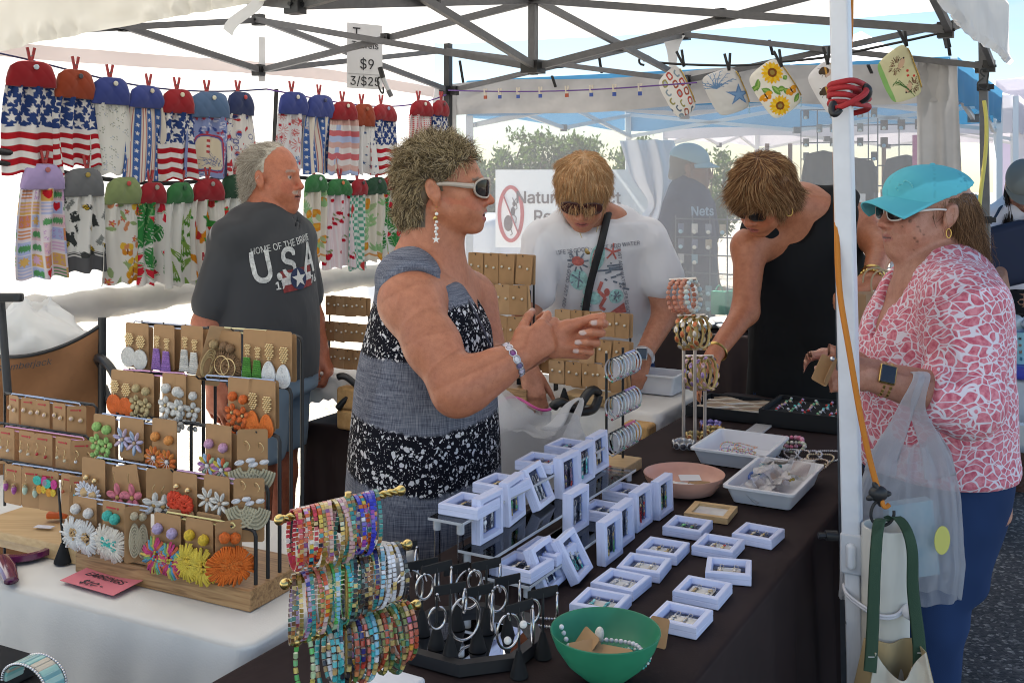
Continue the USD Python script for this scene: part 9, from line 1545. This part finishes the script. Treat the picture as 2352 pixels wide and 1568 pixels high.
zb=thing('zip_bag','clear zip bag with a magenta closure lying before the runner, right of the vendor','bag',P(1205,960,3.35));zo=P(1202,962,3.34);part(zb,'pouch',solid(sheet(lambda s,t:zo[None]+np.stack([(s-.5)*.17,.03*np.sin(s*6+t*4),(.5-t)*.085+.015*np.sin(s*5)],-1),18,8)[0],.012),bag_film,smooth=True);part(zb,'closure',tube([zo+V3((k-.5)*.17,-.012+.03*math.sin(k*6),.050+.015*math.sin(k*5))for k in np.linspace(0,1,14)],.0045,6),M('magenta_zip',(.45,.05,.22),.4))
# ---------------------------------------------------------------- white pole and what hangs on it
pole_paint=usdkit.material(stage,'/World/Looks/worn_white_pole',{'tc':('texture_coordinate',{}),'mp':('mapping',{'scale':(60,60,9)}),'n':('noise_texture',{'scale':1.,'detail':5.,'roughness':.7}),'mp2':('mapping',{'scale':(45,45,30)}),'n2':('noise_texture',{'scale':2.2,'detail':2.}),'r':('rgb_ramp',{'ramp':[(.0,(.12,.05,.03)),(.27,(.20,.09,.05)),(.30,(.55,.55,.57)),(.5,(.62,.63,.66)),(1.,(.68,.69,.72))]}),'r2':('rgb_ramp',{'ramp':[(.0,(.05,.05,.05)),(.24,(.08,.08,.09)),(.26,(1,1,1))]}),'m':('mix',{'mix_type':'multiply','fac':1.}),'p':('principled_bsdf',{'roughness':.38})},[('tc.object','mp.vector'),('mp.vector','n.vector'),('n.fac','r.fac'),('tc.object','mp2.vector'),('mp2.vector','n2.vector'),('n2.fac','r2.fac'),('r.color','m.color1'),('r2.color','m.color2'),('m.color','p.base_color')],surface='p.BSDF')
YP=2.25;wpt=lambda z:V3(.737-.0232*z,YP,z)
def sqtube(a,b,w,r=.005):x,y,d=basis(b-a,D2);L=np.linalg.norm(b-a);return xf(trimesh.creation.extrude_polygon(shapely.box(-w/2+r,-w/2+r,w/2-r,w/2-r).buffer(r,quad_segs=3),L,engine='earcut'),frame(x,y,d,a))
part(front,'leg',sqtube(wpt(.80),wpt(2.44),.0385),M('white_pole_paint',(.62,.63,.67),.35,var=.04,vs=20),label='white upper pole section',smooth=30);part(front,'leg',sqtube(wpt(.004),wpt(.80),.033),pole_paint,label='rust-streaked lower pole section',smooth=30)
lt_=wpt(.775);fwd_=V3(-.1,-1,0);part(front,'latch',[xf(rbox((.046,.046,.085),.006),frame(E2,D2,UP,lt_))],M('grey_latch',(.50,.51,.54),.4),smooth=30);part(front,'latch_button',xf(rbox((.020,.022,.055),.0095),frame(unit(V3(1,-.1,0)),unit(V3(.1,1,0)),UP,lt_+V3(-.012,-.024,-.002))),M('latch_button',(.58,.59,.62),.35),smooth=True);part(front,'knob',[rod(lt_+V3(-.03,.01,.03),lt_+V3(-.055,.01,.03),.011,10),rod(lt_+V3(-.055,.01,.03),lt_+V3(-.07,.01,.03),.007,8)],black_plastic)
red_c=M('red_bungee_cord',(.36,.015,.02),.75,bump=.4,bs=500);zr=wpt(1.745)
loops=[]
for k,(za,zb2)in enumerate(((1.762,1.758),(1.748,1.744),(1.734,1.732),(1.722,1.706))):
 c=V3(.7265,2.295,0);a=np.linspace(0,2*np.pi,25)[:-1];rx,ry=.062,.085;ex_b=unit(V3(.55,.83,0));ey_b=np.cross(UP,ex_b);loops.append(tube([c+UP*(za+(zb2-za)*(.5+.5*math.sin(t+1))+.004*math.sin(2*t+k))+ex_b*ry*np.sign(math.cos(t))*abs(math.cos(t))**.7*.92+ey_b*.030*np.sign(math.sin(t))*abs(math.sin(t))**.6 for t in a],.0062,8,closed=True))
bg=thing('luggage_bungee','red bungee cord wound round the white pole and the dark leg','bungee cord',zr);
for l in loops:part(bg,'turn',l,red_c,smooth=True)
part(bg,'hook',[tube(curve([P(1985,200,2.24),P(1994,208,2.235),P(1990,222,2.24),P(1978,230,2.25)],12),.009,8)],black_plastic,smooth=True);part(bg,'hook',[tube(curve([P(1930,252,2.20),P(1914,262,2.20),P(1910,246,2.21),P(1916,238,2.22)],12),.007,8)],black_plastic,smooth=True);part(bg,'cord_end',tube(curve([P(1918,250,2.215),P(1945,240,2.19),P(1978,222,2.20),P(1988,206,2.235)],16),.0062,8),red_c,smooth=True)
org=M('orange_webbing',(.50,.17,.015),.8,bump=.3,bs=400)
op=curve([P(1954,-15,2.285),P(1953,60,2.285),P(1948,140,2.29),P(1935,215,2.28),P(1922,290,2.262),P(1921,420,2.25),P(1923,560,2.24),P(1930,680,2.215),P(1948,790,2.20),P(1970,920,2.195),P(1992,1030,2.19),P(2017,1125,2.185)],70);os_=thing('orange_strap','orange strap running down the white pole and crossing it','strap',op[-1]);part(os_,'webbing',tube(op,.0062,8,flat=(1.,.9,V3(1,-.2,0))),org,smooth=True)
bq=P(2017,1133,2.185);part(os_,'buckle',[xf(ball((0,0,0),1,2,(.020,.014,.017)),frame(V3(1,0,0),V3(0,1,0),UP,bq))]+[xf(ball((0,0,0),1,1,(.014,.009,.007)),frame(V3(math.cos(a),0,math.sin(a)),V3(0,1,0),V3(-math.sin(a),0,math.cos(a)),bq+V3(math.cos(a)*.014,0,math.sin(a)*.014)))for a in(.0,1.9,3.6,4.9)],black_plastic,smooth=True);part(os_,'hook',tube(curve([bq-UP*.015,bq+V3(-.014,0,-.035),bq+V3(-.010,-.004,-.058),bq+V3(.006,-.01,-.062),bq+V3(.024,-.012,-.05),bq+V3(.028,-.012,-.032)],20),.0034,8),black_metal,smooth=True);part(os_,'cord_tail',tube(curve([bq-UP*.012+V3(.006,-.006,0),bq+V3(.010,-.010,-.024),bq+V3(.020,-.008,-.020)],8),.005,8),org)
pv_c=V3(.772,2.205,0);pvc=M('scuffed_pvc',(.56,.54,.48),.5,col2=(.66,.64,.58),vs=7,stretch=(2,2,.6),bump=.1,bs=60);can=thing('pipe_weight','white plastic pipe weight strapped to the white pole','pipe',pv_c+UP*.36);part(can,'pipe',lathe([(.0475,.36),(.0475,.842),(.0470,.844),(.0425,.844),(.042,.842),(.042,.37)],40,pv_c),pvc,smooth=40);part(can,'fill',lathe([(0,.815),(.03,.818),(.042,.815)],24,pv_c),M('grey_concrete',(.22,.22,.21),.9,bump=.5,bs=120));part(can,'cap',lathe([(0,.345),(.05,.345),(.052,.35),(.052,.40),(.0475,.402)],32,pv_c),pvc,smooth=40)
cord_w=M('white_bungee_cord',(.60,.60,.64),.6);kn=P(2087,1404,2.15);wc_=thing('ball_bungee','white ball bungee holding the pipe weight to the pole','bungee cord',kn)
for k in range(2):part(wc_,'cord',tube(curve([kn+V3(-.012,.004,.004-.006*k),P(2060,1410+5*k,2.148),P(2020,1412+6*k,2.155),P(1984,1392+6*k,2.185),P(1944,1360+5*k,2.225),P(1938,1345+4*k,2.25),V3(.715,2.285,.690-.004*k),V3(.78,2.262,.675),P(2092,1395,2.20)],50),.0030,8),cord_w,smooth=True)
part(wc_,'ball',xf(lathe([(0,-.013),(.009,-.012),(.0148,-.002),(.0135,.008),(.009,.014),(.0062,.014),(.0055,.006),(0,.005)],24),frame(UP,np.cross(unit(V3(.35,-.9,-.15)),UP),unit(V3(.35,-.9,-.15)),kn)),M('white_ball',(.66,.67,.70),.35),smooth=True)
grn=M('green_webbing',(.022,.055,.030),.85,bump=.3,bs=500);tote=thing('tote_bag','cream canvas tote bag with green handles hanging on the pole hook','bag',P(2050,1560,2.10))
canv=M('cream_canvas',(.56,.51,.42),.9,var=.07,vs=9,bump=.2,bs=400);tan_c=M('tan_canvas',(.42,.32,.17),.9,bump=.2,bs=400)
hk_=bq+V3(.004,-.012,-.058)
for k,pts in enumerate((([hk_+V3(.004,0,.006),P(2018,1205,2.135),P(2012,1262,2.118),P(2006,1400,2.10),P(1998,1542,2.08)]),([hk_+V3(.008,0,.008),P(2062,1190,2.16),P(2086,1225,2.14),P(2096,1330,2.13),P(2108,1450,2.12),P(2112,1530,2.11)]))):
 c_=curve(pts,40);part(tote,'handle',tube(c_,np.linspace(.010,.0135,40)if k else np.linspace(.011,.0125,40),8,flat=(1.,.16,V3(1,-.15,0))),grn,smooth=True);part(tote,'stitch',box(c_[-3]+V3(0,-.004,.012),(.012,.0012,.0012),V3(1,0,0),V3(0,1,0)),M('white_thread',(.6,.6,.58)))
Z0t=P(2050,1490,2.10)[2]
def tote_f(front_):
 def fn(s,t):
  x0,x1=P(1975-0,1500,2.1)[0],P(2150,1500,2.1)[0];top=Z0t-.050*np.sin(np.pi*s)*(1.0 if front_ else .15);spread=.62+.38*np.clip(t*2.2,0,1);x=(x0+x1)/2+(s-.5)*(x1-x0)*spread*1.06;y=(2.085 if front_ else 2.15)+(.03*np.sin(s*6.28*1.5+3*t)*(.4+t))*(1 if front_ else .6)-(.05*t if front_ else-.02*t);return np.stack([x,y,top-.40*t],-1)
 return fn
part(tote,'front_panel',solid(sheet(tote_f(True),40,20)[0],.003),canv,smooth=True);part(tote,'back_panel',solid(sheet(tote_f(False),40,20)[0],.003),tan_c,smooth=True)
def edge_f(sv):return lambda s,t:tote_f(True)(np.full_like(s,sv),t)*(1-s[:,None])+tote_f(False)(np.full_like(s,sv),t)*s[:,None]
for sv in(.0,1.0):part(tote,'gusset',solid(sheet(edge_f(sv),8,20)[0],.003),tan_c,smooth=True)
sbg=thing('shopping_bag','thin white shopping bag hanging from the forearm of the pink-topped shopper','bag',P(2095,1380,2.33));top_=P(2098,868,2.33)
def sb_fn(s,t):
 a=s*6.2832;w=np.interp(t,[0,.12,.4,.8,1],[.055,.082,.110,.130,.128]);d=np.interp(t,[0,.2,1],[.015,.035,.045]);n=meshkit.fbm(np.stack([np.cos(a)*3,t*2.5,np.sin(a)*3],-1),4)-.5;cx=np.interp(t,[0,1],[P(2098,990,2.30)[0],P(2066,1360,2.28)[0]]);z0,z1=P(0,1005,2.30)[2],P(0,1372,2.28)[2]
 return np.stack([cx+w*np.cos(a)+.012*n,2.30+d*np.sin(a)*(1+1.2*n)-.02*t+.022*n*np.cos(a*5+t*3)+.006*np.sin(a*11+5*n),z0+(z1-z0)*t-.03*np.cos(a)*(1-t)*0+.035*(np.cos(a)**2-.5)*(1-t)+.012*n],-1)
part(sbg,'sack',sheet(sb_fn,120,50)[0],bagw,smooth=True)
for k,pts in enumerate((([top_+V3(.004,.03,.004),top_+V3(0,-.028,.0),P(2085,930,2.29),P(2062,985,2.285),P(2040,1030,2.285),P(2022,1085,2.285)]),([top_+V3(.014,.03,.004),top_+V3(.012,-.028,.0),P(2108,935,2.29),P(2126,990,2.285),P(2146,1040,2.285),P(2160,1095,2.285)]))):part(sbg,'handle',tube(curve(pts,40),np.interp(np.linspace(0,1,40),[0,.25,.6,1],[.012,.012,.020,.034]),10,flat=(1.,.22,V3(1,-.1,0))),bagw,smooth=True)
single('boxed_goods',box(P(2092,1235,2.30),(.10,.03,.16),unit(V3(.95,.1,.1)),unit(V3(-.1,.95,0))),M('pale_blue_pack',(.16,.38,.50),.5,col2=(.5,.6,.64),vs=14),'pale blue pack showing through the shopping bag','pack');single('yellow_sticker',xf(prism([(.020*math.cos(a),.030*math.sin(a))for a in np.linspace(0,6.28,21)[:-1]],.0012),frame(unit(V3(.9,.3,0)),UP,unit(V3(.3,-.95,0)),P(2164,1240,2.235))),M('yellow_sticker',(.52,.50,.12),.6),'yellow oval sticker at the right side of the shopping bag','sticker');single('red_goods',xf(rbox((.05,.03,.05),.01),frame(E2,D2,UP,P(2068,1310,2.29))),M('red_pack',(.40,.08,.08),.5),'red pack low in the shopping bag','pack')
hc_=P(1893,850,2.335);cx1=unit(V3(.45,.2,.85));t=thing('earring_card','folded kraft card with a small gem held by the pink-topped shopper','earring card',hc_);part(t,'card',[prism(card_shape(.062,.040),.0012,frame(cx1,unit(np.cross(V3(.2,-.9,.1),cx1)),unit(np.cross(cx1,unit(np.cross(V3(.2,-.9,.1),cx1)))),hc_+V3(0,.0,0))),prism(card_shape(.062,.030),.0012,frame(cx1,unit(np.cross(V3(.8,-.5,-.2),cx1)),unit(np.cross(cx1,np.cross(V3(.8,-.5,-.2),cx1))),hc_+V3(.012,-.006,0)))],kraft);part(t,'gem',ball(hc_+V3(.012,-.02,.028),.0055,2),silver_m)
# ---------------------------------------------------------------- printed pouches on the black line
def pr_letters(p,w,h,g):
 C=np.full((len(p),3),(.66,.64,.62));pal=[(.26,.24,.08),(.10,.13,.18),(.30,.08,.05),(.42,.07,.05),(.22,.28,.34)]
 for j in range(6):
  for i in range(5):
   c=V3((i-2)*.045+g.normal(0,.004),(j+.5)*.044+.01*(i%2));a=g.uniform(-.4,.4);q=rot2(p-c,a);r=(np.abs(q[:,0])/.015)**3+(np.abs(q[:,1])/.018)**3;ri=(np.abs(q[:,0])/.008)**3+(np.abs(q[:,1])/.010)**3;col=pal[g.integers(5)];k=g.integers(3)
   C[(r<1)&(ri>1)&((k>0)|(q[:,0]<.004))]=col
   if k==2:C[ri<1]=(.34,.38,.42)
 return C
def pr_coral(p,w,h,g):
 C=np.full((len(p),3),(.56,.55,.54));b=(.12,.22,.38)
 for k in range(9):
  a=-2.6+k*.30;q=V3(-.035,.075);
  for s in range(4):e=q+.020*V3(math.cos(a),math.sin(a));C[m_line(p,q,e,.0024-.0004*s)]=b;C[m_line(p,e,e+.013*V3(math.cos(a+.8),math.sin(a+.8)),.0013)]=b;q=e;a+=g.normal(0,.2)
 C[m_star(p,(.038,.135),.056,.3,5,.36)]=(.11,.21,.40);C[m_star(p,(.038,.135),.040,.3,5,.30)]=(.17,.30,.50);return C
def pr_sun(p,w,h,g):
 C=np.full((len(p),3),(.68,.65,.58))
 for c,L,a in(((-.04,.03),.045,2.2),((-.05,.07),.05,1.0),((-.01,.085),.05,1.4),((.02,.12),.035,1.2),((-.055,.05),.03,3.0),((.03,.19),.04,-.4),((.05,.08),.02,1.5),((.0,.11),.03,.4)):C[m_leaf(p,c,L,.011,a)]=(.12,.26,.05);C[m_leaf(p,np.add(c,(.002,.002)),L*.8,.004,a)]=(.26,.40,.10)
 for c,r in(((.020,.045),.043),((-.025,.168),.040)):
  for k in range(17):a=k*.3696;C[m_leaf(p,np.add(c,(.2*r*math.cos(a),.2*r*math.sin(a))),r*.85,r*.17,a)]=((.70,.38,.01),(.72,.48,.04))[k%2]
  C[m_ell(p,c,r*.42,r*.42)]=(.18,.06,.015);C[m_ell(p,c,r*.22,r*.22)]=(.28,.20,.05)
 for c in((.045,.145),(-.05,.105)):
  for sx in(-1,1):C[m_ell(p,np.add(c,(sx*.014,-.003)),.013,.009,sx*.5)]=(.66,.30,.02);C[m_ell(p,np.add(c,(sx*.009,.011)),.009,.007,-sx*.4)]=(.60,.24,.02)
  C[m_ell(p,c,.003,.014)]=(.08,.03,.01)
 return C
def pr_bumble(p,w,h,g):
 C=np.full((len(p),3),(.66,.64,.65))
 for c,a in(((.02,.035),.5),((-.03,.105),.3),((.03,.17),-.4)):
  for k in(-1,1):C[m_ell(p,np.add(c,(.018+.008*k,.022)),.026,.009,a+.5*k)]=(.50,.36,.30)
  C[m_ell(p,c,.026,.018,a)]=(.08,.05,.03);q=rot2(p-np.asarray(c),a);C[m_ell(p,c,.026,.018,a)&(np.abs(q[:,0]-.008)<.005)]=(.50,.26,.06);C[m_ell(p,np.add(c,(-.022,-.006)),.010,.010)]=(.06,.045,.03)
  for k in range(4):C[m_line(p,c,np.add(c,(.032*math.cos(2+k*.7),.032*math.sin(2+k*.7))),.0012)]=(.07,.05,.04)
 return C
def pr_hedge(p,w,h,g):
 C=np.full((len(p),3),(.58,.55,.34));C[p[:,0]<-w*.40]=(.22,.42,.14)
 for c,a in(((-.005,.06),-.6),((.035,.165),2.5)):
  for k in range(70):t=g.uniform(0,6.28);r0=np.add(c,rot2(V3(.030*math.cos(t),.020*math.sin(t))[None],-a)[0]*g.uniform(.3,1));C[m_line(p,r0,np.add(r0,rot2(V3(.012*math.cos(t),.012*math.sin(t))[None],-a)[0]),.0012)]=((.10,.055,.035),(.22,.13,.08))[k%2]
  C[m_ell(p,np.add(c,rot2(V3(.018,.016)[None],-a)[0]),.022,.011,a)]=(.56,.38,.26);C[m_ell(p,np.add(c,rot2(V3(.040,.014)[None],-a)[0]),.004,.004)]=(.04,.03,.03)
 for k in range(9):C[m_line(p,(-.05+.004*k,.13-.006*(k%3)),(-.02+.006*k,.11+.012*k),.0013)]=(.06,.14,.04)
 for c in((.03,.10),(.025,.118),(.05,.13)):C[m_ell(p,c,.006,.005)]=(.50,.05,.04)
 return C
pouch_m=CM('printed_pouch',rough=.85,spec=.15,bump=.1,bs=300);pk_p=proto('black_peg')
for s in(-1,1):part(pk_p,'jaw',xf(trimesh.creation.box((.012,.009,.085)),frame(V3(1,0,0),V3(0,1,0),UP,V3(0,0,.012))@trimesh.transformations.rotation_matrix(s*.16,(0,1,0))@trimesh.transformations.translation_matrix((s*.007,0,0))),black_plastic)
for i,(cs,pr,lab,clip)in enumerate((([(1506,190),(1556,142),(1604,248),(1556,277)],pr_letters,'pouch printed with coloured letters, leftmost on the black line',(1567,140)),([(1604,178),(1688,150),(1729,246),(1652,272)],pr_coral,'grey pouch with blue coral and a starfish on the black line',(1673,148)),([(1711,180),(1782,126),(1851,230),(1778,282)],pr_sun,'cream pouch printed with sunflowers and butterflies',(1791,140)),([(1848,178),(1900,132),(1952,220),(1906,272)],pr_bumble,'white pouch printed with bumblebees, half behind the white pole',(1900,134)),([(2008,148),(2080,92),(2124,216),(2050,242)],pr_hedge,'pale yellow pouch printed with hedgehogs, right of the white pole',(2078,92)))):
 Y=5.25-.09*i;A_,B_,C_,D_=[P(u,v,Y+dy)for(u,v),dy in zip(cs,(0,.04,.06,.02))];nrm=unit(np.cross(B_-A_,D_-A_));nrm=nrm if nrm[1]<0 else-nrm;w_,h_=np.linalg.norm(B_-A_),np.linalg.norm(D_-A_)
 def pf(s,t,sg=1.):x,y=2*s-1,2*t-1;rr_=np.clip(1-.10*(np.abs(x)**4*np.abs(y)**4),.8,1);s2,t2=.5+.5*x*rr_*(1-.05*y*y),.5+.5*y*rr_*(1-.05*x*x);base=(A_[None]*(1-s2[:,None])+B_[None]*s2[:,None])*(1-t2[:,None])+(D_[None]*(1-s2[:,None])+C_[None]*s2[:,None])*t2[:,None];return base+nrm[None]*(sg*.016*((1-x**4)*(1-y**4))**.7+.006*(meshkit.fbm(base*30,2)-.5))[:,None]
 m1,s_,t_=sheet(pf,84,100);m2,_,_=sheet(lambda s,t:pf(1-s,t,-1.),24,24);pc_=np.c_[(s_-.5)*.15,t_*.21];C1=pr(pc_,.15,.21,np.random.default_rng(40+i));t=thing('zip_pouch',lab,'pouch',A_);part(t,'pouch',[m1,m2],pouch_m,col=np.vstack([C1,np.full((len(m2[0]),3),(.5,.5,.5))]),smooth=True);zp=pf(np.linspace(.97,.97,12),np.linspace(.1,.9,12))+nrm*.006;part(t,'zipper',tube(zp,.0035,6),gold_m,smooth=True);q=P(*clip,Y-.02);instance(pk_p,'clothespin',('black clothespin over the letter pouch','clothespin over the coral pouch','black clothespin over the sunflower pouch','clothespin over the bumblebee pouch','clothespin over the hedgehog pouch')[i],'clothespin',frame(unit(V3(.95,0,.3-.2*(i%2))),V3(0,1,0),unit(V3(-.3+.2*(i%2),0,.95)),q))
 if i in(1,2):part(t,'bead_pull',[ball(zp[-1]-UP*(.012+.010*k),.004,1)for k in range(5)],M('glass_bead',(.3,.5,.6),.15))
bl_pts=[P(1477,139,5.3),P(1522,145,5.28),P(1620,150,5.22),P(1717,150,5.17),P(1800,142,5.1),P(1911,130,5.03),P(1975,117,5.0),P(2078,95,4.93),P(2169,74,4.85)];single('cord',tube(curve(bl_pts,50),.006,8),black_plastic,'black line carrying the printed pouches at the upper right','cord',smooth=True);single('line_hook',tube(curve([P(1480,150,5.3),P(1468,138,5.3),P(1475,128,5.3),P(1492,132,5.3),P(1510,143,5.28)],14),.006,8),black_metal,'black wire hook at the left end of the pouch line','hook',smooth=True);single('line_bracket',bar(P(2170,74,4.85),P(2178,110,4.83),.02,.02),black_plastic,'black bracket at the right end of the pouch line','bracket')
